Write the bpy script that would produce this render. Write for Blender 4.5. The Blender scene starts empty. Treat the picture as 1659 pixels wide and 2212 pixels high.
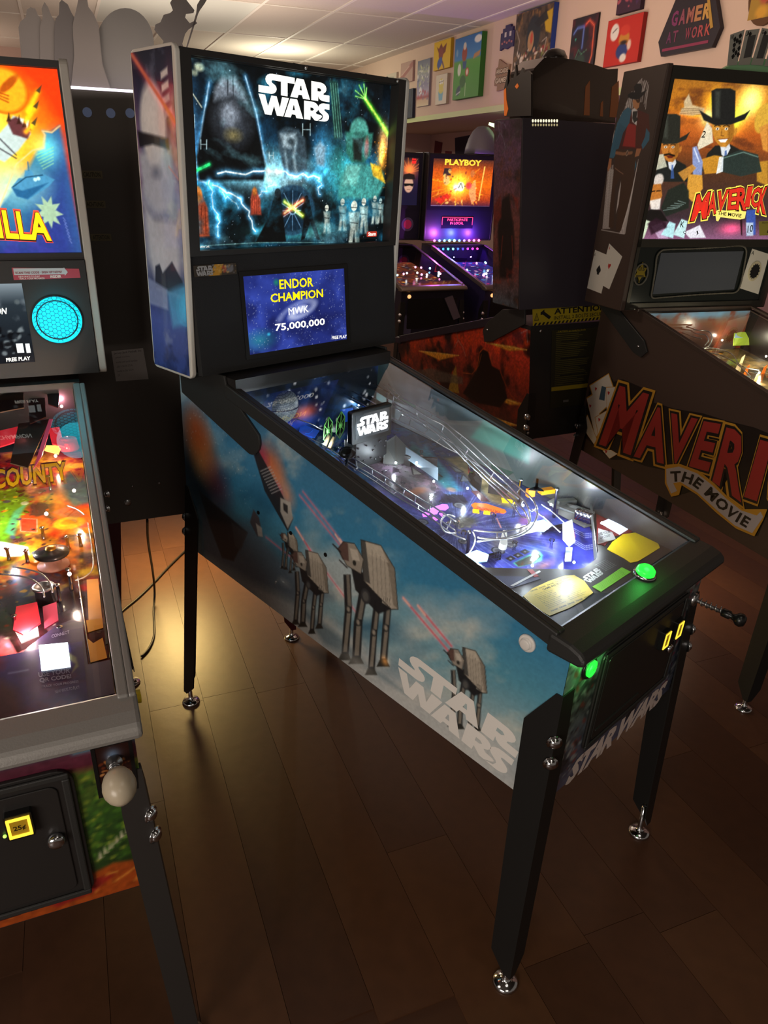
import bpy, math, random
import numpy as np
from math import sin, cos, pi, hypot, radians
from mathutils import Vector, Matrix
random.seed(7); np.random.seed(7)
SC = bpy.context.scene
COL = SC.collection

# ------------------------------------------------------------------ camera, world, lights, exposure
CAM = np.array([-1.0255377, -0.5562234, 1.6702428])
RGT = np.array([0.7142796, -0.6994283, 0.0245905])
UPV = np.array([0.2720163, 0.3098228, 0.9110526])
FWD = np.array([0.6448347, 0.6440573, -0.4115561])
FPX = 1600.04
cd = bpy.data.cameras.new('camera'); co = bpy.data.objects.new('camera', cd); COL.objects.link(co)
cd.sensor_fit = 'VERTICAL'; cd.sensor_height = 36.0; cd.lens = 36.0*FPX/2212.0; cd.clip_start = 0.02; cd.clip_end = 60
co.matrix_world = Matrix(((RGT[0],UPV[0],-FWD[0],CAM[0]),(RGT[1],UPV[1],-FWD[1],CAM[1]),(RGT[2],UPV[2],-FWD[2],CAM[2]),(0,0,0,1)))
SC.camera = co
SC.view_settings.view_transform = 'Standard'; SC.view_settings.look = 'None'
SC.view_settings.exposure = 0.0; SC.view_settings.gamma = 1.0; SC.view_settings.use_curve_mapping = False
SC.cycles.use_denoising = True
SC.cycles.max_bounces = 6; SC.cycles.transparent_max_bounces = 12
SC.cycles.sample_clamp_indirect = 3.0; SC.cycles.caustics_reflective = False; SC.cycles.caustics_refractive = False

wd = bpy.data.worlds.new('room_beyond'); SC.world = wd; wd.use_nodes = True
wd.node_tree.nodes['Background'].inputs[0].default_value = (1.0, 0.84, 0.70, 1)
wd.node_tree.nodes['Background'].inputs[1].default_value = 0.12

def lamp(name, kind, loc, energy, color, size=0.1, target=None, sizey=None, spot=None):
    l = bpy.data.lights.new(name, kind); l.energy = energy; l.color = color
    if kind == 'AREA':
        l.shape = 'RECTANGLE' if sizey else 'DISK'; l.size = size
        if sizey: l.size_y = sizey
    else: l.shadow_soft_size = size
    if spot: l.spot_size = spot; l.spot_blend = 0.8
    o = bpy.data.objects.new(name, l); COL.objects.link(o); o.location = loc
    if target is not None:
        o.rotation_euler = (Vector(target)-Vector(loc)).to_track_quat('-Z', 'Y').to_euler()
    return o
# added fill lamps at ceiling height, all out of the frame
lamp('ceiling_fill_light', 'AREA', (-2.6, 1.2, 2.85), 14, (1.0, .86, .72), 1.2, (-1.6, 1.0, 0))
lamp('ceiling_fill_light', 'AREA', (-1.8, -2.6, 2.85), 10, (1.0, .87, .74), 1.2, (-.9, -1.2, 0))
lamp('ceiling_fill_light', 'AREA', (-.2, -.9, 2.88), 4, (1.0, .88, .74), .8, (-.1, -.4, 0))
lamp('ceiling_fill_light', 'AREA', (.3, 3.9, 2.86), 20, (1.0, .76, .58), .6, (1.9, 2.0, .9))  # added to brighten the red-and-black machine's side art
# added fill lamp left of the camera, brightens the upright sides
lamp('side_fill_light', 'AREA', (-3.3, -.9, 1.45), 48, (1.0, .88, .78), 1.6, (0, .6, .85), 1.1)
# warm strip under the rear-facing machine on the left: lights the floor below it
lamp('under_machine_light', 'AREA', (.42, 2.30, .50), 14, (1.0, .68, .24), .25, (.42, 2.2, 0))
lamp('under_machine_light', 'AREA', (1.95, .72, .44), 3.2, (1.0, .68, .46), .3, (2.0, .8, 0))  # added lamp, brightens the floor under the brown machine
# added uplights brighten ceiling and wall; the point one is a topper's glow
lamp('uplight', 'AREA', (2.6, 5.2, 1.95), 19, (1.0, .82, .66), 1.6, (2.6, 5.2, 3))
lamp('uplight', 'AREA', (2.9, 3.0, 2.05), 12, (1.0, .74, .60), 1.2, (3.6, 3.0, 3))
lamp('uplight', 'AREA', (0.2, 4.8, 1.95), 14, (1.0, .74, .60), 1.6, (0.2, 4.8, 3))
lamp('uplight', 'AREA', (1.3, 9.0, 1.95), 16, (1.0, .76, .60), 1.6, (1.3, 9.0, 3))
lamp('uplight', 'POINT', (4.7, 7.0, 2.45), 30, (1.0, .93, .70), .03)
lamp('uplight', 'AREA', (2.35, 1.3, 2.15), 9, (1.0, .76, .60), .5, (3.2, 1.0, 2.9))
lamp('topper_strip_light', 'AREA', (.02, 1.62, 1.90), .45, (1.0, .88, .80), .6, (.06, 1.78, 2.2), .04)
lamp('neon_light', 'POINT', (4.4, 5.0, 1.75), 3, (.75, .35, 1.0), .2)

# ------------------------------------------------------------------ colours and materials
def s2l(c):
    c = np.asarray(c, float)
    return np.where(c <= .04045, c/12.92, ((c+.055)/1.055)**2.4)
def hx(h):
    h = h.lstrip('#'); return np.array([int(h[i:i+2], 16)/255 for i in (0, 2, 4)])
MATS = {}
def mat(name, col='#808080', rough=.5, metal=0., emit=0., ecol=None, coat=0., bump=0., bscale=80., noise=0.):
    if name in MATS: return MATS[name]
    m = bpy.data.materials.new(name); m.use_nodes = True; MATS[name] = m
    nt = m.node_tree; b = nt.nodes['Principled BSDF']
    c = s2l(hx(col)); rgba = (*c, 1)
    b.inputs['Base Color'].default_value = rgba
    b.inputs['Roughness'].default_value = rough; b.inputs['Metallic'].default_value = metal
    b.inputs['Coat Weight'].default_value = coat
    if emit:
        b.inputs['Emission Color'].default_value = (*s2l(hx(ecol or col)), 1); b.inputs['Emission Strength'].default_value = emit
    if bump or noise:
        tc = nt.nodes.new('ShaderNodeTexCoord'); n = nt.nodes.new('ShaderNodeTexNoise'); n.inputs['Scale'].default_value = bscale; n.inputs['Detail'].default_value = 4
        nt.links.new(tc.outputs['Object'], n.inputs['Vector'])
        if bump:
            bp = nt.nodes.new('ShaderNodeBump'); bp.inputs['Strength'].default_value = bump; bp.inputs['Distance'].default_value = .002
            nt.links.new(n.outputs['Fac'], bp.inputs['Height']); nt.links.new(bp.outputs['Normal'], b.inputs['Normal'])
        if noise:
            mx = nt.nodes.new('ShaderNodeMix'); mx.data_type = 'RGBA'
            mx.inputs['A'].default_value = tuple(c*(1-noise))+(1,); mx.inputs['B'].default_value = tuple(np.minimum(c*(1+noise), 1))+(1,)
            nt.links.new(n.outputs['Fac'], mx.inputs['Factor']); nt.links.new(mx.outputs['Result'], b.inputs['Base Color'])
    return m
def artmat(name, rough=.3, emit=0., coat=0., base=1.):
    """printed art: colours stored on the panel itself"""
    if name in MATS: return MATS[name]
    m = bpy.data.materials.new(name); m.use_nodes = True; MATS[name] = m
    nt = m.node_tree; b = nt.nodes['Principled BSDF']
    a = nt.nodes.new('ShaderNodeAttribute'); a.attribute_name = 'Col'
    if base < 1:
        mx = nt.nodes.new('ShaderNodeMix'); mx.data_type = 'RGBA'; mx.inputs['Factor'].default_value = base
        mx.inputs['A'].default_value = (0, 0, 0, 1); nt.links.new(a.outputs['Color'], mx.inputs['B']); nt.links.new(mx.outputs['Result'], b.inputs['Base Color'])
    else: nt.links.new(a.outputs['Color'], b.inputs['Base Color'])
    b.inputs['Roughness'].default_value = rough; b.inputs['Coat Weight'].default_value = coat
    if emit:
        nt.links.new(a.outputs['Color'], b.inputs['Emission Color']); b.inputs['Emission Strength'].default_value = emit
    return m
def glassmat(name, tint='#ffffff', refl=1.0):
    if name in MATS: return MATS[name]
    m = bpy.data.materials.new(name); m.use_nodes = True; MATS[name] = m
    nt = m.node_tree; nt.nodes.clear()
    o = nt.nodes.new('ShaderNodeOutputMaterial'); mx = nt.nodes.new('ShaderNodeMixShader')
    t = nt.nodes.new('ShaderNodeBsdfTransparent'); g = nt.nodes.new('ShaderNodeBsdfGlossy'); f = nt.nodes.new('ShaderNodeFresnel')
    t.inputs[0].default_value = (*s2l(hx(tint)), 1); g.inputs['Roughness'].default_value = .015; f.inputs[0].default_value = 1.5
    ml = nt.nodes.new('ShaderNodeMath'); ml.operation = 'MULTIPLY'; ml.inputs[1].default_value = refl
    nt.links.new(f.outputs[0], ml.inputs[0]); nt.links.new(ml.outputs[0], mx.inputs[0])
    nt.links.new(t.outputs[0], mx.inputs[1]); nt.links.new(g.outputs[0], mx.inputs[2]); nt.links.new(mx.outputs[0], o.inputs[0])
    return m
BLACK = mat('black_powder_coat', '#2b2b2a', .5, 0, bump=.15, bscale=400)
BLACKS = mat('black_satin_panel', '#272524', .38)
PLBLK = mat('black_plastic', '#151515', .3)
WIREM = mat('polished_wire', '#f2f5f8', .27, .85)
CHROME = mat('chrome', '#d8dade', .12, 1)
STEEL = mat('brushed_steel', '#b9babc', .3, 1)
GLASS = glassmat('playfield_glass')
ACRYL = glassmat('clear_acrylic', '#e8f0f2', 2.2)
WHITEP = mat('white_plastic', '#e6e2dc', .35)

# ------------------------------------------------------------------ things, parts, meshes
def thing(name, label, cat, loc=(0, 0, 0), rz=0., group=None):
    o = bpy.data.objects.new(name, None); COL.objects.link(o); o.location = loc; o.rotation_euler = (0, 0, rz)
    o.empty_display_size = .05; tag(o, label, cat, group); return o
def tag(o, label=None, cat=None, group=None, kind=None):
    if label: o['label'] = label
    if cat: o['category'] = cat
    if group: o['group'] = group
    if kind: o['kind'] = kind
    return o
class MB:
    def __init__(s): s.v = []; s.f = []; s.sm = []
    def add(s, vs, fs, smooth=False):
        n = len(s.v); s.v += [tuple(map(float, p)) for p in vs]; s.f += [tuple(i+n for i in f) for f in fs]; s.sm += [smooth]*len(fs); return s
    def box(s, a, b):
        x0, y0, z0 = a; x1, y1, z1 = b
        return s.add([(x0,y0,z0),(x1,y0,z0),(x1,y1,z0),(x0,y1,z0),(x0,y0,z1),(x1,y0,z1),(x1,y1,z1),(x0,y1,z1)],
                     [(0,3,2,1),(4,5,6,7),(0,1,5,4),(1,2,6,5),(2,3,7,6),(3,0,4,7)])
    def prism(s, poly, fr, d0=0., d1=.01):
        """polygon in a frame's plane, pushed from depth d0 to d1 along its normal"""
        n = len(poly); vs = [fr(x, y, d0) for x, y in poly]+[fr(x, y, d1) for x, y in poly]
        fs = [tuple(range(n-1, -1, -1)), tuple(range(n, 2*n))]+[(i, (i+1) % n, n+(i+1) % n, n+i) for i in range(n)]
        return s.add(vs, fs)
    def tube(s, pts, r, n=8, cap=True):
        P = [Vector(p) for p in pts]; m = len(P); rs = r if hasattr(r, '__len__') else [r]*m
        vs = []; up = None
        for i in range(m):
            t = (P[min(i+1, m-1)]-P[max(i-1, 0)])
            if t.length < 1e-9: t = Vector((0, 0, 1))
            t.normalize()
            if up is None: up = Vector((0, 0, 1)) if abs(t.z) < .9 else Vector((1, 0, 0))
            a = t.cross(up); a.normalize(); b = a.cross(t); b.normalize(); up = b
            for k in range(n):
                q = P[i]+(a*cos(2*pi*k/n)+b*sin(2*pi*k/n))*rs[i]; vs.append(tuple(q))
        fs = [(i*n+k, i*n+(k+1) % n, (i+1)*n+(k+1) % n, (i+1)*n+k) for i in range(m-1) for k in range(n)]
        if cap: fs += [tuple(range(n-1, -1, -1)), tuple((m-1)*n+k for k in range(n))]
        return s.add(vs, fs, True)
    def lathe(s, prof, c, ax=(0, 0, 1), n=20):
        """profile of (radius, height) turned round an axis through c"""
        z = Vector(ax).normalized(); x = z.orthogonal().normalized(); y = z.cross(x); c = Vector(c)
        vs = [tuple(c+z*h+(x*cos(2*pi*k/n)+y*sin(2*pi*k/n))*r) for r, h in prof for k in range(n)]; m = len(prof)
        fs = [(i*n+k, i*n+(k+1) % n, (i+1)*n+(k+1) % n, (i+1)*n+k) for i in range(m-1) for k in range(n)]
        fs += [tuple(range(n-1, -1, -1)), tuple((m-1)*n+k for k in range(n))]
        return s.add(vs, fs, True)
    def sphere(s, c, r, nu=20, nv=12, sc=(1, 1, 1)):
        vs = [(c[0]+r*sc[0]*sin(pi*j/nv)*cos(2*pi*i/nu), c[1]+r*sc[1]*sin(pi*j/nv)*sin(2*pi*i/nu), c[2]+r*sc[2]*cos(pi*j/nv)) for j in range(nv+1) for i in range(nu)]
        fs = [(j*nu+i, (j+1)*nu+i, (j+1)*nu+(i+1) % nu, j*nu+(i+1) % nu) for j in range(nv) for i in range(nu)]
        return s.add(vs, fs, True)
    def build(s, name, m, parent=None, T=None, bevel=0., label=None, loc=None):
        vs = [T(*p) for p in s.v] if T else s.v
        if loc is not None: vs = [(p[0]-loc[0], p[1]-loc[1], p[2]-loc[2]) for p in vs]
        me = bpy.data.meshes.new(name); me.from_pydata(vs, [], s.f); me.update()
        me.polygons.foreach_set('use_smooth', s.sm); me.materials.append(m)
        o = bpy.data.objects.new(name, me); COL.objects.link(o)
        if loc is not None: o.location = loc
        if parent is not None: o.parent = parent
        if bevel:
            b = o.modifiers.new('edge', 'BEVEL'); b.width = bevel; b.segments = 2; b.limit_method = 'ANGLE'; b.angle_limit = .6
        if label: o['label'] = label
        return o
class Fr:
    """a plane: origin, right, up; call with x, y and depth outwards"""
    def __init__(s, O, U, V, flip=False):
        s.O = Vector(O); s.U = Vector(U).normalized(); s.V = Vector(V); s.V = s.V/ s.V.length; s.N = s.U.cross(s.V).normalized()
    def __call__(s, x, y, d=0.): p = s.O+s.U*x+s.V*y+s.N*d; return (p.x, p.y, p.z)
def rect(x0, y0, x1, y1): return [(x0, y0), (x1, y0), (x1, y1), (x0, y1)]
def rrect(x0, y0, x1, y1, r, n=5):
    out = []
    for cx, cy, a in ((x1-r, y0+r, -90), (x1-r, y1-r, 0), (x0+r, y1-r, 90), (x0+r, y0+r, 180)):
        for k in range(n+1):
            t = radians(a+90*k/n); out.append((cx+r*cos(t), cy+r*sin(t)))
    return out
def circ(cx, cy, r, n=24, ry=None): return [(cx+r*cos(2*pi*k/n), cy+(ry or r)*sin(2*pi*k/n)) for k in range(n)]

# flat lettering ------------------------------------------------------------------
def outline_mesh(loops):
    """triangles of closed 2-D outlines, holes included"""
    cu = bpy.data.curves.new('tmp', 'CURVE'); cu.dimensions = '2D'; cu.fill_mode = 'FRONT'
    for l in loops:
        sp = cu.splines.new('POLY'); sp.points.add(len(l)-1)
        for p, q in zip(sp.points, l): p.co = (q[0], q[1], 0, 1)
        sp.use_cyclic_u = True
    return _curve_tris(cu)
def _curve_tris(cu):
    ob = bpy.data.objects.new('tmp', cu); COL.objects.link(ob)
    dg = bpy.context.evaluated_depsgraph_get(); me = bpy.data.meshes.new_from_object(ob.evaluated_get(dg))
    vs = [tuple(v.co) for v in me.vertices]; fs = [tuple(p.vertices) for p in me.polygons]
    bpy.data.objects.remove(ob); bpy.data.curves.remove(cu); bpy.data.meshes.remove(me)
    return vs, fs
_TXT = {}
def text_tris(s, bold=.0, shear=0., space=1.):
    k = (s, bold, shear, space)
    if k not in _TXT:
        cu = bpy.data.curves.new('tmp', 'FONT'); cu.body = s; cu.offset = bold; cu.shear = shear; cu.space_character = space; cu.resolution_u = 2
        vs, fs = _curve_tris(cu)
        xs = [v[0] for v in vs]; ys = [v[1] for v in vs]; x0, x1, y0, y1 = min(xs), max(xs), min(ys), max(ys)
        _TXT[k] = ([((v[0]-x0)/(x1-x0), (v[1]-y0)/(y1-y0)) for v in vs], fs)
    return _TXT[k]
def flat(vs2, fs, fr, m, name, parent, d=.0008, warp=None, T=None, label=None):
    mb = MB(); mb.add([fr(*(warp(x, y) if warp else (x, y)), d) for x, y in vs2], fs)
    return mb.build(name, m, parent, T, label=label)
def text(s, fr, x0, y0, x1, y1, m, parent, bold=.0, d=.0009, warp=None, shear=0., name='lettering', T=None, space=1., label=None):
    vs, fs = text_tris(s, bold, shear, space)
    w = (lambda x, y: warp(x, y)) if warp else (lambda x, y: (x0+x*(x1-x0), y0+y*(y1-y0)))
    return flat(vs, fs, fr, m, name, parent, d, w, T, label)
def arc(cx, cy, r, a0, a1, n=6): return [(cx+r*cos(radians(a0+(a1-a0)*k/n)), cy+r*sin(radians(a0+(a1-a0)*k/n))) for k in range(n+1)]
LOGO = [
 [(0,31),(15,31)]+arc(16,39,8,-80,40)+[(18,47)]+arc(19,49,2,230,90,3)+[(30,51),(30,31),(39,31),(39,51),(49,51),(49,60)]+arc(18,51,9,90,225)+[(14,43),(14.5,41),(0,41)],
 [(43,31),(52,60),(62,60),(71,31),(61,31),(59.5,36),(54.5,36),(53,31)], [(56,43),(57.3,50),(58.4,50),(59.5,43)],
 [(73,31),(73,60),(87,60)]+arc(87,51.5,8.5,80,-60)+[(91,42),(100,42),(100,32),(91,32)]+arc(91,40,8,-95,-150,3)+[(83,39),(83,31)], [(82,46),(86,46),(88,48.5),(86,51),(82,51)],
 [(0,28.5),(8.5,28.5),(12.5,12),(17,28.5),(24,28.5),(28.5,12),(31.5,28.5),(41,28.5),(33,0),(24.5,0),(20.5,14),(17,0),(8.5,0)],
 [(34.5,0),(43,28.5),(52.5,28.5),(61,0),(51.5,0),(50,5),(45,5),(43.5,0)], [(46,11.5),(47.3,19),(48.3,19),(49.6,11.5)],
 [(62.5,0),(62.5,28.5),(75,28.5)]+arc(75,20,8.5,80,-60)+[(81,10),(87,9.5),(89,8),(88,5.5),(82,0),(78,0)]+[(72,7),(71.5,0)], [(71.5,14.5),(75,14.5),(77,17),(75,19.5),(71.5,19.5)],
 [(83,0),(91,0)]+arc(91.5,8,8,-80,45)+[(93,17)]+arc(93.5,18.5,1.5,220,95,3)+[(100,19.8),(100,28.5)]+arc(91.5,20,8.5,90,225)+[(89.5,10.5),(90.5,8),(89,3)],
]
_logo = None
def logo(fr, quad, m, parent, d=.0009, name='lettering', T=None, label=None):
    """the two-line title; quad = its four corners bl, br, tr, tl in the frame"""
    global _logo
    if _logo is None:
        V, Fc = [], []
        for g in ((0,), (1, 2), (3, 4), (5,), (6, 7), (8, 9), (10,)):
            v_, f_ = outline_mesh([LOGO[i] for i in g]); n = len(V); V += v_; Fc += [tuple(i+n for i in f) for f in f_]
        _logo = (V, Fc)
    vs, fs = _logo; bl, br, tr, tl = quad
    def w(x, y):
        u, v = x/100, y/60
        return ((bl[0]*(1-u)+br[0]*u)*(1-v)+(tl[0]*(1-u)+tr[0]*u)*v, (bl[1]*(1-u)+br[1]*u)*(1-v)+(tl[1]*(1-u)+tr[1]*u)*v)
    return flat([(v[0], v[1]) for v in vs], fs, fr, m, name, parent, d, w, T, label)

# ------------------------------------------------------------------ painter for printed panels
_LAT = np.random.RandomState(5).rand(64, 64)
def vnoise(x, y):
    xi = np.floor(x).astype(int); yi = np.floor(y).astype(int); fx = x-xi; fy = y-yi
    fx = fx*fx*(3-2*fx); fy = fy*fy*(3-2*fy); g = lambda a, b: _LAT[a % 64, b % 64]
    return (g(xi, yi)*(1-fx)+g(xi+1, yi)*fx)*(1-fy)+(g(xi, yi+1)*(1-fx)+g(xi+1, yi+1)*fx)*fy
class Paint:
    def __init__(s, X, Y, px): s.X = X; s.Y = Y; s.px = px; s.C = np.zeros(X.shape+(3,))
    def fill(s, c): s.C[:] = hx(c); return s
    def mix(s, a, c): s.C[:] = s.C*(1-a[..., None])+(hx(c) if isinstance(c, str) else c)*a[..., None]
    def grad(s, stops, axis='Y'):
        V = s.Y if axis == 'Y' else s.X; ks = [k for k, _ in stops]; cs = [hx(c) for _, c in stops]
        for i in range(3): s.C[..., i] = np.interp(V, ks, [c[i] for c in cs])
        return s
    def fbm(s, sc, seed=0, oct=4, sx=1., rot=0.):
        X = s.X*cos(rot)+s.Y*sin(rot); Y = -s.X*sin(rot)+s.Y*cos(rot); out = 0; a = .5
        for o in range(oct): out = out+a*vnoise(X/sc/sx*2**o+seed*7.3+o*3.1, Y/sc*2**o+seed*3.7+o*5.7); a *= .5
        return out/(1-.5**oct)
    def cloud(s, c, sc, lo=.45, hi=.7, a=1., seed=0, sx=1., rot=0., mask=None):
        f = np.clip((s.fbm(sc, seed, 5, sx, rot)-lo)/(hi-lo), 0, 1)*a
        if mask is not None: f = f*mask
        s.mix(f, c); return s
    def _box(s, x0, x1, y0, y1): return np.nonzero((s.X > x0) & (s.X < x1) & (s.Y > y0) & (s.Y < y1))
    def poly(s, pts, c, a=1., soft=0.):
        w = max(s.px*.6, soft); xs = [p[0] for p in pts]; ys = [p[1] for p in pts]
        I = s._box(min(xs)-2*w, max(xs)+2*w, min(ys)-2*w, max(ys)+2*w)
        if len(I[0]) == 0: return s
        x = s.X[I]; y = s.Y[I]; d = np.full(x.shape, 1e9); ins = np.zeros(x.shape, bool); n = len(pts)
        for i in range(n):
            ax, ay = pts[i]; bx, by = pts[(i+1) % n]; dx, dy = bx-ax, by-ay; L = dx*dx+dy*dy
            t = np.clip(((x-ax)*dx+(y-ay)*dy)/(L+1e-12), 0, 1); d = np.minimum(d, np.hypot(x-ax-t*dx, y-ay-t*dy))
            if ay != by: ins ^= ((ay > y) != (by > y)) & (x < (bx-ax)*(y-ay)/(by-ay)+ax)
        al = np.clip(.5+np.where(ins, d, -d)/(2*w), 0, 1)*a
        s.C[I] = s.C[I]*(1-al[:, None])+hx(c)*al[:, None]; return s
    def ell(s, cx, cy, rx, ry, c, a=1., soft=0., rot=0.):
        w = max(s.px*.6, soft)/min(rx, ry); R = max(rx, ry)*(1+2*w); I = s._box(cx-R, cx+R, cy-R, cy+R)
        if len(I[0]) == 0: return s
        x = s.X[I]-cx; y = s.Y[I]-cy; u = (x*cos(rot)+y*sin(rot))/rx; v = (-x*sin(rot)+y*cos(rot))/ry
        al = np.clip(.5+(1-np.hypot(u, v))/(2*w), 0, 1)*a
        s.C[I] = s.C[I]*(1-al[:, None])+hx(c)*al[:, None]; return s
    def line(s, pts, w, c, a=1., soft=0., glow=None, closed=False):
        sw = max(s.px*.6, soft); g = glow[0] if glow else 0; R = w+2*sw+3*g
        P = list(pts)+([pts[0]] if closed else [])
        I = s._box(min(p[0] for p in P)-R, max(p[0] for p in P)+R, min(p[1] for p in P)-R, max(p[1] for p in P)+R)
        if len(I[0]) == 0: return s
        x = s.X[I]; y = s.Y[I]; d = np.full(x.shape, 1e9)
        for (ax, ay), (bx, by) in zip(P[:-1], P[1:]):
            dx, dy = bx-ax, by-ay; t = np.clip(((x-ax)*dx+(y-ay)*dy)/(dx*dx+dy*dy+1e-12), 0, 1); d = np.minimum(d, np.hypot(x-ax-t*dx, y-ay-t*dy))
        C = s.C[I]
        if glow: C = C+np.exp(-(d/g)**2)[:, None]*hx(glow[1])*glow[2]
        al = np.clip(.5+(w/2-d)/(2*sw), 0, 1)*a
        s.C[I] = np.clip(C*(1-al[:, None])+hx(c)*al[:, None], 0, 1); return s
    def glow(s, cx, cy, r, c, k=1., ry=None):
        g = np.exp(-(((s.X-cx)/r)**2+((s.Y-cy)/(ry or r))**2))*k
        s.C[:] = np.clip(s.C+g[..., None]*hx(c), 0, 1); return s
    def stars(s, n, c='#ffffff', seed=1, r=None, box=None):
        R = np.random.RandomState(seed); x0, x1, y0, y1 = box or (s.X.min(), s.X.max(), s.Y.min(), s.Y.max())
        for k in range(n):
            q = (r or s.px)*R.uniform(.4, 1.1); s.ell(R.uniform(x0, x1), R.uniform(y0, y1), q, q, c, R.uniform(.4, 1))
        return s
    def scatter(s, n, box, size, pal, seed=1, asp=2.5, a=.9):
        R = np.random.RandomState(seed); x0, x1, y0, y1 = box
        for k in range(n):
            cx, cy, q, t, e = R.uniform(x0, x1), R.uniform(y0, y1), R.uniform(*size), R.uniform(0, pi), R.uniform(1, asp)
            c = pal[R.randint(len(pal))]
            if R.rand() < .5: s.ell(cx, cy, q, q/e, c, a, rot=t)
            else:
                p = [(cx+q*cos(t+b)*R.uniform(.5, 1), cy+q*sin(t+b)*R.uniform(.3, 1)/1.2) for b in np.linspace(0, 2*pi, R.randint(4, 7))[:-1]]
                s.poly(p, c, a)
        return s
    def mottle(s, k=.12, sc=.01, seed=3):
        s.C[:] = np.clip(s.C*(1+(s.fbm(sc, seed, 3)[..., None]-.5)*2*k), 0, 1); return s
def art(name, fr, x0, x1, y0, y1, nx, ny, paint, m, parent, ymap=None, d=.0006, label=None, T=None, thick=0.):
    """a printed sheet; ymap(x, v) bends its lower and upper edges"""
    u = np.linspace(x0, x1, nx+1); v = np.linspace(0, 1, ny+1); X, Vv = np.meshgrid(u, v)
    Y = ymap(X, Vv) if ymap else y0+(y1-y0)*Vv
    if callable(x0) or isinstance(X, float): pass
    P = Paint(X, Y, max((x1-x0)/nx, float(np.abs(np.diff(Y[:, 0])).mean())*.5)); paint(P)
    return grid_mesh(name, fr, X, Y, P.C, m, parent, d, label, T)
def grid_mesh(name, fr, X, Y, C, m, parent, d=.0006, label=None, T=None):
    ny, nx = X.shape[0]-1, X.shape[1]-1
    O = np.array(fr.O); U = np.array(fr.U); V = np.array(fr.V); N = np.array(fr.N)
    co = (O+N*d)[None, None]+X[..., None]*U+Y[..., None]*V
    if T: co = T(co)
    i = np.arange((nx+1)*(ny+1)).reshape(ny+1, nx+1)
    q = np.stack([i[:-1, :-1], i[:-1, 1:], i[1:, 1:], i[1:, :-1]], -1).reshape(-1)
    me = bpy.data.meshes.new(name); me.vertices.add(co.size//3); me.vertices.foreach_set('co', co.reshape(-1).astype(np.float32))
    nf = nx*ny; me.loops.add(nf*4); me.loops.foreach_set('vertex_index', q.astype(np.int32))
    me.polygons.add(nf); me.polygons.foreach_set('loop_start', np.arange(0, nf*4, 4, dtype=np.int32))
    me.update(calc_edges=True)
    a = me.color_attributes.new('Col', 'FLOAT_COLOR', 'POINT')
    c = np.ones((co.size//3, 4), np.float32); c[:, :3] = s2l(np.clip(C, 0, 1)).reshape(-1, 3); a.data.foreach_set('color', c.reshape(-1))
    me.materials.append(m); o = bpy.data.objects.new(name, me); COL.objects.link(o)
    if parent is not None: o.parent = parent
    if label: o['label'] = label
    return o

# ------------------------------------------------------------------ finding places
def ray(px, py): return FWD+RGT*(px-829.5)/FPX-UPV*(py-1106)/FPX
class Mach:
    """a pinball machine's own coordinates: x across, y to the back, leaning by t"""
    def __init__(s, tx, ty, yaw, t): s.tx, s.ty, s.yaw, s.t = tx, ty, yaw, t; s.c, s.s = cos(yaw), sin(yaw)
    def T(s, x, y, z): return (x, y-s.t*(z-.6), z)
    def Tn(s, a): a = a.copy(); a[..., 1] -= s.t*(a[..., 2]-.6); return a
    def loc(s, P): dx, dy = P[0]-s.tx, P[1]-s.ty; return (s.c*dx+s.s*dy, -s.s*dx+s.c*dy, P[2])
    def ldir(s, d): return (s.c*d[0]+s.s*d[1], -s.s*d[0]+s.c*d[1], d[2])
    def hit(s, px, py, n, k):
        """local point of the pixel's ray on the plane n.p = k"""
        o = s.loc(CAM); d = s.ldir(ray(px, py)); n = np.array(n, float)
        t = (k-n@np.array(o))/(n@np.array(d)); return tuple(np.array(o)+t*np.array(d))
    def pf(s, px, py, h=0., a=.868, b=.115): return s.hit(px, py, (0, -b, 1), a+h)
    def yp(s, px, py, y): return s.hit(px, py, (0, 1, s.t), y+.6*s.t)
    def xp(s, px, py, x=0.): return s.hit(px, py, (1, 0, 0), x)

# ------------------------------------------------------------------ the room
AL = 1.1739; AX = np.array([cos(AL), sin(AL), 0]); BX = np.array([sin(AL), -cos(AL), 0]); HC = 2.91
WO = np.array([4.623, 3.5165, 0])            # a point of the picture wall; it runs along AX, its face looks along -BX
tilem = mat('ceiling_tile_fibre', '#d9cfc4', .95, bump=.5, bscale=60, noise=.05)
barm = mat('ceiling_grid_bar', '#efe9e0', .6)
lightpanel = mat('ceiling_diffuser_panel', '#dfe3dc', .5)
wallm = mat('wall_paint', '#d8c0ae', .9, bump=.2, bscale=30)
soffm = mat('soffit_underside_paint', '#b9a3ae', .9)
def struct(o, label=None): o['kind'] = 'structure'; return o
A3 = Vector(AX); B3 = Vector(BX)
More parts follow.
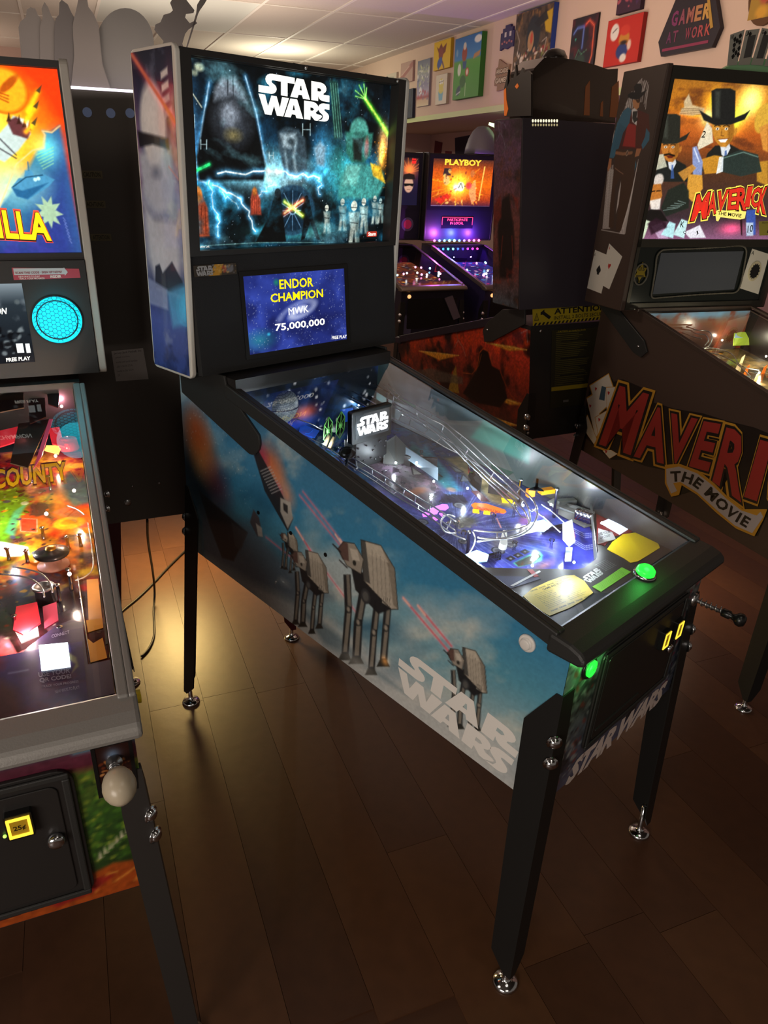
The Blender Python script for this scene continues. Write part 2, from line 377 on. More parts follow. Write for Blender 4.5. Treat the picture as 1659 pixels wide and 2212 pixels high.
# floor of staggered planks
pl_mats = [mat('floor_plank_%s' % k, c, .42, bump=.25, bscale=25, noise=.25) for k, c in (('dark', '#4c2f1e'), ('mid', '#52331f'), ('brown', '#472b1b'), ('warm', '#563722'))]
fb = MB(); fb.box((-3.2, -3.2, -.03), (9.2, 12.5, -.0046)); floor = struct(fb.build('floor', mat('floor_base', '#4a2e1d', .45)))
PW, PLN = .18, 1.2; plank_me = {}
for mi, m in enumerate(pl_mats):
    mb = MB(); mb.box((-PLN/2+.0006, -PW/2+.0006, -.0045), (PLN/2-.0006, PW/2-.0006, 0)); o = mb.build('plank', m); plank_me[mi] = o.data; bpy.data.objects.remove(o)
rnd = random.Random(3); npl = 0
for i in range(-26, 34):
    off = rnd.choice((0, .4, .8))+rnd.uniform(-.05, .05)
    for j in range(-2, 7):
        p = AX*(j*PLN+off-1.0)+BX*(i*PW-.6)
        d = p-CAM; z = d@FWD
        if z < .2: continue
        u = 829.5+FPX*(d@RGT)/z; v = 1106-FPX*(d@UPV)/z
        if -420 < u < 2100 and 700 < v < 2800 and -3 < p[0] < 5 and npl < 290:
            o = bpy.data.objects.new('plank', plank_me[rnd.randrange(4)]); COL.objects.link(o); o.parent = floor
            o.location = (p[0], p[1], 0); o.rotation_euler = (0, 0, AL); npl += 1
# ceiling of laid-in tiles
cb = MB(); cb.box((-4, -4, HC+.04), (10, 14, HC+.08)); ceiling = struct(cb.build('ceiling', mat('ceiling_slab', '#4a4038', .9)))
GO = np.array([3.1935, 5.1822, HC]); GA, GB = .6016, 1.5014
tb = MB(); tb.box((-GB/2+.012, -GA/2+.012, 0), (GB/2-.012, GA/2-.012, .015)); tobj = tb.build('tile', tilem); tme = tobj.data; bpy.data.objects.remove(tobj)
tb = MB(); tb.box((-GB/2+.012, -GA/2+.012, -.004), (GB/2-.012, GA/2-.012, .012)); tobj = tb.build('tile', lightpanel); lme = tobj.data; bpy.data.objects.remove(tobj)
bars = MB(); ncl = 0
for i in range(-13, 10):
    for j in range(-5, 6):
        c = GO+BX*(i+.5)*GA+AX*(j+.5)*GB
        if (c-WO)@BX > .75: continue
        d = c-CAM; z = d@FWD
        if z < .3: continue
        u = 829.5+FPX*(d@RGT)/z; v = 1106-FPX*(d@UPV)/z
        if not (-700 < u < 2300 and -700 < v < 420): continue
        panel = (i, j) in ((-2, 0), (-1, 0), (-5, 0))
        o = bpy.data.objects.new('tile', lme if panel else tme); COL.objects.link(o); o.parent = ceiling; o.location = c; o.rotation_euler = (0, 0, AL)
        if panel: o['label'] = 'pale smooth light diffuser panel'
        ncl += 1
def barbox(mb, c, u, L, w, z0, z1):
    u = np.array(u)/np.linalg.norm(u); v = np.array([-u[1], u[0], 0]); P = []
    for z in (z0, z1):
        for a, b in ((-1, -1), (1, -1), (1, 1), (-1, 1)): q = c+u*a*L/2+v*b*w/2; P.append((q[0], q[1], z))
    mb.add(P, [(0,3,2,1),(4,5,6,7),(0,1,5,4),(1,2,6,5),(2,3,7,6),(3,0,4,7)])
k = 0
for i in range(-13, 9):
    c = GO+BX*i*GA+AX*1.0
    if (c-WO)@BX < .1:
        mb = MB(); barbox(mb, c, AX, 13, .024, HC-.006, HC+.02); o = struct(mb.build('trim_%d' % (k+1), barm)); k += 1
for j in range(-4, 6):
    mb = MB(); c = GO+AX*j*GB-BX*3.4; e = -((c-WO)@BX); cc = c+BX*(e-6.0); barbox(mb, cc, BX, 12, .022, HC-.005, HC+.02); struct(mb.build('trim_%d' % (k+1), barm)); k += 1
# picture wall: a deep soffit over a recess
def slab(name, c0, along, L, z0, z1, thick, m, face):
    """a wall slab starting at c0, running along, thickness away from face"""
    a = np.array(along); f = np.array(face); P = []
    for z in (z0, z1):
        for q in (c0, c0+a*L, c0+a*L-f*thick, c0-f*thick): P.append((q[0], q[1], z))
    mb = MB(); mb.add(P, [(0,3,2,1),(4,5,6,7),(0,1,5,4),(1,2,6,5),(2,3,7,6),(3,0,4,7)]); return struct(mb.build(name, m))
ZS = 2.235
slab('wall_right', WO-AX*5.0, AX, 9.74, ZS, HC+.03, 1.3, wallm, -BX)
slab('wall_right_recess', WO+BX*1.3-AX*5.0, AX, 9.74, 0, HC+.03, .1, mat('recess_wall_paint', '#c9a9a0', .9), -BX)
slab('trim_40', WO-BX*.004-AX*5.0, AX, 9.74, ZS-.012, ZS+.035, .01, mat('soffit_edge_glow', '#c8d49a', .6), -BX)  # green LED glow along the soffit edge, put into the strip's colour
slab('wall_far', WO+AX*4.74+BX*1.35, -BX, 12, 0, HC+.03, .1, mat('far_wall_paint', '#c7aaa0', .9), -AX)

# ------------------------------------------------------------------ pinball machine shell
W = .565
FRONT = Fr((0, 0, 0), (1, 0, 0), (0, 0, 1)); LEFT = Fr((0, 0, 0), (0, -1, 0), (0, 0, 1))
RIGHT = Fr((W, 0, 0), (0, 1, 0), (0, 0, 1))
def bolt(mb, c, ax, r=.0085):
    mb.lathe([(r*1.35, 0), (r*1.35, .002), (r, .0025), (r, .006), (r*.75, .009), (r*.3, .0105), (0.0004, .011)], c, ax, 12)
def leg(root, M, x, y, sx, sy, ztop, fx, fy, m, zchamf=.09, bolts=True, fm=None):
    """folded steel leg on the corner (x, y); sx, sy point outwards"""
    mb = MB(); g = .0035; lv = []
    tx, ty, tz = M.T(x, y, ztop)
    zb = .045
    def sec(z, ws, wf, k):
        # k 0 at top .. 1 at foot
        cx = tx+(fx+sx*.014-tx)*k; cy = (ty+M.t*(ztop-z)*0)+(fy+sy*.016-ty)*k
        a = sx*g; b = sy*g
        return [(cx+a, cy+b, z), (cx+a, cy-sy*ws, z), (cx, cy-sy*ws, z), (cx, cy, z), (cx-sx*wf, cy, z), (cx-sx*wf, cy+b, z)]
    z1 = ztop-zchamf
    for z, ws, wf in ((ztop, .012, .036), (z1, .070, .042), (z1-.25, .066, .042), (.09, .056, .040), (zb, .016, .016)):
        lv.append(sec(z, ws, wf, (ztop-z)/(ztop-.0)))
    vs = [p for l in lv for p in l]; n = 6; fs = [(i*n+k, i*n+(k+1) % n, (i+1)*n+(k+1) % n, (i+1)*n+k) for i in range(len(lv)-1) for k in range(n)]
    fs += [(5, 4, 3, 2, 1, 0), tuple((len(lv)-1)*n+k for k in range(n))]; mb.add(vs, fs)
    o = mb.build('leg', m, root)
    f = MB(); f.lathe([(.028, 0), (.030, .003), (.027, .009), (.014, .013), (.008, .016), (.007, .03), (.0065, .10), (.001, .1005)], (fx, fy, 0), (0, 0, 1), 20)
    f.build('foot', fm or CHROME, o)
    if bolts:
        for dz in (.105, .155):
            bb = MB(); z = ztop-dz; k = dz/ztop; cx = tx+(fx+sx*.014-tx)*k; cy = ty+(fy+sy*.016-ty)*k; bolt(bb, (cx+sx*.0015, cy+sy*.0015, z), (sx, sy, 0), .0115); bb.build('bolt', CHROME, o)
    return o
def shell(root, M, c):
    """cabinet of boards, rails, lockdown bar, glass, four legs"""
    zf, zr, a, b, yt, L = c['zf'], c['zr'], c['top'], c['slope'], c.get('yt', 1.08), c.get('L', 1.315)
    zt = a+b*yt; side = [(0, zf), (0, a-.012), (-yt, zt-.012), (-L, zt-.012), (-L, zr)]
    T = M.T; sm = c.get('side_m', BLACKS)
    MB().prism(side, LEFT, -.018, 0).build('side_panel', sm, root, T)
    MB().prism([(-x, y) for x, y in side][::-1], RIGHT, -.018, 0).build('side_panel', sm, root, T)
    fz = a-.03
    MB().box((.018, 0, zf), (W-.018, .018, fz)).build('front_panel', sm, root, T)
    MB().box((.018, L-.018, zr), (W-.018, L, zt-.012)).build('rear_panel', c.get('rear_m', BLACKS), root, T)
    mb = MB(); mb.add([T(.018, .018, zf+.004), T(W-.018, .018, zf+.004), T(W-.018, L-.018, zr+.004), T(.018, L-.018, zr+.004), T(.018, .018, zf+.016), T(W-.018, .018, zf+.016), T(W-.018, L-.018, zr+.016), T(.018, L-.018, zr+.016)],
                      [(0,3,2,1),(4,5,6,7),(0,1,5,4),(1,2,6,5),(2,3,7,6),(3,0,4,7)]); mb.build('bottom_panel', BLACKS, root)
    MB().box((.0, yt+.01, zt-.012), (W, L, zt+.004)).build('rear_deck', c.get('deck_m', BLACKS), root, T)
    rm = c['rail_m']; rl, rh = c.get('rail_low', .032), c.get('rail_hi', .004)
    for fr, k in ((LEFT, -1), (RIGHT, 1)):
        e = c.get('rail_end', yt)
        P = [(k*.03, a+b*.03-rl), (k*.03, a+b*.03+rh), (k*e, a+b*e+rh), (k*e, a+b*e-rl)]
        if k > 0: P = P[::-1]
        mb = MB(); mb.prism(P, fr, 0, c.get('rail_out', .010))
        P2 = [(k*.03, a+b*.03-.004), (k*.03, a+b*.03+rh), (k*e, a+b*e+rh), (k*e, a+b*e-.004)]
        if k > 0: P2 = P2[::-1]
        mb.prism(P2, fr, -.017, 0.0005); mb.build('side_rail', rm, root, T, bevel=.003)
    prof = [(.047, a+.009), (.0, a+.002), (-.022, a-.006), (-.033, a-.016), (-.036, a-.030), (-.022, a-.036), (.047, a-.034)]
    x0, x1 = -.013, W+.013; n = len(prof)
    mb = MB(); vs = [(x, y, z) for x in (x0, x1) for y, z in prof]
    mb.add(vs, [tuple(range(n)), tuple(range(2*n-1, n-1, -1))]+[(i, n+i, n+(i+1) % n, (i+1) % n) for i in range(n)])
    mb.build('lockdown_bar', rm, root, T, bevel=.009)
    g = MB(); g.add([T(.016, .045, a+b*.045-.001), T(W-.016, .045, a+b*.045-.001), T(W-.016, yt+.02, a+b*(yt+.02)-.001), T(.016, yt+.02, a+b*(yt+.02)-.001)], [(0, 1, 2, 3)])
    g.build('playfield_glass', GLASS, root)
    lm = c.get('leg_m', mat('black_leg_paint', '#191918', .45)); h = c.get('leg_h', .29)
    leg(root, M, 0, 0, -1, -1, zf+h, -.028, .008, lm, fm=c.get('foot_m'))
    leg(root, M, W, 0, 1, -1, zf+h, W+.028, .008, lm, fm=c.get('foot_m'))
    fb_ = c.get('foot_back', .043); fo_ = c.get('foot_out', .028)
    leg(root, M, 0, L, -1, 1, zr+.21, -.028, L+fb_, lm, fm=c.get('foot_m'))
    leg(root, M, W, L, 1, 1, zr+.21, W+fo_, L+fb_, lm, fm=c.get('foot_m'))
def backbox(root, M, x0, x1, yf, yb, zb, zt, wing_m, body_m, th=.013, recess=.012, round_r=.018):
    """side wings, roof, floor and rear board; the front is left open"""
    T = M.T
    for k, x in ((0, x0), (1, x1)):
        fr = Fr((x, 0, 0), (0, -1, 0), (0, 0, 1)) if k == 0 else Fr((x, 0, 0), (0, 1, 0), (0, 0, 1))
        s = -1 if k == 0 else 1
        lo, hi = sorted((s*yf, s*yb)); MB().prism(rrect(lo, zb, hi, zt, round_r), fr, -th, 0).build('backbox_wing', wing_m, root, T, bevel=.003)
    MB().box((x0+th, yf+recess, zt-.022), (x1-th, yb, zt-.006)).build('backbox_roof', body_m, root, T)
    MB().box((x0+th, yf+recess, zb+.001), (x1-th, yb, zb+.014)).build('backbox_floor', body_m, root, T)
    MB().box((x0+th, yb-.012, zb+.014), (x1-th, yb, zt-.022)).build('backbox_rear_board', body_m, root, T)
def frame(mb, fr, x0, y0, x1, y1, w, d0, d1):
    for r in (rect(x0, y0, x1, y0+w), rect(x0, y1-w, x1, y1), rect(x0, y0+w, x0+w, y1-w), rect(x1-w, y0+w, x1, y1-w)): mb.prism(r, fr, d0, d1)
    return mb
class Qm:
    """pixel to art-plane coordinates"""
    def __init__(s, M, kind, val=0., a=.868, b=.115): s.M, s.k, s.v, s.a, s.b = M, kind, val, a, b
    def __call__(s, *pts):
        out = []
        for px, py in pts:
            if s.k == 'y': p = s.M.yp(px, py, s.v); out.append((p[0], p[2]))
            elif s.k == 'yr': p = s.M.yp(px, py, s.v); out.append((-p[0], p[2]))
            elif s.k == 'x': p = s.M.xp(px, py, s.v); out.append((-(p[1]+s.M.t*(p[2]-.6)), p[2]))
            elif s.k == 'xr': p = s.M.xp(px, py, s.v); out.append((p[1]+s.M.t*(p[2]-.6), p[2]))
            else: p = s.M.pf(px, py, 0, s.a, s.b); out.append((p[0], p[1]*math.sqrt(1+s.b*s.b)))
        return out if len(out) > 1 else out[0]
WHT = mat('printed_white', '#ece6dc', .5); WHT_E = mat('lit_white_print', '#fffdf2', .5, emit=1.25)
YEL_E = mat('lit_yellow_text', '#ffe100', .5, emit=1.0)

# ================================================================== 1. the space-themed machine in the middle
S = Mach(0, 0, 0, .0541)
sw = thing('pinball_machine', 'black pinball machine with snowy blue side art and two-line white title, in the middle', 'pinball machine', (0, 0, 0))
A0, B0 = .9236, .2345
shell(sw, S, dict(zf=.516, zr=.610, top=A0, slope=B0, rail_m=BLACK, yt=1.08))
YF, YB, ZB, ZT = 1.1216, 1.318, 1.192, 1.919
BX0, BX1 = -.074, .639
wingm = mat('grey_wing_edge', '#c9c4bb', .45)
backbox(sw, S, BX0, BX1, YF, YB, ZB, ZT, wingm, BLACKS)
# --- side art
q = Qm(S, 'x')
def p_side(P):
    P.grad([(.5, '#cfd0cb'), (.60, '#c4cbca'), (.68, '#92b4bc'), (.78, '#5a9bb2'), (.90, '#3f88b0'), (1.05, '#4680a6'), (1.2, '#567e9c')])
    P.cloud('#d8d6cf', .13, .50, .80, .75, 2, 2.2, .5); P.cloud('#f0e2cc', .07, .58, .8, .5, 9, 1.8, .6)
    P.cloud('#23506e', .12, .55, .8, .6, 4, 2.5, .55)
    g = np.clip(1-(P.Y-(.545-.06*P.X))/.10, 0, 1); P.mix(g*.85, '#c9cbc8')
    P.cloud('#8d969a', .05, .5, .75, .5, 6, 4, .15, mask=g)
    P.poly(q((430, 1090), (540, 1130), (600, 1200), (720, 1290), (640, 1300), (540, 1255), (437, 1195)), '#5f7181', .8, .02)
    P.poly(q((640, 1300), (730, 1370), (800, 1440), (880, 1500), (820, 1460), (700, 1390)), '#4c6a78', .6, .012)
    # explosions and smoke at the back
    P.glow(*q((437, 930)), .03, '#ffffff', .05)
    for px, py, r, c, a in ((415, 1010, .10, '#3a2a2a', .7), (430, 960, .06, '#c8642c', .8), (440, 1000, .045, '#e8a05a', .75), (425, 930, .05, '#a84a22', .7), (470, 1050, .05, '#7a3040', .6),
                            (585, 1000, .035, '#d8683a', .8), (600, 1030, .03, '#e88a58', .75), (620, 1070, .025, '#f09a70', .7), (566, 985, .022, '#c03a50', .8), (600, 1060, .015, '#e03a60', .7)):
        x, y = q((px, py)); P.ell(x, y, r, r*1.2, c, a, r*.8, .5)
    P.stars(150, '#dfe8f0', 3, .0012, (-1.3, -.95, .85, 1.15))
    # plain dark craft
    P.poly(q((430, 1060), (500, 1120), (535, 1150), (505, 1212), (480, 1205), (455, 1140)), '#39393c', .92, .004)
    P.poly(q((500, 1128), (535, 1152), (520, 1190), (508, 1180)), '#55585c', .8, .003)
    P.poly(q((545, 970), (560, 975), (606, 1060), (634, 1120), (622, 1148), (600, 1110), (572, 1060)), '#2c2c30', .95, .002)
    for i in range(9): P.line(q((563+i*3, 1018+i*6), (585+i*3, 1008+i*6)), .0022, '#c8c8c8', .8)
    P.poly(q((606, 1075), (628, 1085), (633, 1120), (622, 1142), (606, 1105)), '#b9b4aa', .9, .002); P.poly(q((612, 1086), (622, 1092), (622, 1110), (613, 1102)), '#2a2a2c', .9)
    P.poly(q((548, 1100), (560, 1118), (568, 1160), (556, 1158), (540, 1128)), '#54494c', .9, .003); P.poly(q((553, 1130), (566, 1140), (568, 1160), (558, 1158)), '#c9c2b8', .8, .002)
    # red beams
    for a, b, w in (((648, 1070), (765, 1215), .0035), (( 655, 1062), (778, 1220), .003), ((640, 1140), (670, 1188), .006), ((670, 1188), (775, 1330), .0028), ((575, 1160), (632, 1206), .003), ((872, 1292), (968, 1405), .006), ((905, 1310), (975, 1395), .006)):
        P.line(q(a, b), w, '#e2707a', .8, .002, glow=(.006, '#b01828', .35))
    for a, b in (((640, 1140), (655, 1165)), ((725, 1155), (742, 1180)), ((735, 1165), (750, 1190)), ((872, 1292), (885, 1308)), ((903, 1308), (918, 1328))): P.line(q(a, b), .006, '#ffd0c0', .9, .002)
    # plain blocky hulls on tall props, seen through drifting snow
    def hull(ox, oy, s, d=1.):
        f = lambda *pp: q(*[(ox+x*s, oy+y*s) for x, y in pp])
        for x0, y0, x1, y1, x2, y2, w in ((88, 130, 80, 200, 74, 290, 15), (112, 122, 106, 190, 100, 272, 16), (22, 75, 25, 150, 17, 258, 16), (58, 110, 46, 178, 42, 266, 19)):
            P.poly(f((x0-w/2, y0), (x0+w/2, y0), (x1+w/2, y1), (x2+w/2, y2), (x2-w/2, y2), (x1-w/2, y1)), '#26282a', .95, .0015)
            P.poly(f((x0-w*.1, y0), (x0+w*.3, y0), (x1+w*.4, y1-6), (x1-w*.1, y1-6)), '#8f877a', .85, .001); P.poly(f((x1-w*.2, y1+8), (x1+w*.3, y1+8), (x2+w*.3, y2-16), (x2-w*.2, y2-16)), '#9c9384', .85, .001)
            cx_, cz_ = q((ox+x1*s, oy+y1*s)); P.ell(cx_, cz_, .0085*s, .0105*s, '#4a4946'); P.ell(cx_, cz_, .005*s, .0065*s, '#a39a8c'); P.poly(f((x2-w*.9, y2+2), (x2-w*.5, y2-12), (x2+w*.5, y2-12), (x2+w*.9, y2+2)), '#34342f', .95, .001)
        P.poly(f((30, 55), (120, 110), (116, 150), (90, 160), (40, 108)), '#242527', .97, .002); cx_, cz_ = q((ox+62*s, oy+122*s)); P.ell(cx_, cz_, .016*s, .02*s, '#3a3c3e'); P.ell(cx_, cz_, .010*s, .013*s, '#5a5a58')
        P.poly(f((52, 0), (95, 12), (125, 62), (132, 150), (118, 150), (86, 118), (58, 88)), '#b4aa9a', 1)
        P.poly(f((52, 0), (62, 2), (72, 95), (58, 88)), '#4a4a48', .9)
        P.poly(f((95, 12), (125, 62), (132, 150), (122, 140), (112, 62)), '#877e70', .9); P.poly(f((62, 2), (95, 12), (112, 50), (66, 30)), '#c8beac', .8, .001); P.poly(f((98, 118), (118, 128), (118, 148), (98, 136)), '#d0c6b4', .8)
        for k in range(4): P.line(f((101+k*4, 121+k*2), (102+k*4, 136+k*2)), .0014*s, '#4a453e', .9)
        for k in range(5): P.line(f((76+k*9, 22+k*7), (80+k*9, 112+k*7)), .0014*s, '#6b655b', .6)
        P.line(f((52, 0), (95, 12), (125, 62), (132, 150), (118, 150), (86, 118), (58, 88)), .0018*s, '#23211f', .9, closed=True)
        P.poly(f((2, 20), (14, 4), (38, 8), (58, 42), (52, 74), (22, 56)), '#a0978a', 1, .001); P.poly(f((2, 20), (14, 4), (24, 8), (26, 46), (12, 42)), '#5f4640', .9, .001); P.poly(f((28, 18), (44, 22), (50, 46), (34, 44)), '#d0c6b6', .8, .001); P.ell(*q((ox+38*s, oy+50*s)), .006*s, .007*s, '#34332f')
        P.line(f((2, 20), (14, 4), (38, 8), (58, 42), (52, 74), (22, 56)), .0018*s, '#23211f', .9, closed=True); P.line(f((-8, 10), (8, 26)), .005*s, '#2b2626', .9); P.line(f((6, 44), (22, 60)), .004*s, '#2b2626', .9)
    hull(605, 1150, .30); hull(628, 1188, .62); hull(728, 1166, 1.0); hull(965, 1398, .66)
    x, y = q((770, 1430)); P.ell(x, y, .05, .02, '#c9c8c2', .6, .02); P.glow(*q((832, 1428)), .012, '#d88a3a', .8); P.ell(*q((615, 1258)), .02, .01, '#c8c8c4', .5, .01)
    P.mottle(.06, .006)
art('side_art', LEFT, -1.315, 0, 0, 1, 460, 190, p_side, artmat('art_side_satin', .28, coat=.35), sw,
    ymap=lambda X, V: (.516-.0715*X)+V*(np.minimum(.8936-B0*X, A0+B0*1.08-.014)-(.516-.0715*X)), T=S.Tn)
logo(LEFT, q((868, 1498), (1098, 1672), (1134, 1606), (852, 1400)) if 0 else [q((856, 1482)), q((1092, 1678)), q((1134, 1600)), q((866, 1392))], mat('title_print_white', '#f3efe8', .35, coat=.3), sw, T=S.T, name='title_lettering')
for px, py in ((559, 1107), (629, 1151), (704, 1198)):
    x, y = q((px, py)); b = MB(); b.prism(circ(x, y, .0055, 14), LEFT, .0005, .0025); b.build('side_bolt', PLBLK, sw, S.T)
# hinge arm
hp = [(-1.29, 1.205), (-1.285, 1.10), (-1.02, 1.018)]+arc(-.985, 1.045, .042, -120, 20)+[(-1.03, 1.145), (-1.05, 1.205)]
hp = [(-1.30, 1.20), (-1.295, 1.112)]+arc(-.972, 1.058, .042, 245, 390, 8)+[(-1.07, 1.17), (-1.08, 1.20)]
MB().prism(hp, LEFT, .002, .009).build('hinge_arm', BLACK, sw, S.T, bevel=.002)
MB().prism([(-x, y) for x, y in hp][::-1], RIGHT, .002, .009).build('hinge_arm', BLACK, sw, S.T, bevel=.002)
MB().prism([(-1.31, 1.16), (-1.04, 1.16), (-1.04, 1.196), (-1.31, 1.196)], LEFT, -.55, 0.001).build('neck_board', BLACKS, sw, S.T)
# --- backbox wing art
q = Qm(S, 'x', BX0)
def p_wing(P):
    P.grad([(1.19, '#3b4f92'), (1.32, '#4c5aa0'), (1.40, '#39406e'), (1.48, '#8f96ac'), (1.6, '#7c86a8'), (1.75, '#4a5478'), (1.85, '#2a2d49'), (1.92, '#1d1f31')])
    P.cloud('#20263f', .06, .5, .75, .7, 2); P.cloud('#a7aec2', .05, .6, .8, .35, 5)
    P.glow(*q((300, 330)), .02, '#a03038', .35, .12); P.glow(*q((372, 260)), .018, '#b03030', .6, .09); P.glow(*q((385, 345)), .02, '#c06848', .35, .08)
    P.poly(q((312, 440), (330, 470), (385, 480), (388, 640), (340, 620), (325, 560)), '#c9ccd6', .85, .012)
    P.ell(*q((331, 430)), .05, .035, '#aab1c8', .9, .014); P.poly(q((300, 330), (312, 420), (338, 455), (372, 460), (378, 400), (368, 320)), '#b4bacb', .95, .01)
    P.ell(*q((331, 270)), .058, .085, '#d6d6da', 1, .008); P.ell(*q((322, 250)), .03, .05, '#ecebea', .6, .02)
    P.poly(q((298, 283), (364, 300), (366, 322), (330, 312), (302, 318)), '#14151f', .95, .004)
    P.poly(q((330, 318), (350, 330), (362, 385), (322, 372)), '#c7ccd9', .6, .01); P.ell(*q((338, 372)), .02, .012, '#4a506a', .6, .01)
    P.poly(q((336, 575), (345, 570), (352, 590), (372, 565), (398, 615), (398, 640), (336, 620)), '#1f2436', .9, .003)
    P.poly(q((318, 598), (362, 625), (364, 670), (322, 655)), '#8e9ac0', .8, .004)
    for i, (px, py) in enumerate(((354, 158), (356, 186), (358, 214), (364, 242))):
        P.poly(q((px-7, py-2), (px+8, py-14), (px+9, py+2), (px-6, py+14)), '#ece4df', .9-.25*(i > 1)-.25*(i > 2), .003)
    P.line(q((276, 104), (378, 262)), .010, '#e8785e', .95, .003, glow=(.012, '#c02020', .5)); P.line(q((365, 360), (388, 390)), .004, '#e08070', .6, .002)
    P.poly(q((362, 630), (402, 612), (404, 700), (374, 708), (366, 660)), '#5a9ccf', .8, .008)  # pale blue patch: reflection of the cyan speaker light, painted in
    P.mottle(.05, .01)
art('wing_art', LEFT.__class__((BX0, 0, 0), (0, -1, 0), (0, 0, 1)), -YB+.007, -YF-.012, ZB+.007, ZT-.007, 90, 300, p_wing, artmat('art_wing_satin', .22, coat=.5), sw, T=S.Tn, d=.0006)
# --- lit backglass
BG = Fr((0, YF+.033, 0), (1, 0, 0), (0, 0, 1)); q = Qm(S, 'y', YF+.033)
mb = MB(); fr0 = Fr((0, YF, 0), (1, 0, 0), (0, 0, 1))
gx0, gx1, gz0, gz1 = -.034, .600, 1.500, 1.899
for r in (rect(BX0+.013, gz1, BX1-.013, ZT-.008), rect(BX0+.013, gz0, gx0, gz1), rect(gx1, gz0, BX1-.013, gz1), rect(BX0+.013, gz0-.012, BX1-.013, gz0)): mb.prism(r, fr0, -.036, -.002)
mb.build('backglass_frame', BLACKS, sw, S.T)
def p_bg(P):
    P.grad([(1.5, '#0c2030'), (1.6, '#12506a'), (1.68, '#1c6a8c'), (1.75, '#0e3048'), (1.9, '#05080c')])
    P.cloud('#020608', .10, .42, .62, .95, 3); P.cloud('#2fa0c8', .07, .56, .8, .6, 8)
    P.glow(*q((600, 375)), .10, '#bff4ff', .75, .045); P.glow(*q((405, 300)), .03, '#5ab4ff', .9, .09); P.glow(*q((520, 385)), .09, '#7fe0ff', .6, .02)
    P.glow(*q((735, 370)), .05, '#4ad0c8', .6, .06); P.glow(*q((640, 500)), .12, '#48b8a8', .55, .02); P.glow(*q((700, 330)), .03, '#58c8ff', .5, .05)
    P.glow(*q((828, 320)), .02, '#ff8a1a', 1.0, .05); P.glow(*q((825, 335)), .01, '#ffe060', .8, .03)
    P.stars(230, '#cfe8ff', 5, .0011)
    P.stars(120, '#ff9a30', 8, .0016, (.55, .60, 1.64, 1.76))
    # cloaked bulk, left
    P.line(q((452, 178), (440, 250), (428, 335), (420, 385), (445, 395)), .003, '#bfe6ff', .9, .002, glow=(.008, '#4aa0d8', .5)); P.line(q((530, 165), (555, 250), (572, 350), (580, 380)), .003, '#bfe6ff', .9, .002, glow=(.008, '#4aa0d8', .5))
    P.poly(q((470, 170), (492, 160), (515, 168), (540, 210), (562, 300), (574, 360), (570, 390), (430, 390), (424, 340), (444, 240)), '#060708', .97, .004)
    P.poly(q((464, 190), (480, 166), (508, 166), (528, 196), (534, 222), (500, 205), (462, 218)), '#7f8a96', .9, .006)
    P.line(q((492, 164), (492, 206)), .003, '#1b1e22', .9); P.line(q((503, 164), (504, 208)), .003, '#1b1e22', .9)
    P.ell(*q((503, 258)), .045, .045, '#59616e', .7, .03); P.ell(*q((496, 246)), .02, .02, '#b8c4d2', .6, .016); P.ell(*q((504, 292)), .02, .012, '#96854a', .6, .008)
    # pale hooded mass, middle
    P.poly(q((600, 285), (618, 274), (645, 280), (660, 300), (664, 370), (640, 380), (615, 378), (604, 330)), '#35454f', .95, .004)
    P.poly(q((606, 290), (640, 288), (630, 320), (612, 318)), '#cfe6ee', .6, .005); P.line(q((640, 300), (634, 340), (640, 372)), .007, '#bfdbe4', .6, .005); P.line(q((616, 326), (622, 372)), .006, '#9fbfca', .6, .004); P.ell(*q((628, 306)), .010, .008, '#1a262c', .8, .004)
    # armoured bulk, right
    P.poly(q((735, 380), (750, 355), (790, 352), (828, 372), (830, 400), (815, 430), (730, 430)), '#3f8f88', .95, .006)
    P.ell(*q((776, 285)), .034, .034, '#4e9c8e', .95, .004); P.poly(q((746, 285), (806, 288), (800, 335), (786, 352), (760, 352), (748, 330)), '#2c6a5c', .95, .004)
    P.poly(q((762, 300), (786, 298), (780, 348), (764, 346)), '#14110f', .85, .004); P.ell(*q((792, 318)), .008, .022, '#b0504a', .8, .004)
    P.poly(q((800, 352), (822, 360), (832, 396), (806, 380)), '#e9b62a', .95, .003); P.poly(q((748, 356), (780, 356), (770, 400), (740, 400)), '#7fc6b8', .6, .006)
    P.poly(q((712, 172), (728, 175), (738, 300), (722, 300)), '#1c3f38', .9, .003)
    for k in range(4): P.line(q((714+k*5, 180), (724+k*5, 296)), .002, '#7fc8a8', .6)
    P.poly(q((678, 320), (692, 305), (704, 318), (700, 360), (684, 356)), '#7c98a8', .9, .005)
    # green rays
    P.line(q((790, 215), (838, 288)), .006, '#d8ff60', .95, .002, glow=(.008, '#50d820', .9))
    for p in ((768, 196), (768, 208), (776, 184), (786, 182), (792, 190)): P.line(q((790, 214), p), .002, '#b8ff80', .9, glow=(.003, '#40c020', .5))
    P.line(q((404, 378), (452, 355)), .006, '#30f080', .95, .001, glow=(.006, '#10a050', .8))
    # lightning
    R = random.Random(4)
    for (a, b, w) in (((470, 375), (600, 372), .0035), ((600, 372), (690, 385), .0035), ((460, 400), (520, 430), .003), ((520, 430), (552, 500), .003), ((452, 390), (470, 470), .002), ((470, 470), (472, 510), .002), ((555, 425), (595, 400), .002), ((690, 385), (692, 420), .002), ((480, 415), (515, 450), .0018)):
        pts = [(a[0]+(b[0]-a[0])*i/7+R.uniform(-5, 5)*(0 < i < 7), a[1]+(b[1]-a[1])*i/7+R.uniform(-6, 6)*(0 < i < 7)) for i in range(8)]
        P.line(q(*pts), w, '#f2ffff', .95, .001, glow=(.008, '#58b8f0', .6))
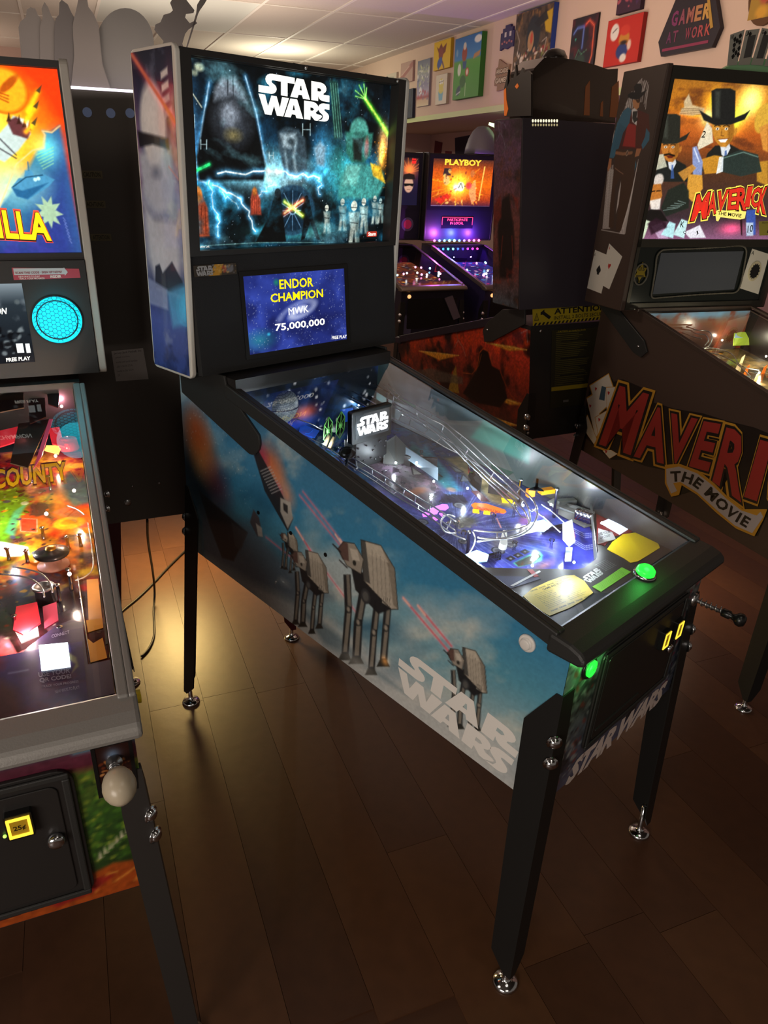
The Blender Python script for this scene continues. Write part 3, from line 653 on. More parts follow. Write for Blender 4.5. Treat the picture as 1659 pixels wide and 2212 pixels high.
    # round window with spokes, duelling beams, small plain figures
    c = q((632, 455)); P.ell(*c, .075, .062, '#1e3c52', .9, .003); P.ell(*c, .058, .05, '#0c2233', .9, .003)
    for k in range(12): P.line([c, (c[0]+.056*cos(k*pi/6), c[1]+.048*sin(k*pi/6))], .0022, '#6f9cc0', .8)
    P.ell(*c, .012, .011, '#6f9cc0', .8); P.ell(*c, .008, .007, '#0c2233')
    P.poly(q((598, 412), (606, 420), (612, 470), (618, 522), (552, 524), (580, 470), (590, 430)), '#050708', 1, .002); P.ell(*q((600, 418)), .010, .012, '#11161a')
    P.poly(q((658, 430), (668, 432), (676, 470), (692, 518), (684, 518), (670, 480), (658, 516), (650, 520), (656, 476), (648, 462)), '#06090b', 1, .002); P.ell(*q((662, 430)), .007, .009, '#0c1114')
    P.line(q((615, 460), (654, 432)), .005, '#ffd9a0', 1, .001, glow=(.007, '#ff5a18', .9)); P.line(q((615, 436), (654, 466)), .004, '#f6ff90', 1, .001, glow=(.006, '#c0e020', .8))
    for (px, py, s, c1) in ((425, 450, 1., '#8f3a20'), (549, 430, .55, '#a8402a')):
        P.poly(q((px-6*s, py-38*s), (px+8*s, py-38*s), (px+24*s, py), (px+28*s, py+62*s), (px-14*s, py+62*s), (px-14*s, py)), c1, .95, .003); P.ell(*q((px+2*s, py-30*s)), .012*s, .018*s, '#c0702c', .9, .002)
        for k in range(4): P.line(q((px-6*s+k*8*s, py-5*s), (px-10*s+k*10*s, py+55*s)), .0025*s, '#451208', .6)
    for px, py, s in ((706, 470, .8), (740, 460, .9), (765, 480, 1.35), (786, 462, 1.0), (810, 450, .8), (822, 452, .7)):
        P.ell(*q((px, py-26*s)), .0085*s, .010*s, '#dfe2d0', .95, .001); P.poly(q((px-9*s, py-16*s), (px+9*s, py-16*s), (px+7*s, py+10*s), (px+9*s, py+42*s), (px+2*s, py+42*s), (px, py+14*s), (px-4*s, py+42*s), (px-10*s, py+42*s), (px-6*s, py+8*s)), '#b9c4b8', .85, .003); P.poly(q((px+1*s, py-16*s), (px+9*s, py-16*s), (px+7*s, py+10*s), (px+9*s, py+42*s), (px+4*s, py+42*s)), '#3e5a5c', .6, .003)
        P.line(q((px-5*s, py-24*s), (px+5*s, py-23*s)), .002, '#23282a', .8); P.line(q((px-8*s, py), (px+6*s, py+2*s)), .003, '#2b3030', .8)
    P.cloud('#0a1014', .03, .55, .75, .5, 12, 1, 0, mask=(P.Y < 1.53)*1.)
    P.line(q((420, 532), (560, 524), (700, 524)), .0015, '#9fd8d0', .6)
    # small craft, upper left, as plain strokes
    for px, py, s in ((411, 262, 1.), (440, 312, .7), (586, 336, .5), (662, 280, .9)):
        P.line(q((px-9*s, py-14*s), (px-9*s, py+14*s)), .0022, '#a8c4c8', .9); P.line(q((px+9*s, py-14*s), (px+9*s, py+14*s)), .0022, '#a8c4c8', .9); P.line(q((px-9*s, py), (px+9*s, py)), .0015, '#a8c4c8', .9)
    P.line(q((408, 145), (408, 190)), .003, '#d8dcc0', .9); P.line(q((396, 215), (408, 190), (436, 232)), .0025, '#d8dcc0', .9); P.ell(*q((408, 200)), .008, .009, '#c8ccb4')
    P.ell(*q((430, 145)), .012, .008, '#b8c0a0', .8, .003); P.ell(*q((420, 157)), .008, .006, '#b8c0a0', .7, .003)
    P.cloud('#1c6078', .035, .58, .8, .55, 14, 1.6, .3, mask=(P.Y < 1.62)*1.); P.cloud('#8fe0f0', .05, .62, .85, .45, 21, 1.8, -.3); P.mottle(.30, .012); P.mottle(.25, .004, 9)
art('backglass', BG, gx0, gx1, gz0, gz1, 430, 300, p_bg, artmat('backlit_translite', .12, emit=1.15, coat=.0, base=.3), sw, T=S.Tn, d=0, label='lit backglass with cold blue space scene')
logo(BG, [q((561, 238)), q((710, 262)), q((711, 188)), q((558, 158))] if 0 else [q((558, 245)), q((711, 264)), q((711, 182)), q((558, 154))], WHT_E, sw, T=S.T, d=.001, name='title_lettering')
x, y = q((804, 506)); MB().prism(rrect(x-.022, y-.007, x+.018, y+.008, .004), BG, 0, .001).build('maker_badge', mat('lit_red_badge', '#c23a2a', .5, emit=.6), sw, S.T)
text('Stern', BG, x-.017, y-.004, x+.013, y+.006, WHT_E, sw, .02, d=.0018, T=S.T)
text('™ Lucasfilm Ltd.', BG, *q((415, 536)), *q((452, 530)), WHT_E, sw, .0, d=.0012, T=S.T)
mb = MB()
for px in (640, 838): x, y = q((px, 138 if px < 700 else 170)); MB().sphere((x, YF-.004, min(y, 1.905)), .004, 8, 6).build('glass_latch', STEEL, sw, S.T)
# --- speaker panel, leaning out at its foot
SPT, SPB = 1.487, 1.204
SP = Fr((0, YF-.030+.004, SPB), (1, 0, 0), (0, .034/(SPT-SPB)*1.0, 1)); spk = math.hypot(.034/(SPT-SPB), 1)
MB().prism(rect(BX0+.014, 0, BX1-.014, (SPT-SPB)*spk), SP, -.02, 0).build('speaker_panel', mat('speaker_cloth', '#1b1b1c', .9, bump=.9, bscale=900), sw, S.T)
class Qp(Qm):
    def __call__(s, *pts):
        out = []
        k = .034/(SPT-SPB)
        for px, py in pts:   # plane y = YF-.026 + k(z-SPB) - t(z-.6)
            p = S.hit(px, py, (0, 1, S.t-k), YF-.026-k*SPB+.6*S.t); out.append((p[0], (p[2]-SPB)*spk))
        return out if len(out) > 1 else out[0]
q = Qp(S, 'y')
tl, tr_, br, bl = q((521, 598), (739.5, 580), (751, 732), (542, 766)); lx0, lx1, ly0, ly1 = (tl[0]+bl[0])/2, (tr_[0]+br[0])/2, (bl[1]+br[1])/2, (tl[1]+tr_[1])/2
frame(MB(), SP, lx0-.012, ly0-.012, lx1+.012, ly1+.012, .012, .0, .0025).build('screen_bezel', PLBLK, sw, S.T)
def p_lcd(P):
    P.fill('#1f2c78'); P.cloud('#3a50b8', .08, .4, .7, .8, 3); P.cloud('#10164a', .06, .5, .75, .7, 5)
    x, y = q((648, 672))
    for k in range(60):
        t = k/60*2*pi*1.5; r = .01+.055*k/60
        P.ell(x+r*cos(t)*1.1-.2*r*sin(t), y+r*sin(t)*.35+r*cos(t)*.35, .008, .004, '#c8d0f0', .30, .006, .3)
    P.ell(x, y, .02, .008, '#e8ecff', .6, .012, .3); P.ell(*q((560, 735)), .03, .015, '#1f9a88', .7, .02); P.ell(*q((580, 722)), .004, .003, '#40d8ff', .9, .003)
    P.stars(420, '#e8f0ff', 4, .0008)
    P.ell(*q((596, 610)), .006, .006, '#18a060', .8, .006)
art('screen', SP, lx0, lx1, ly0, ly1, 230, 140, p_lcd, artmat('lit_screen', .1, emit=1.0, base=.1), sw, T=S.Tn, d=.0012)
def tq(s, b, fr, qq, m, par, bold=.0, d=.002, T=None, **k):
    """text whose box is given by two opposite corners' pixels along its slant: bl, br, tl"""
    p0, p1, p2 = qq(*b); 
    return text(s, fr, 0, 0, 1, 1, m, par, bold, d, warp=lambda x, y: (p0[0]+(p1[0]-p0[0])*x+(p2[0]-p0[0])*y, p0[1]+(p1[1]-p0[1])*x+(p2[1]-p0[1])*y), T=T, **k)
tq('ENDOR', ((603, 625), (676, 619), (602, 604)), SP, q, YEL_E, sw, .02, T=S.T)
tq('CHAMPION', ((584, 654), (697, 642), (583, 635)), SP, q, YEL_E, sw, .02, T=S.T)
tq('MWK', ((623, 681), (666, 674), (622, 666)), SP, q, WHT_E, sw, .0, T=S.T)
tq('75,000,000', ((594, 718), (701, 704), (593, 700)), SP, q, WHT_E, sw, .02, T=S.T)
tq('FREE PLAY', ((716, 733), (748, 730), (716, 726)), SP, q, WHT_E, sw, .01, T=S.T)
p0, p1, p2 = q((419, 599), (511, 591), (419, 572))
def p_plq(P): P.fill('#3a332c'); P.poly([(p0[0]+.04, p0[1]), (p0[0]+.06, p2[1]), (p0[0]+.085, p2[1]), (p0[0]+.075, p0[1])], '#c8902c', .9); P.ell(p0[0]+.10, (p0[1]+p2[1])/2, .012, .009, '#6a6a70'); P.ell(p0[0]+.085, (p0[1]+p2[1])/2, .007, .009, '#a84a3a', .8); P.scatter(40, (p0[0]+.05, p1[0], p0[1], p2[1]), (.001, .004), ['#c8a060', '#4a4038', '#8a8a90'], 3)
art('maker_plaque', SP, p0[0], p1[0], p0[1], p2[1]-.002, 60, 18, p_plq, artmat('art_gloss', .3), sw, T=S.Tn, d=.002)
logo(SP, [(p0[0]+.006, p0[1]+.002), (p0[0]+.052, p0[1]+.002), (p0[0]+.052, p2[1]-.004), (p0[0]+.006, p2[1]-.004)], mat('grey_print', '#9a9a9a', .5), sw, T=S.T, d=.003)
# top edge latches
mb = MB()
for x in (-.03, .28, .52, .60): MB().sphere((x, YF+.05, ZT-.005), .006, 8, 6).build('roof_screw', STEEL, sw, S.T)
# --- front face
FF = FRONT; q = Qm(S, 'y', 0)
def p_front(P):
    P.grad([(.5, '#5c5f78'), (.62, '#52586a'), (.75, '#6a7474'), (.88, '#8ba0a0')]); P.cloud('#202428', .06, .45, .7, .9, 3); P.cloud('#a8a8a8', .03, .55, .8, .5, 7)
    P.scatter(240, (.0, .13, .52, .88), (.003, .012), ['#c8c8c4', '#1c1f22', '#4c4c50', '#7a7a78', '#a03a30'], 5, a=.6); P.scatter(160, (.50, .565, .52, .88), (.003, .012), ['#c8c8c4', '#1c1f22', '#4c4c50', '#7a7a78', '#b0283a'], 6, a=.6)
    P.poly([(0, .5), (.565, .5), (.565, .56), (0, .54)], '#5d5f78', .8, .008); P.mottle()
art('front_art', FF, 0, W, .516, A0-.036, 140, 100, p_front, artmat('art_side_satin'), sw, T=S.Tn, d=.0006)
logo_row = mat('front_title_print', '#d8c6be', .5)
ta = [(0, 0), (1, 0)]
tq('STAR WARS', ((1216, 1702), (1421, 1518), (1243, 1640)), FF, q, logo_row, sw, .05, T=S.T, d=.0015, name='title_lettering', space=.85)
dx0, dx1, dz0, dz1 = .128, .495, .587, .842
o = MB(); o.prism(rrect(dx0, dz0, dx1, dz1, .022), FF, 0, .006); door = o.build('coin_door', BLACKS, sw, S.T, bevel=.002)
frame(MB(), FF, dx0+.004, dz0+.004, dx1-.004, dz1-.004, .012, .006, .010).build('door_frame', BLACK, door, S.T, bevel=.002)
MB().prism(rrect(dx0+.022, dz0+.02, dx1-.022, dz1-.02, .012), FF, .006, .009).build('door_panel', BLACKS, door, S.T, bevel=.0015)
SLOTE = mat('lit_amber_slot', '#ffd23c', .4, emit=1.3)
for px, py in ((1422, 1375), (1450, 1353)):
    x, y = q((px, py)); e = MB(); e.prism(rrect(x-.015, y-.024, x+.015, y+.024, .003), FF, .009, .020); h = e.build('coin_slot_housing', PLBLK, door, S.T)
    frame(MB(), FF, x-.012, y-.020, x+.012, y+.020, .003, .020, .022).build('coin_slot', SLOTE, door, S.T); MB().prism(rect(x-.008, y-.016, x+.008, y+.016), FF, .0195, .0205).build('coin_slot', mat('dim_amber', '#8a6a14', .4, emit=.5), door, S.T)
    text('25¢', FF, x-.006, y-.006, x+.006, y+.004, mat('black_print', '#0c0c0c', .6), door, T=S.T, d=.0212)
x, y = q((1435, 1395)); k = MB(); k.lathe([(.011, 0), (.011, .006), (.009, .009), (.003, .0095)], S.T(x, -.009, y), (0, -1, 0), 16); k.build('lock', CHROME, door)
MB().prism(rect(.16, .63, .34, .634), FF, .009, .011).build('door_ridge', BLACK, door, S.T)
# start button
x, y = q((1271, 1441)); b = MB(); b.lathe([(.024, 0), (.024, .004), (.020, .006), (.0185, .006)], S.T(x, 0, y), (0, -1, 0), 24); st = b.build('start_button', PLBLK, sw)
GRN = mat('lit_green_plastic', '#16d62e', .3, emit=2.2, ecol='#20e830')
b = MB(); b.lathe([(.0175, .003), (.0175, .009), (.012, .0105), (.001, .011)], S.T(x, 0, y), (0, -1, 0), 24); b.build('button_cap', GRN, st)
text('START', FF, x-.012, y-.004, x+.012, y+.004, mat('dark_green_print', '#063a0c', .6), st, .01, T=S.T, d=.0115)
lamp('button_light', 'POINT', (x, -.045, y), .12, (.1, 1, .15), .012)
# action button on the lockdown bar
p = S.hit(1391, 1243, (0, -B0*.2, 1), A0+.006); b = MB(); b.lathe([(.024, 0), (.024, .006), (.021, .008)], p, (0, -.2, 1), 24); ab = b.build('action_button', CHROME, sw)
b = MB(); b.lathe([(.020, .006), (.019, .016), (.014, .021), (.001, .023)], p, (0, -.2, 1), 24); b.build('button_cap', GRN, ab)
lamp('button_light', 'POINT', (p[0], p[1]-.01, p[2]+.045), .16, (.1, 1, .15), .015)
# flipper button
x, y = Qm(S, 'x')((1141, 1388)); c = S.T(0, -x, y)
b = MB(); b.lathe([(.0185, 0), (.0185, .004), (.0175, .006), (.012, .006), (.012, .005), (.0115, .012), (.009, .0135), (.001, .013)], c, (-1, 0, 0), 24); b.build('flipper_button', WHITEP, sw)
b = MB(); b.lathe([(.0185, 0), (.0185, .004), (.0175, .006), (.012, .006), (.0115, .012), (.001, .013)], (W, c[1], c[2]), (1, 0, 0), 24); b.build('flipper_button', WHITEP, sw)
# plunger
pz = .80; px_ = .535
b = MB(); b.lathe([(.016, 0), (.016, .012), (.008, .014), (.0045, .016), (.0045, .10)], S.T(px_, 0, pz), (0, -1, -.05), 16); pl = b.build('plunger', STEEL, sw)
pts = [(px_+.008*cos(t), -.02-.010*t/(2*pi)*1.15, pz+.008*sin(t)) for t in np.linspace(0, 2*pi*5, 60)]; MB().tube([S.T(*p) for p in pts], .0013, 5).build('spring', STEEL, pl)
b = MB(); b.lathe([(.004, .07), (.010, .074), (.010, .09), (.006, .094), (.009, .102), (.015, .108), (.016, .116), (.011, .124), (.001, .126)], S.T(px_, 0, pz), (0, -1, -.05), 18); b.build('knob', PLBLK, pl)

# --- playfield of the middle machine
PFA, PFB = .868, .115; kY = math.sqrt(1+PFB*PFB)
PFF = Fr((0, 0, PFA), (1, 0, 0), (0, 1, PFB)); q = Qm(S, 'p')
def p_pf(P):
    P.grad([(.0, '#2c3f9a'), (.25, '#3648b0'), (.4, '#3a4a92'), (.6, '#39486e'), (.8, '#2a4a72'), (1.1, '#15202e')])
    P.cloud('#6a5ac0', .08, .45, .75, .6, 2); P.cloud('#1c2450', .07, .5, .8, .7, 5); P.cloud('#3a9098', .06, .6, .8, .5, 8, mask=(P.Y > .45)*1.)
    c = q((985, 1140)); R = random.Random(2)
    for k in range(150):
        t = R.uniform(0, 2*pi); r0, r1 = R.uniform(.04, .10), R.uniform(.10, .30)
        P.line([(c[0]+r0*cos(t), c[1]+r0*sin(t)), (c[0]+r1*cos(t), c[1]+r1*sin(t))], .0012, '#a8b8f8', R.uniform(.25, .7))
    P.poly(q((760, 985), (870, 980), (960, 1050), (930, 1110), (830, 1060)), '#5a4436', .7, .02)
    P.poly(q((890, 955), (960, 1010), (985, 1060), (960, 1055), (880, 980)), '#2f8a88', .8, .01); P.poly(q((920, 960), (1000, 1060), (985, 1062), (905, 975)), '#4aa8c8', .7, .008)
    P.poly(q((960, 990), (1010, 1030), (1060, 1085), (1110, 1100), (1130, 1080), (1060, 1030), (1000, 985)), '#9a8450', .85, .01)
    P.ell(*q((1005, 1128)), .035, .022, '#5a5648', .9, .008); P.scatter(50, (c[0]-.02, c[0]+.06, c[1]-.03, c[1]+.03), (.002, .006), ['#8a8470', '#3c3a32', '#6c6656'], 3)
    P.ell(*q((900, 1062)), .03, .015, '#7a4a34', .8, .006); P.ell(*q((975, 1058)), .012, .014, '#b08870', .8, .004); P.poly(q((960, 1068), (1000, 1070), (1010, 1090), (950, 1085)), '#16161c', .8, .006)
    P.poly(q((1060, 1160), (1110, 1150), (1115, 1180), (1060, 1190)), '#8a8078', .7, .01); P.line(q((1073, 1120), (1082, 1140)), .004, '#f0a0a0', .9, .001)
    # arrow and button lamps, unlit
    for tri in (((905, 1003), (922, 1012), (893, 990)), ((868, 998), (890, 1002), (865, 983)), ((893, 1026), (913, 1025), (890, 1010)), ((918, 1003), (955, 1030), (925, 1020)), ((1001, 1020), (970, 1003), (985, 1020)), ((995, 1040), (1015, 1040), (1000, 1025)), ((1012, 1045), (1035, 1060), (1022, 1062))):
        P.line(q(*tri), .0035, '#1a1a20', .9, closed=True); P.poly(q(*tri), '#9aa08c', .45)
    P.poly(q((1017, 1061), (1035, 1061), (1058, 1084), (1040, 1084)), '#5c2c34', .95, .001)
    for c2, r in (((992, 1092), .016), (((913, 1128)), .014), ((1103, 1176), .015), ((1076, 1190), .016), ((1000, 1170), .012)):
        P.ell(*q(c2), r, r, '#22242c', .9, .001); P.ell(*q(c2), r*.8, r*.8, '#8a8c94', .8, .001); P.ell(*q(c2), r*.5, r*.5, '#4a4c58', .8, .001)
    P.poly(q((1108, 1217), (1140, 1200), (1165, 1192), (1172, 1200), (1170, 1212), (1120, 1226)), '#4fc890', .9, .003); P.poly(q((1112, 1216), (1140, 1203), (1164, 1196), (1168, 1203), (1150, 1218), (1120, 1224)), '#16302c', .95, .001)
    for c2 in ((1103, 1207), (1119, 1200), (1134, 1192)): x, y = q(c2); P.poly(rect(x-.010, y-.007, x+.010, y+.007), '#14161c', .95); P.ell(x, y, .004, .003, '#a8a8a8', .8)
    P.ell(*q((1175, 1222)), .03, .01, '#e08858', .6, .01)
    # shooter lane side, blue panels with white strokes
    P.poly(q((1225, 1120), (1275, 1110), (1285, 1210), (1200, 1225), (1205, 1160)), '#3038a8', .95, .004)
    for k in range(3):
        P.line(q((1240, 1142+k*4), (1262, 1154+k*4), (1278, 1152+k*4)), .0022, '#e8ecff', .9); P.line(q((1240, 1166+k*4), (1264, 1180+k*4), (1280, 1177+k*4)), .0022, '#e8ecff', .9)
    P.poly(q((1228, 1125), (1234, 1124), (1243, 1160), (1240, 1165)), '#d03848', .95, .001)
    P.stars(80, '#ffffff', 9, .0012); P.mottle(.2, .01)
mb = MB(); mb.add([(.019, .02, PFA+.0), (W-.019, .02, PFA+.0), (W-.019, 1.09, PFA+PFB*1.09), (.019, 1.09, PFA+PFB*1.09), (.019, .02, PFA-.012), (W-.019, .02, PFA-.012), (W-.019, 1.09, PFA+PFB*1.09-.012), (.019, 1.09, PFA+PFB*1.09-.012)],
                  [(0,1,2,3),(7,6,5,4),(0,4,5,1),(1,5,6,2),(2,6,7,3),(3,7,4,0)])
pf = mb.build('playfield', mat('playfield_wood', '#3a3430', .3), sw)
art('playfield_print', PFF, .02, W-.02, .05, 1.09*kY, 240, 420, p_pf, artmat('art_playfield', .18, coat=.6), pf, d=.0006)
text('TATOOINE', PFF, 0, 0, 1, 1, PLBLK, pf, .02, d=.0032, warp=lambda x, y: (lambda o, a, b: (o[0]+(a[0]-o[0])*x+(b[0]-o[0])*y, o[1]+(a[1]-o[1])*x+(b[1]-o[1])*y))(*q((1083, 1106), (1030, 1096), (1080, 1112))))
def insert(px, shape, m, name='lamp_insert', h=.0028):
    mb = MB(); mb.prism(shape, PFF, 0, h); return mb.build(name, m, pf)
ORE = mat('lit_orange_insert', '#ff5a10', .3, emit=1.6); PUE = mat('lit_purple_insert', '#d070ff', .3, emit=1.4); YLE = mat('lit_yellow_insert', '#ffd210', .3, emit=1.6)
insert(0, q((1018, 1092), (1025, 1088), (1050, 1090), (1090, 1103), (1093, 1107), (1088, 1110), (1050, 1105), (1024, 1099)), ORE)
insert(0, q((1021, 1101), (1034, 1103), (1035, 1110), (1021, 1108)), YLE); insert(0, q((1045, 1104), (1059, 1106), (1058, 1113), (1044, 1111)), YLE)
insert(0, q((1083, 1077), (1105, 1082), (1112, 1088), (1085, 1086)), YLE)
for sh in (((940, 1096), (955, 1091), (966, 1092), (969, 1098), (962, 1103), (948, 1102)), ((924, 1103), (936, 1098), (948, 1104), (944, 1111), (932, 1113), (928, 1108)), ((912, 1112), (918, 1108), (928, 1112), (922, 1117), (914, 1117)), ((948, 1111), (955, 1110), (961, 1114), (955, 1117)), ((934, 1119), (940, 1118), (946, 1123), (940, 1126))):
    insert(0, q(*sh), PUE)
# inner side walls: the near one dark, the far one with printed art
def wall_art(P):
    P.grad([(.0, '#3c3a38'), (.3, '#4d4a44'), (.45, '#57605c'), (.7, '#6a7a7c'), (.95, '#8f959c'), (1.1, '#4e6a66')], 'X')
    P.poly([(.42, .90), (.80, 1.02), (.80, 1.08), (.42, 1.02)], '#4a5250', .7, .01); P.poly([(.50, .99), (.70, 1.01), (.66, 1.075), (.50, 1.04)], '#4a9a88', .7, .006)
    P.poly([(.0, .8), (.25, .8), (.33, 1.02), (.0, 1.0)], '#1a1c20', .85, .01); P.cloud('#70706c', .05, .5, .8, .4, 3)
IR = Fr((W-.0185, 0, 0), (0, -1, 0), (0, 0, 1))
art('inner_side_art', IR, -1.09, -.03, 0, 1, 160, 40, lambda P: (P.__setattr__('X', -P.X), wall_art(P)), artmat('art_gloss', .3), sw, ymap=lambda X, V: (PFA-PFB*X)+V*((A0-B0*X-.006)-(PFA-PFB*X)), d=.0006, T=S.Tn)
IL = Fr((.0185, 0, 0), (0, 1, 0), (0, 0, 1))
MB().prism([(.03, PFA), (1.09, PFA+PFB*1.09), (1.09, A0+B0*1.09-.01), (.03, A0-.002)], IL, 0, .001).build('inner_side_sheet', mat('steel_sheet', '#8c9096', .35, .8), sw, S.T)
# rear wall inside, with lit scenes
RWY = 1.085; RW = Fr((0, RWY, 0), (1, 0, 0), (0, 0, 1))
def p_rw(P):
    P.fill('#0b1018'); P.cloud('#1c3a70', .05, .45, .7, .8, 3); P.glow(.2, 1.02, .08, '#1840d0', .8, .02); P.glow(.26, 1.05, .04, '#ff6020', .9, .02); P.stars(60); P.glow(.42, 1.04, .06, '#4a80b8', .5, .03)
art('rear_wall_art', RW, .02, W-.02, PFA+PFB*RWY, A0+B0*RWY-.012, 120, 50, p_rw, artmat('lit_rear_scene', .2, emit=.5, base=.4), sw, T=S.Tn)
BULBM = mat('lit_cool_bulb', '#dff0ff', .3, emit=7)
def P3(px, py, h): return S.pf(px, py, h)
# globe
gc = P3(600, 872, .088); g = MB(); g.sphere(gc, .058, 36, 24)
def p_globe_mat():
    m = mat('grey_panelled_globe', '#a9b3ae', .45); nt = m.node_tree; b = nt.nodes['Principled BSDF']
    tc = nt.nodes.new('ShaderNodeTexCoord'); br = nt.nodes.new('ShaderNodeTexBrick'); mp = nt.nodes.new('ShaderNodeMapping')
    nt.links.new(tc.outputs['Object'], mp.inputs['Vector']); mp.inputs['Rotation'].default_value = (1.3, .1, .2); mp.inputs['Scale'].default_value = (60, 60, 60)
    nt.links.new(mp.outputs['Vector'], br.inputs['Vector']); br.inputs['Color1'].default_value = (.42, .47, .44, 1); br.inputs['Color2'].default_value = (.22, .26, .24, 1); br.inputs['Mortar'].default_value = (.06, .08, .07, 1)
    br.inputs['Scale'].default_value = 1.; br.inputs['Mortar Size'].default_value = .03; br.inputs['Brick Width'].default_value = .6; br.inputs['Row Height'].default_value = .3
    nt.links.new(br.outputs['Color'], b.inputs['Base Color']); return m
go = g.build('globe', p_globe_mat(), pf)
mb = MB(); R_ = .0585
for zz, w in ((-.004, .002),): mb.tube([(gc[0]+R_*cos(t), gc[1]+R_*sin(t), gc[2]-.006) for t in np.linspace(0, 2*pi, 40)], .0016, 5, False)
mb.build('equator_groove', mat('dark_groove', '#1d2220', .7), go)
MB().lathe([(.02, -.075), (.02, -.052)], gc).build('globe_stand', PLBLK, go)
# printed plastics: fiery card, hexagonal wings, blocks
def plate(pxs, h, m, name, th=.002, par=pf):
    P = [P3(px, py, hh) for (px, py), hh in zip(pxs, h if hasattr(h, '__len__') else [h]*len(pxs))]
    a = Vector(P[1])-Vector(P[0]); b = Vector(P[2])-Vector(P[0]); n = a.cross(b).normalized()*th
    mb = MB(); k = len(P); mb.add(P+[tuple(Vector(p)+n) for p in P], [tuple(range(k)), tuple(range(2*k-1, k-1, -1))]+[(i, k+i, k+(i+1) % k, (i+1) % k) for i in range(k)]); return mb.build(name, m, par)
cy = P3(695, 905, .02)[1]
CF = Fr((0, cy, 0), (1, 0, 0), (0, 0, 1)); qc = Qm(S, 'y', cy+S.t*(P3(695, 905, .02)[2]-.6))
a_, b_, c_, d_ = qc((664, 893), (722, 881), (726, 862), (668, 868))
def p_fire(P):
    P.fill('#0d0a10'); cx, cy2 = (a_[0]+b_[0])/2, (a_[1]+c_[1])/2
    P.ell(cx, cy2, .026, .016, '#c0200c', .9, .012); P.ell(cx+.002, cy2, .018, .012, '#ff6a18', .9, .01); P.ell(cx+.003, cy2-.001, .008, .007, '#ffe890', .9, .006); P.ell(a_[0]+.006, a_[1]+.008, .007, .006, '#8ab8ff', .9, .005)
art('scene_card', CF, a_[0], b_[0], a_[1]-.004, c_[1]+.010, 40, 24, p_fire, artmat('lit_card', .2, emit=.9, base=.4), pf)
GRP = mat('green_edge_plastic', '#79c86a', .4, emit=.15); DKP = mat('dark_panel_plastic', '#0c120e', .35); TAN = mat('tan_plastic', '#b49a72', .5)
def hexwing(cpx, cpy, h, tilt):
    c = Vector(P3(cpx, cpy, h)); r = .036; F_ = Fr(c, (cos(tilt), sin(tilt), 0), (0, -.1, 1))
    hexp = [(r*.62*cos(a), r*1.12*sin(a)) for a in (radians(k) for k in (90, 30, -30, -90, -150, 150))]
    o = MB().prism(hexp, F_, -.0015, 0).build('wing_panel', DKP, pf)
    mb = MB()
    for i in range(6): mb.tube([F_(*hexp[i], .001), F_(*hexp[(i+1) % 6], .001)], .0013, 5)
    for i in range(6): mb.tube([F_(*hexp[i], .001), F_(0, 0, .001)], .001, 5)
    mb.build('wing_ribs', GRP, o); MB().lathe([(.008, 0), (.007, .004), (.003, .006)], F_(0, 0, 0), F_.N, 14).build('wing_hub', GRP, o)
hexwing(708, 930, .05, .25); hexwing(735, 918, .06, .25)
MB().sphere(P3(722, 925, .048), .012, 14, 10).build('craft_body', mat('grey_plastic', '#6d7270', .5), pf)
MB().tube([P3(700, 965, .01), P3(712, 940, .035)], .006, 8).build('craft_strut', TAN, pf); MB().tube([P3(712, 968, .01), P3(722, 945, .035)], .006, 8).build('craft_strut', TAN, pf)
# small display on its black block
my = P3(822, 1000, .0)[1]
qm = Qm(S, 'y', my+S.t*(P3(822, 1000, .05)[2]-.6)); sx = qm((765, 958), (851, 942), (846, 876), (760, 890)); mx0, mx1 = (sx[0][0]+sx[3][0])/2, (sx[1][0]+sx[2][0])/2; mz0, mz1 = (sx[0][1]+sx[1][1])/2, (sx[2][1]+sx[3][1])/2
MF = Fr((0, my, 0), (1, 0, 0), (0, 0, 1))
ms = MB().prism(rrect(mx0, mz0, mx1, mz1, .006), MF, -.018, 0).build('mini_display', PLBLK, pf, bevel=.002)
MB().prism(rect(mx0+.012, mz0+.014, mx1-.012, mz1-.010), MF, 0, .0008).build('display_glass', mat('lit_grey_screen', '#3a3d40', .2, emit=.35), ms)
x0, x1, z0, z1 = mx0+.017, mx1-.016, mz0+.022, mz1-.018
logo(MF, [(x0, z0), (x1, z0), (x1, z1), (x0, z1)], mat('lit_screen_title', '#ffffff', .4, emit=2.2), ms, d=.0015, name='title_lettering')
zb_ = PFA+PFB*my; MB().box((mx0+.018, my+.004, zb_), (mx1-.012, my+.05, mz0+.002)).build('display_block', mat('black_machined_block', '#15171a', .4, .3), pf, bevel=.002)
mb = MB(); R = random.Random(5)
for k in range(16): mb.lathe([(.0025, 0), (.0025, .004), (.001, .005)], (R.uniform(mx0+.025, mx1-.018), my+.004, R.uniform(zb_+.008, mz0-.006)), (0, -1, 0), 8)
tag(mb.build('block_screws', CHROME, pf), kind='stuff')
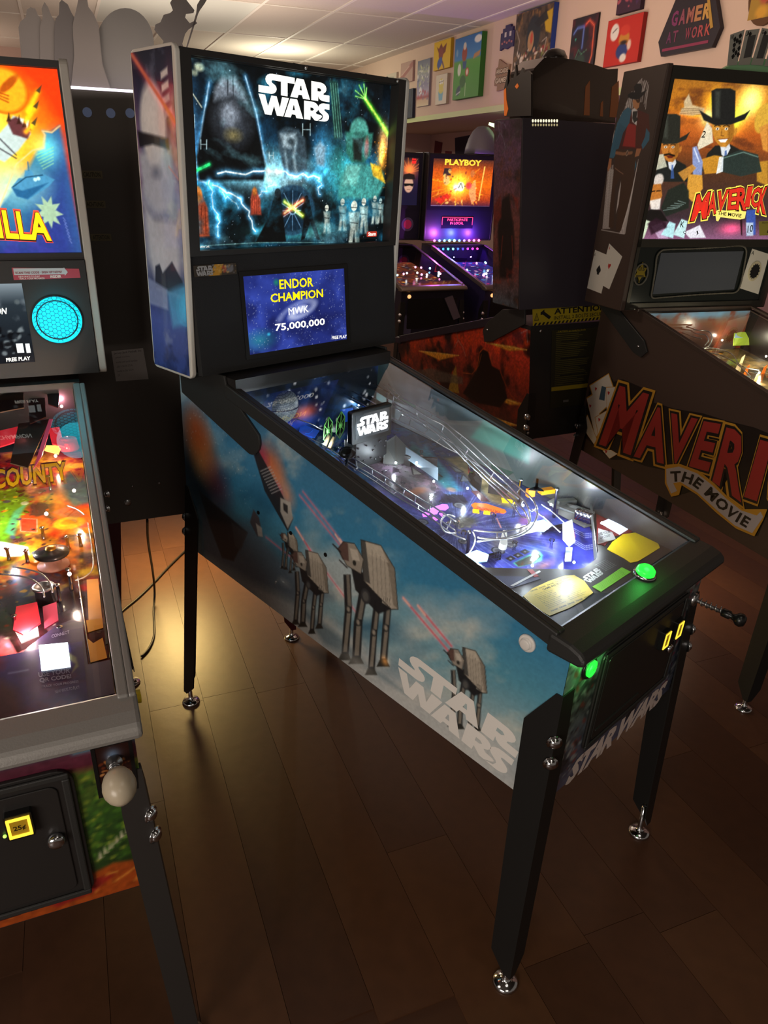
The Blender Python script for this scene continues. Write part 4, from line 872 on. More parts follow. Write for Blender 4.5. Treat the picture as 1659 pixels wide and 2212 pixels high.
# wire ramps
def wire(pts, r=.0021, n=3):
    P = [Vector(P3(px, py, h)) for px, py, h in pts]; out = []
    for i in range(len(P)-1):
        p0, p1, p2, p3 = P[max(i-1, 0)], P[i], P[i+1], P[min(i+2, len(P)-1)]
        for k in range(n):
            t = k/n; out.append(.5*((2*p1)+(p2-p0)*t+(2*p0-5*p1+4*p2-p3)*t*t+(3*p1-p0-3*p2+p3)*t**3))
    return out+[P[-1]]
WR = {}
WR['a'] = wire([(839, 830, .125), (863, 854, .125), (894, 872, .122), (925, 889, .12), (954, 906, .118), (981, 928, .115), (1006, 947, .11), (1029, 968, .105), (1056, 993, .10), (1074, 1009, .095), (1103, 1036, .09), (1132, 1061, .085), (1149, 1077, .08), (1159, 1096, .07), (1160, 1115, .06), (1149, 1138, .055), (1131, 1154, .05), (1100, 1163, .05), (1064, 1165, .05), (1031, 1161, .05)])
WR['b'] = wire([(829, 831, .125), (851, 854, .125), (885, 877, .122), (900, 886, .12), (933, 906, .118), (958, 919, .115), (981, 939, .11), (1004, 961, .105), (1029, 984, .10), (1056, 1009, .095), (1090, 1040, .09), (1118, 1068, .08), (1135, 1085, .07), (1143, 1105, .06), (1143, 1132, .055), (1112, 1144, .05), (1074, 1150, .05), (1023, 1146, .05)])
WR['c'] = wire([(848, 870, .10), (883, 889, .10), (914, 907, .098), (944, 926, .095), (968, 945, .092), (991, 970, .088), (1020, 999, .08), (1041, 1020, .075), (1085, 1060, .07), (1120, 1090, .06), (1136, 1110, .055), (1140, 1140, .045), (1100, 1160, .04), (1030, 1170, .04)])
WR['d'] = wire([(850, 879, .10), (881, 895, .10), (914, 914, .098), (941, 934, .095), (964, 955, .092), (989, 978, .088), (1018, 1007, .08), (1037, 1024, .075), (1078, 1064, .07), (1112, 1096, .06)])
WR['e'] = wire([(847, 903, .07), (880, 918, .07), (920, 940, .07), (960, 965, .065), (1000, 985, .065), (1040, 1010, .065), (1100, 1062, .06)])
WR['f'] = wire([(868, 895, .08), (900, 912, .08), (940, 935, .075), (985, 962, .07), (1015, 985, .07), (1062, 1030, .065), (1120, 1078, .06)])
WR['g'] = wire([(698, 968, .03), (736, 993, .03), (775, 1018, .03), (814, 1043, .03), (852, 1070, .03), (900, 1098, .03), (929, 1118, .03), (958, 1140, .03), (981, 1156, .03), (1005, 1165, .03)])
WR['h'] = wire([(756, 985, .05), (804, 1014, .05), (833, 1031, .05), (873, 1056, .05), (910, 1079, .05), (939, 1096, .05), (967, 1115, .05), (985, 1127, .05)])
WR['i'] = wire([(742, 990, .03), (790, 1019, .03), (830, 1044, .03), (870, 1070, .03), (905, 1092, .03), (935, 1112, .03), (960, 1130, .03), (983, 1146, .03)])
WR['j'] = wire([(983, 1117, .05), (966, 1112, .05), (953, 1124, .045), (953, 1138, .04), (963, 1150, .035), (985, 1152, .03)])
WR['k'] = wire([(1022, 1148, .05), (1026, 1165, .045), (1022, 1180, .03), (1010, 1200, .01)])
for k_, p in WR.items(): MB().tube(p, .0021, 7).build('ramp_wire', WIREM, pf)
nr = 0
for a_k, b_k in (('a', 'b'), ('c', 'd'), ('b', 'c'), ('g', 'i'), ('h', 'i'), ('e', 'f')):
    A_, B_ = WR[a_k], WR[b_k]
    for f_ in np.linspace(.06, .94, 8):
        i = int(f_*(len(A_)-1)); p = A_[i]; r_ = min(B_, key=lambda z: (z-p).length)
        if .004 < (r_-p).length < .05:
            mid = (p+r_)/2-Vector((0, 0, .010)); MB().tube([p, mid, r_], .0017, 6).build('ramp_rung', WIREM, pf); nr += 1
# plain posts holding the wires
for px, py, h in ((1196, 1118, .075), (836, 912, .09), (1010, 1195, .05), (735, 1000, .04), (905, 905, .10), (1120, 1085, .06)):
    p = P3(px, py, 0.); MB().lathe([(.004, 0), (.004, h), (.006, h+.002), (.004, h+.006)], p, (0, 0, 1), 10).build('ramp_post', CHROME, pf)
# metal and clear ramps at the back
RS = mat('ramp_steel', '#c4c8c4', .28, .9)
plate([(832, 955), (855, 940), (905, 990), (858, 1004), (828, 1000)], [.04, .04, .004, .004, .004], RS, 'steel_ramp')
plate([(740, 800), (790, 795), (872, 850), (905, 872), (895, 880), (840, 862)], [.09, .10, .10, .09, .08, .08], RS, 'ramp_side_sheet')
plate([(720, 845), (760, 835), (828, 870), (790, 880)], [.07, .07, .07, .07], ACRYL, 'clear_ramp'); plate([(735, 860), (790, 890), (785, 905), (735, 880)], [.05, .05, .03, .03], RS, 'ramp_flap')
plate([(790, 805), (850, 840), (850, 862), (790, 832)], [.09, .09, .07, .07], ACRYL, 'clear_ramp')
for i in range(5): plate([(800+i*14, 822+i*9), (812+i*14, 829+i*9), (812+i*14, 831+i*9), (800+i*14, 824+i*9)], .1015, PLBLK, 'ramp_slot')
plate([(876, 965), (945, 1010), (945, 1038), (905, 1010), (876, 990)], [.045, .045, .01, .02, .02], mat('grey_blue_sheet', '#7f909c', .3, .6), 'target_bank_cover')
plate([(1010, 1003), (1040, 1030), (1038, 1065), (1012, 1040)], [.04, .04, .01, .01], ACRYL, 'clear_guide'); plate([(1060, 1002), (1110, 1020), (1095, 1030), (1062, 1012)], [.08, .08, .08, .08], ACRYL, 'clear_guard')
plate([(1183, 1083), (1198, 1075), (1272, 1105), (1272, 1118), (1195, 1095)], [.03, .03, .03, .02, .02], RS, 'lane_sheet')
plate([(1275, 1088), (1279, 1088), (1290, 1200), (1284, 1214)], [.05, .05, .03, .01], RS, 'lane_rail')
BLUP = mat('blue_clear_plastic', '#2a62d8', .15, emit=.25)
for pts, h, nm, m in ((((615, 880), (650, 876), (655, 905), (620, 915)), .03, 'blue_plastic', BLUP), (((735, 885), (762, 880), (765, 905), (740, 912)), .045, 'blue_plastic', BLUP), (((650, 915), (690, 930), (680, 945), (645, 935)), .02, 'blue_plastic', BLUP), (((738, 955), (772, 960), (768, 978), (735, 970)), .03, 'blue_plastic', mat('navy_plastic', '#1c2a5c', .25)),
                      (((1000, 1200), (1030, 1188), (1056, 1198), (1052, 1212), (1015, 1216)), .018, 'slingshot_plastic', mat('lit_ice_plastic', '#9fe4ff', .2, emit=.9)), (((1140, 1130), (1175, 1122), (1192, 1135), (1175, 1148), (1150, 1146)), .03, 'slingshot_plastic', mat('lit_ice_plastic', '#9fe4ff', .2, emit=.9)),
                      (((1215, 1130), (1236, 1122), (1243, 1170), (1230, 1180), (1216, 1165)), .02, 'lane_plastic', mat('pale_blue_plastic', '#c8d4f0', .25, emit=.25)), (((1222, 1182), (1237, 1182), (1234, 1212), (1220, 1212)), .012, 'lane_plastic', mat('grey_clear_plastic', '#9ba6ac', .2))):
    plate(pts, h, m, nm)
# flippers, bumpers, targets, lamps
for px, py, a in ((1130, 1150, -.4), (1085, 1185, .6)):
    c = P3(px, py, .012); F_ = Fr(c, (cos(a), sin(a), 0), (-sin(a), cos(a), PFB)); MB().prism(arc(0, 0, .009, 90, 270)+arc(.065, 0, .005, -90, 90), F_, 0, .014).build('flipper', WHITEP, pf, bevel=.001)
dish = P3(750, 985, .075); db = MB(); db.lathe([(.003, -.05), (.004, 0), (.012, .004), (.022, .012), (.0215, .013), (.010, .007), (.001, .005)], dish, (-.3, -.4, 1), 20); db.build('dish_ornament', mat('dark_chrome', '#4a4c50', .2, .9), pf)
b = MB(); b.lathe([(.020, 0), (.014, .006), (.004, .010), (.003, .03), (.002, .03)], P3(1158, 1060, .075), (.3, .2, 1), 18); b.build('dish_ornament', mat('dark_chrome', '#4a4c50', .2, .9), pf)
R = random.Random(11)
for i in range(46):
    px, py = [(R.uniform(860, 1120), 0), (R.uniform(700, 900), 0)][i % 2]; px = px; py = 985+(px-800)*.62+R.uniform(-60, 40)
    p = P3(px, py, 0)
    if not (.03 < p[0] < W-.03 and .28 < p[1] < 1.06) or abs(p[0]-.28) < .10: continue
    MB().lathe([(.005, 0), (.003, .004), (.003, .024), (.005, .026), (.005, .03), (.001, .032)], p, (0, 0, 1), 10).build('post', ACRYL if i % 3 else CHROME, pf)
for i in range(6):
    p = P3(700+i*20, 868-i*5, .02); MB().lathe([(.005, 0), (.005, .01), (.001, .012)], p, (0, 0, 1), 10).build('post', CHROME, pf)
bulbs = [(626, 815, .17), (648, 806, .17), (669, 799, .17), (690, 794, .17), (585, 790, .175), (786, 773, .17)]
def bulb(px, py, h, e, col=(.82, .93, 1.), r=.003, m=None):
    p = P3(px, py, h); o = MB().sphere(p, r, 10, 8).build('lamp_bulb', m or BULBM, pf)
    if e: lamp('playfield_bulb_light', 'POINT', (p[0], p[1], p[2]+.004), e*1.5, col, .0025)
for i, (px, py, h) in enumerate(bulbs): bulb(px, py, h-.01, [.25, .0, .25, 0, .5, .8][i], m=BULBM if i in (4, 5) else mat('bulb_glass', '#9fc8e8', .1, emit=.4))
for px, py, h, e in ((1036, 1196, .03, .5), (1172, 1135, .04, .6), (1228, 1175, .03, .6), (855, 1000, .02, .25), (937, 1040, .02, .3), (1010, 1055, .03, .25), (1042, 1030, .03, .3), (625, 905, .03, .35), (700, 960, .03, .3), (1190, 1090, .04, .5), (775, 875, .05, .3), (515, 832, .1, .25), (1130, 1092, .03, .2), (900, 1000, .10, .5), (1240, 1215, .05, .5), (1000, 1110, .08, .3), (548, 850, .14, .8), (1150, 1222, .05, .10), (1300, 1130, .06, .45)):  # some bulbs added to brighten globe, apron cards and mid playfield
    bulb(px, py, h, e*1.0)
# apron with cards
AP = .018; qa = Qm(S, 'p', 0, PFA+AP); APF = Fr((0, 0, PFA+AP), (1, 0, 0), (0, 1, PFB))
out = [(W-.019, .012), (.019, .012), (.019, .06)]+qa((985, 1205), (1000, 1196), (1050, 1226), (1180, 1229), (1205, 1228), (1238, 1231), (1262, 1226), (1284, 1210), (1292, 1190), (1284, 1140), (1276, 1092), (1300, 1098))+[(W-.019, .30)]
ap = MB().prism(out, APF, -.016, 0).build('apron', mat('apron_black', '#161616', .4), pf)
def ap_art(pxs, paint, m, nx, ny, name='card', d=.0008):
    P = qa(*pxs); x = [p[0] for p in P]; y = [p[1] for p in P]; return P
YC = mat('yellow_card', '#f2cc1a', .45); YC2 = mat('pale_yellow_card', '#e6cc58', .5); INK = mat('black_print', '#0c0c0c', .6)
card = MB().prism(qa((1130, 1289), (1150, 1272), (1185, 1256), (1218, 1245), (1240, 1243), (1262, 1256), (1281, 1281), (1260, 1297), (1230, 1314), (1187, 1331), (1160, 1316)), APF, 0, .0012).build('instruction_card', YC2, ap)
o3 = qa((1148, 1283), (1236, 1250), (1184, 1318))
def cw(x, y): return (o3[0][0]+(o3[1][0]-o3[0][0])*x+(o3[2][0]-o3[0][0])*(1-y), o3[0][1]+(o3[1][1]-o3[0][1])*x+(o3[2][1]-o3[0][1])*(1-y))
def aptext(s, x0, y0, x1, y1, m, bold=.0, w=cw, par=None, d=.0020): text(s, APF, 0, 0, 1, 1, m, par or card, bold, d, warp=lambda x, y: w(x0+(x1-x0)*x, y0+(y1-y0)*y))
aptext('GAME INSTRUCTIONS', .25, .92, .95, 1.02, INK, .02)
words = 'the ball to light shots and start a mission hit all targets for multiball shoot left ramp to build bonus value then collect the jackpot from either lane'.split()
R = random.Random(8)
for colx in (0.0, .52):
    for k in range(11): aptext(' '.join(R.sample(words, 6)), colx+.01, .84-k*.082, colx+.46*R.uniform(.75, 1), .84-k*.082+.045, INK, .0)
for k in range(5): aptext('STAR WARS', k*.2+.01, 1.06, k*.2+.17, 1.13, INK, .02); aptext('STAR WARS', k*.2+.01, -.16, k*.2+.17, -.09, INK, .02)
MB().prism(qa((1311, 1187), (1322, 1172), (1345, 1155), (1372, 1151), (1400, 1158), (1422, 1176), (1425, 1184), (1400, 1200), (1378, 1213), (1362, 1216), (1345, 1205)), APF, 0, .0012).build('blank_card', YC, ap, label='blank yellow card')
gp = MB().prism(qa((1279, 1268), (1295, 1259), (1343, 1226), (1363, 1236), (1298, 1279)), APF, 0, .001).build('warning_strip', mat('green_card', '#7cc02c', .45), ap)
g3 = qa((1284, 1265), (1340, 1230), (1298, 1276))
def gw(x, y): return (g3[0][0]+(g3[1][0]-g3[0][0])*x+(g3[2][0]-g3[0][0])*(1-y), g3[0][1]+(g3[1][1]-g3[0][1])*x+(g3[2][1]-g3[0][1])*(1-y))
for k in range(6): aptext('be careful not to tilt the game or lean hard upon the side glass', .04, .84-k*.16, .97, .93-k*.16, INK, .0, gw, gp, .0017)
GREYP = mat('grey_print', '#9a9a9a', .5)
for k in range(7): aptext('all rights reserved by the makers of this table', .0, .9-k*.13, 1., .97-k*.13, GREYP, 0, (lambda o, a, b: (lambda x, y: (o[0]+(a[0]-o[0])*x+(b[0]-o[0])*(1-y), o[1]+(a[1]-o[1])*x+(b[1]-o[1])*(1-y))))(*qa((1283, 1221), (1307, 1209), (1312, 1236))), ap, .001)
logo(APF, [p for p in qa((1273, 1261), (1304, 1240), (1290, 1226), (1254, 1250))], mat('silver_print', '#b8b8b4', .5), ap, d=.0012, name='title_lettering')
rp = MB().prism(qa((1288, 1104), (1298, 1101), (1350, 1130), (1368, 1146), (1362, 1152), (1322, 1160), (1306, 1180), (1290, 1175)), APF, 0, .001).build('scan_panel', mat('dark_red_panel', '#8c2626', .45), ap)
MB().prism(qa((1292, 1145), (1292, 1142), (1303, 1146), (1322, 1150), (1330, 1166), (1300, 1174), (1291, 1176)), APF, .001, .0016).build('arrow_print', mat('pale_grey_print', '#b8b8b8', .5), rp)
MB().prism(qa((1296, 1131), (1316, 1122), (1356, 1145), (1338, 1156)), APF, .001, .003).build('scanner_window', mat('lit_white_window', '#dfeaff', .3, emit=1.1), rp)
aptext('USE YOUR', .0, .0, 1, 1, INK, .02, (lambda o, a, b: (lambda x, y: (o[0]+(a[0]-o[0])*x+(b[0]-o[0])*y, o[1]+(a[1]-o[1])*x+(b[1]-o[1])*y)))(*qa((1293, 1159), (1318, 1153), (1292, 1153))), rp, .0022)
aptext('QR CODE!', .0, .0, 1, 1, INK, .02, (lambda o, a, b: (lambda x, y: (o[0]+(a[0]-o[0])*x+(b[0]-o[0])*y, o[1]+(a[1]-o[1])*x+(b[1]-o[1])*y)))(*qa((1296, 1167), (1318, 1161), (1295, 1161))), rp, .0022)
for k in range(9): MB().prism(qa((1398+k*4.6, 1139+k*2.6), (1400+k*4.6, 1139+k*2.6), (1398+k*4.6, 1146+k*2.6), (1396+k*4.6, 1146+k*2.6)), APF, 0, .0008).build('print_mark', GREYP, ap)
MB().prism(qa((1060, 1244), (1160, 1247), (1168, 1251), (1100, 1273), (1090, 1268)), APF, 0, .0008).build('apron_print', mat('dull_blue_print', '#2c3450', .5), ap); MB().prism(qa((1138, 1231), (1150, 1231), (1164, 1246), (1154, 1248)), APF, .0008, .0014).build('apron_print', mat('dull_red_print', '#8a2a34', .5), ap)
MB().prism(qa((1102, 1266), (1165, 1233), (1168, 1236), (1108, 1268)), APF, .0008, .0014).build('apron_print', mat('pale_grey_print', '#b8b8b8', .5), ap)

# crowded rear of the playfield: blocks, rails, coils, lamps under plastics
SKY_ = mat('lit_blue_plastic', '#3a90ff', .2, emit=.8); CLR = ACRYL
R = random.Random(21)
def blockat(px, py, h0, w, dpt, h, m, nm, rz=.3):
    p = Vector(P3(px, py, h0)); Rm = Matrix.Rotation(rz, 3, 'Z'); mb = MB(); P8 = [p+Rm @ Vector((sx*w/2, sy*dpt/2, z)) for z in (0, h) for sx, sy in ((-1, -1), (1, -1), (1, 1), (-1, 1))]
    mb.add([tuple(v) for v in P8], [(0,3,2,1),(4,5,6,7),(0,1,5,4),(1,2,6,5),(2,3,7,6),(3,0,4,7)]); return mb.build(nm, m, pf, bevel=.001)
blockat(648, 925, .0, .030, .022, .03, SKY_, 'lit_target', .2); blockat(668, 948, .0, .03, .012, .022, BLUP, 'blue_target', .5); blockat(752, 875, .03, .03, .012, .035, SKY_, 'lit_target', .1)
blockat(640, 965, .0, .05, .014, .02, STEEL, 'guide_block', .6); blockat(920, 1010, .0, .06, .012, .03, mat('dark_target_bank', '#22252a', .4), 'target_bank', -.9); blockat(1075, 1068, .0, .05, .012, .03, mat('dark_target_bank', '#22252a', .4), 'target_bank', -1.1)
blockat(885, 1004, .0, .03, .02, .03, PLBLK, 'switch_housing', .2); blockat(1222, 1090, .02, .05, .02, .014, RS, 'lane_bracket', -.5); blockat(1180, 1065, .03, .04, .02, .012, mat('amber_plastic', '#e89a20', .25, emit=.4), 'amber_plastic', -.4); blockat(1145, 1072, .03, .02, .014, .02, mat('lit_orange_plastic', '#ff7a20', .25, emit=.7), 'orange_plastic', -.4)
for px, py, h, w_ in ((1200, 1150, .0, .08), (1060, 1212, .0, .05), (1262, 1130, .0, .04)):
    blockat(px, py, h, w_, .008, .018, CLR, 'clear_rail', -.3)
for k in range(4):
    c = P3(1248+k*8, 1120+k*3, .02); MB().lathe([(.010, 0), (.010, .022), (.006, .026), (.001, .027)], c, (0, 0, 1), 8).build('lane_roller', CHROME, pf)
plate([(1210, 1080), (1285, 1105), (1280, 1135), (1262, 1140), (1205, 1110)], [.03, .03, .005, .005, .01], mat('grey_steel_lane', '#9a9c98', .35, .7), 'lane_sheet')
for (ax, ay, ah), (bx, by, bh) in (((640, 905, .06), (700, 930, .04)), ((655, 940, .03), (735, 985, .03)), ((745, 850, .10), (828, 905, .09)), ((760, 845, .10), (845, 895, .09)), ((690, 860, .05), (740, 850, .06)), ((1150, 1100, .04), (1210, 1150, .03)), ((1170, 1090, .04), (1225, 1135, .03))):
    MB().tube([P3(ax, ay, ah), P3((ax+bx)/2, (ay+by)/2-3, (ah+bh)/2+.004), P3(bx, by, bh)], .0018, 6).build('guide_wire', WIREM, pf)
plate([(672, 830), (755, 818), (760, 832), (676, 846)], .11, mat('pale_strip_plastic', '#b0a890', .3, emit=.15), 'top_strip'); plate([(660, 846), (722, 836), (724, 850), (662, 862)], [.10, .10, .075, .075], mat('lit_deep_blue', '#1848e0', .25, emit=.6), 'blue_panel')
for px, py in ((985, 1146), (1000, 1170), (960, 1150), (1065, 1130), (1110, 1190), (1190, 1185), (870, 1060), (930, 1090), (830, 1035)):
    MB().lathe([(.006, 0), (.0035, .004), (.0035, .018), (.0065, .020), (.0065, .024), (.001, .026)], P3(px, py, 0), (0, 0, 1), 10).build('post', ACRYL, pf)

# ================================================================== 2. the grey-railed machine on the left
G = Mach(-1.1589, .6094, -.3803, .0547)
gz = thing('pinball_machine', 'pinball machine with grey rails, orange and blue lit backglass and round cyan speaker light', 'pinball machine', (G.tx, G.ty, 0), G.yaw)
GREYM = mat('grey_hammered_metal', '#8d8a86', .42, .25, bump=.2, bscale=300)
GA0, GB0 = .887, .2454
shell(gz, G, dict(zf=.48, zr=.586, top=GA0, slope=GB0, rail_m=GREYM, yt=1.08, leg_m=mat('worn_black_leg', '#2e2b29', .5), rail_out=.012, rail_low=.04, leg_h=.285, foot_back=-.02))
GYF, GZB, GZT = 1.1178, 1.168, 1.899
backbox(gz, G, BX0, BX1, GYF, GYF+.197, GZB, GZT, mat('grey_wing_metal', '#a39d94', .45), BLACKS, th=.02)
fr0 = Fr((0, GYF, 0), (1, 0, 0), (0, 0, 1)); gz0, gz1 = 1.479, 1.878
mb = MB()
for r in (rect(BX0+.02, gz1, BX1-.02, GZT-.006), rect(BX0+.02, gz0, -.035, gz1), rect(.615, gz0, BX1-.02, gz1), rect(BX0+.02, gz0-.016, BX1-.02, gz0)): mb.prism(r, fr0, -.03, -.002)
mb.build('backglass_frame', BLACKS, gz, G.T)
GBF = Fr((0, GYF+.02, 0), (1, 0, 0), (0, 0, 1)); q = Qm(G, 'y', GYF+.02)
def p_gbg(P):
    P.fill('#f83a0a'); P.cloud('#ff6a10', .08, .5, .75, .6, 3); P.ell(*q((-15, 300)), .10, .11, '#ffc818', .95, .06); P.ell(*q((-25, 300)), .06, .07, '#fff25a', .95, .04); P.glow(*q((5, 460)), .08, '#ffffff', .9, .06)
    P.poly(q((-400, 520), (-20, 470), (60, 365), (80, 325), (95, 320), (97, 290), (92, 282), (110, 285), (129, 272), (190, 600), (-400, 640)), '#2a6f96', .96, .005)
    P.poly(q((130, 300), (190, 600), (-400, 640), (-400, 560), (60, 500), (110, 420), (132, 360)), '#2a3484', .9, .04)
    P.ell(*q((35, 400)), .05, .035, '#a8e8f0', .75, .03); P.glow(*q((100, 320)), .03, '#60d8a8', .6, .03)
    for k in range(6): P.line(q((78+k*3, 335+k*6), (115, 318+k*7)), .002, '#b0f0a0', .6, .001)
    P.line(q((-10, 470), (35, 355), (70, 325), (93, 318), (97, 292), (92, 283), (112, 286), (129, 272)), .003, '#ffd890', .8, .001)
    for r in ((-20, 150, 48, 205),): c = q((8, 195)); P.ell(*c, .052, .048, '#d85a08', .9, .002); P.ell(*c, .046, .043, '#ffb820', .9, .004); P.ell(*q((18, 182)), .028, .008, '#a83a08', .8, .002, .7)
    for k in range(3): P.line(q((-2, 200+k*6), (18, 207+k*7)), .003, '#a83a08', .8)
    # crowned arm with rockets
    P.poly(q((-40, 330), (15, 270), (28, 250), (62, 260), (66, 290), (40, 325), (10, 350)), '#c3d8da', .95, .002); P.poly(q((15, 262), (35, 252), (66, 285), (60, 300), (28, 290)), '#5c2a2c', .95, .002)
    for x, y in ((18, 262), (40, 268), (52, 275), (62, 282)): P.poly(q((x-4, y), (x+1, y-20), (x+6, y)), '#3a1c14', .95)
    P.line(q((0, 300), (35, 335)), .003, '#2a2028', .8); P.line(q((-5, 318), (35, 342)), .003, '#2a2028', .8)
    for a, b in (((82, 198), (60, 240)), ((76, 232), (55, 262)), ((72, 268), (56, 285))): P.line(q(a, b), .006, '#ffd020', .9, .003, glow=(.006, '#ff8000', .6)); P.poly(q((a[0]+9, a[1]-16), (a[0]+4, a[1]+4), (a[0]-5, a[1]-2)), '#4a3a20', .95)
    # small submarine
    P.poly(q((25, 405), (40, 385), (52, 385), (54, 368), (68, 368), (74, 380), (92, 375), (118, 388), (104, 404), (60, 432), (38, 425)), '#4890b8', .97, .001); P.poly(q((25, 405), (48, 412), (104, 395), (60, 430), (36, 424)), '#1f5a88', .9, .002)
    P.line(q((60, 350), (62, 368)), .003, '#2a6a90', .9); P.ell(*q((76, 388)), .004, .004, '#c8f8f8'); P.ell(*q((83, 386)), .004, .004, '#c8f8f8'); P.line(q((28, 404), (56, 383), (92, 378)), .002, '#0c3048', .9)
    # pale splash
    c = q((106, 458)); P.poly([(c[0]+(.032 if k % 2 else .016)*cos(k*pi/9+.2), c[1]+(.038 if k % 2 else .022)*sin(k*pi/9+.2)) for k in range(18)], '#a8c8a0', .95, .001)
    for k in range(8): P.line(q((136+k*2, 470+k*7), (141+k*2, 476+k*7)), .0015, '#8a9ad8', .7)
    P.cloud('#4a3aa8', .04, .55, .8, .5, 9, mask=(P.Y < 1.52)*1.); P.mottle(.08, .006)
art('backglass', GBF, -.036, .616, gz0, gz1, 300, 220, p_gbg, artmat('backlit_translite_warm', .12, emit=1.25, base=.3), gz, T=G.Tn, d=0, label='lit backglass with orange sky over blue sea')
p1, p2, p3 = q((118, 523), (-48, 535), (100, 450))
def zq(x, y, g=0.):
    x0, x1 = p1[0]-.305, p1[0]-.006; hh = p3[1]-p1[1]-.01; yb = p1[1]+.002+.018*(1-x)
    return (x0+(x1-x0)*x, yb+(y*(1+g*1.0)-g*.5)*hh*(1.0-.04*x))
BBK = mat('lit_dark_outline', '#2a1208', .5, emit=.2)
text('GODZILLA', GBF, 0, 0, 1, 1, mat('lit_red_outline', '#ff4a30', .5, emit=1.0), gz, .085, d=.001, warp=lambda x, y: zq(x*1.02-.01, y, .16), T=G.T)
text('GODZILLA', GBF, 0, 0, 1, 1, BBK, gz, .06, d=.0015, warp=lambda x, y: zq(x*1.01-.003, y-.02, .08), T=G.T)
text('GODZILLA', GBF, 0, 0, 1, 1, mat('lit_amber_title', '#ffc400', .5, emit=1.2), gz, .03, d=.002, warp=lambda x, y: zq(x, y), T=G.T, name='title_lettering')
# speaker panel
GSP = Fr((0, GYF-.004, 0), (1, 0, 0), (0, 0, 1)); q = Qm(G, 'y', GYF-.004)
MB().prism(rect(BX0+.021, GZB+.004, BX1-.021, gz0-.017), GSP, -.02, 0).build('speaker_panel', BLACKS, gz, G.T)
lx = q((62, 700))[0]; lz0, lz1 = q((62, 782))[1], q((38, 612))[1]
def p_glcd(P):
    P.grad([(lz0, '#10141a'), (lz1-.05, '#2a343c'), (lz1, '#8a98a0')]); P.cloud('#c8d0d4', .04, .55, .8, .6, 3, mask=(P.Y > lz0+.1)*1.); P.scatter(40, (lx-.10, lx, lz0+.02, lz0+.09), (.003, .012), ['#0a0c10', '#7a8488', '#20262c'], 3)
    P.ell(*q((37, 652)), .006, .006, '#5a6468', 1, .001)
art('screen', GSP, lx-.34, lx, lz0, lz1, 120, 70, p_glcd, artmat('lit_screen', .1, emit=1.0, base=.1), gz, T=G.Tn, d=.002)
for s_, b_ in (('FREE PLAY', ((14, 781), (66, 777), (13, 773))), ('GODZILLA CHAMPION', ((-150, 688), (14, 678), (-150, 674)))): tq(s_, b_, GSP, q, WHT_E, gz, .02, T=G.T, d=.003)
for k in range(2): x, y = q((36+k*20, 752+k*0)); MB().prism(rect(x, y-.012, x+.010 if k else x+.016, y+.012), GSP, .002, .003).build('screen_block', mat('lit_pale_print', '#d8dcdc', .5, emit=.9), gz, G.T)
cx, cz = q((124, 691)); rr_ = abs(q((180, 691))[0]-cx)*.95
CYE = mat('lit_cyan_panel', '#08c4e0', .3, emit=1.15); CYD = mat('dim_cyan_rim', '#0a7a98', .3, emit=.9)
sp = MB().prism(circ(cx, cz, rr_, 40), GSP, 0, .002).build('speaker_light', CYE, gz, G.T, label='round cyan lit speaker grille')
mb = MB()   # honeycomb grille over the light
hr = rr_/9.2
for i in range(-7, 8):
    for j in range(-9, 10):
        hx_ = cx+i*hr*1.5; hz_ = cz+(j+.5*(i % 2))*hr*1.732
        if hypot(hx_-cx, hz_-cz) > rr_-hr*.4: continue
        P6 = [(hx_+hr*cos(radians(60*k)), hz_+hr*sin(radians(60*k))) for k in range(6)]
        for k in range(3): a_, b_ = P6[k], P6[k+1]; dx, dz = b_[0]-a_[0], b_[1]-a_[1]; L_ = hypot(dx, dz); nx, nz = -dz/L_*.0005, dx/L_*.0005; mb.prism([(a_[0]-nx, a_[1]-nz), (b_[0]-nx, b_[1]-nz), (b_[0]+nx, b_[1]+nz), (a_[0]+nx, a_[1]+nz)], GSP, .002, .004)
tag(mb.build('honeycomb_mesh', mat('dark_teal_mesh', '#04303c', .4), sp, G.T), kind='stuff')
def ring(fr, cx, cz, r0, r1, d0, d1, m, name, par, T, n=40):
    mb = MB(); A_ = circ(cx, cz, r0, n); B_ = circ(cx, cz, r1, n)
    for k in range(n): mb.prism([A_[k], B_[k], B_[(k+1) % n], A_[(k+1) % n]], fr, d0, d1)
    return mb.build(name, m, par, T)
ring(GSP, cx, cz, rr_*.80, rr_*.85, .002, .0045, PLBLK, 'speaker_ring', sp, G.T); ring(GSP, cx, cz, rr_, rr_*1.05, 0, .005, PLBLK, 'speaker_rim', sp, G.T)
lamp('speaker_glow', 'POINT', tuple(Matrix.Rotation(G.yaw, 3, 'Z') @ Vector(G.T(cx, GYF-.07, cz))+Vector((G.tx, G.ty, 0))), .35, (.05, .8, 1.), .05)
a_, b_, c_ = q((30, 605), (174, 600), (28, 578)); st_ = MB().prism([(a_[0], a_[1]), (b_[0], b_[1]), (b_[0]-.001, b_[1]+.022), (a_[0], c_[1])], GSP, 0, .001).build('scan_sticker', mat('dull_red_sticker', '#a83a48', .5), gz, G.T)
MB().prism([(a_[0]+.003, a_[1]+.012), (b_[0]-.036, a_[1]+.0115), (b_[0]-.036, a_[1]+.008), (b_[0]-.028, a_[1]+.0165), (b_[0]-.036, c_[1]-.001), (b_[0]-.036, c_[1]-.003), (a_[0]+.003, c_[1]-.002)], GSP, .001, .0014).build('arrow_print', mat('pale_grey_print', '#b8b8b8', .5), st_, G.T)
text('SCAN THIS CODE · SIGN UP NOW!', GSP, a_[0]+.006, a_[1]+.0145, b_[0]-.042, a_[1]+.020, mat('red_ink', '#8a2430', .5), st_, .02, T=G.T, d=.0022)
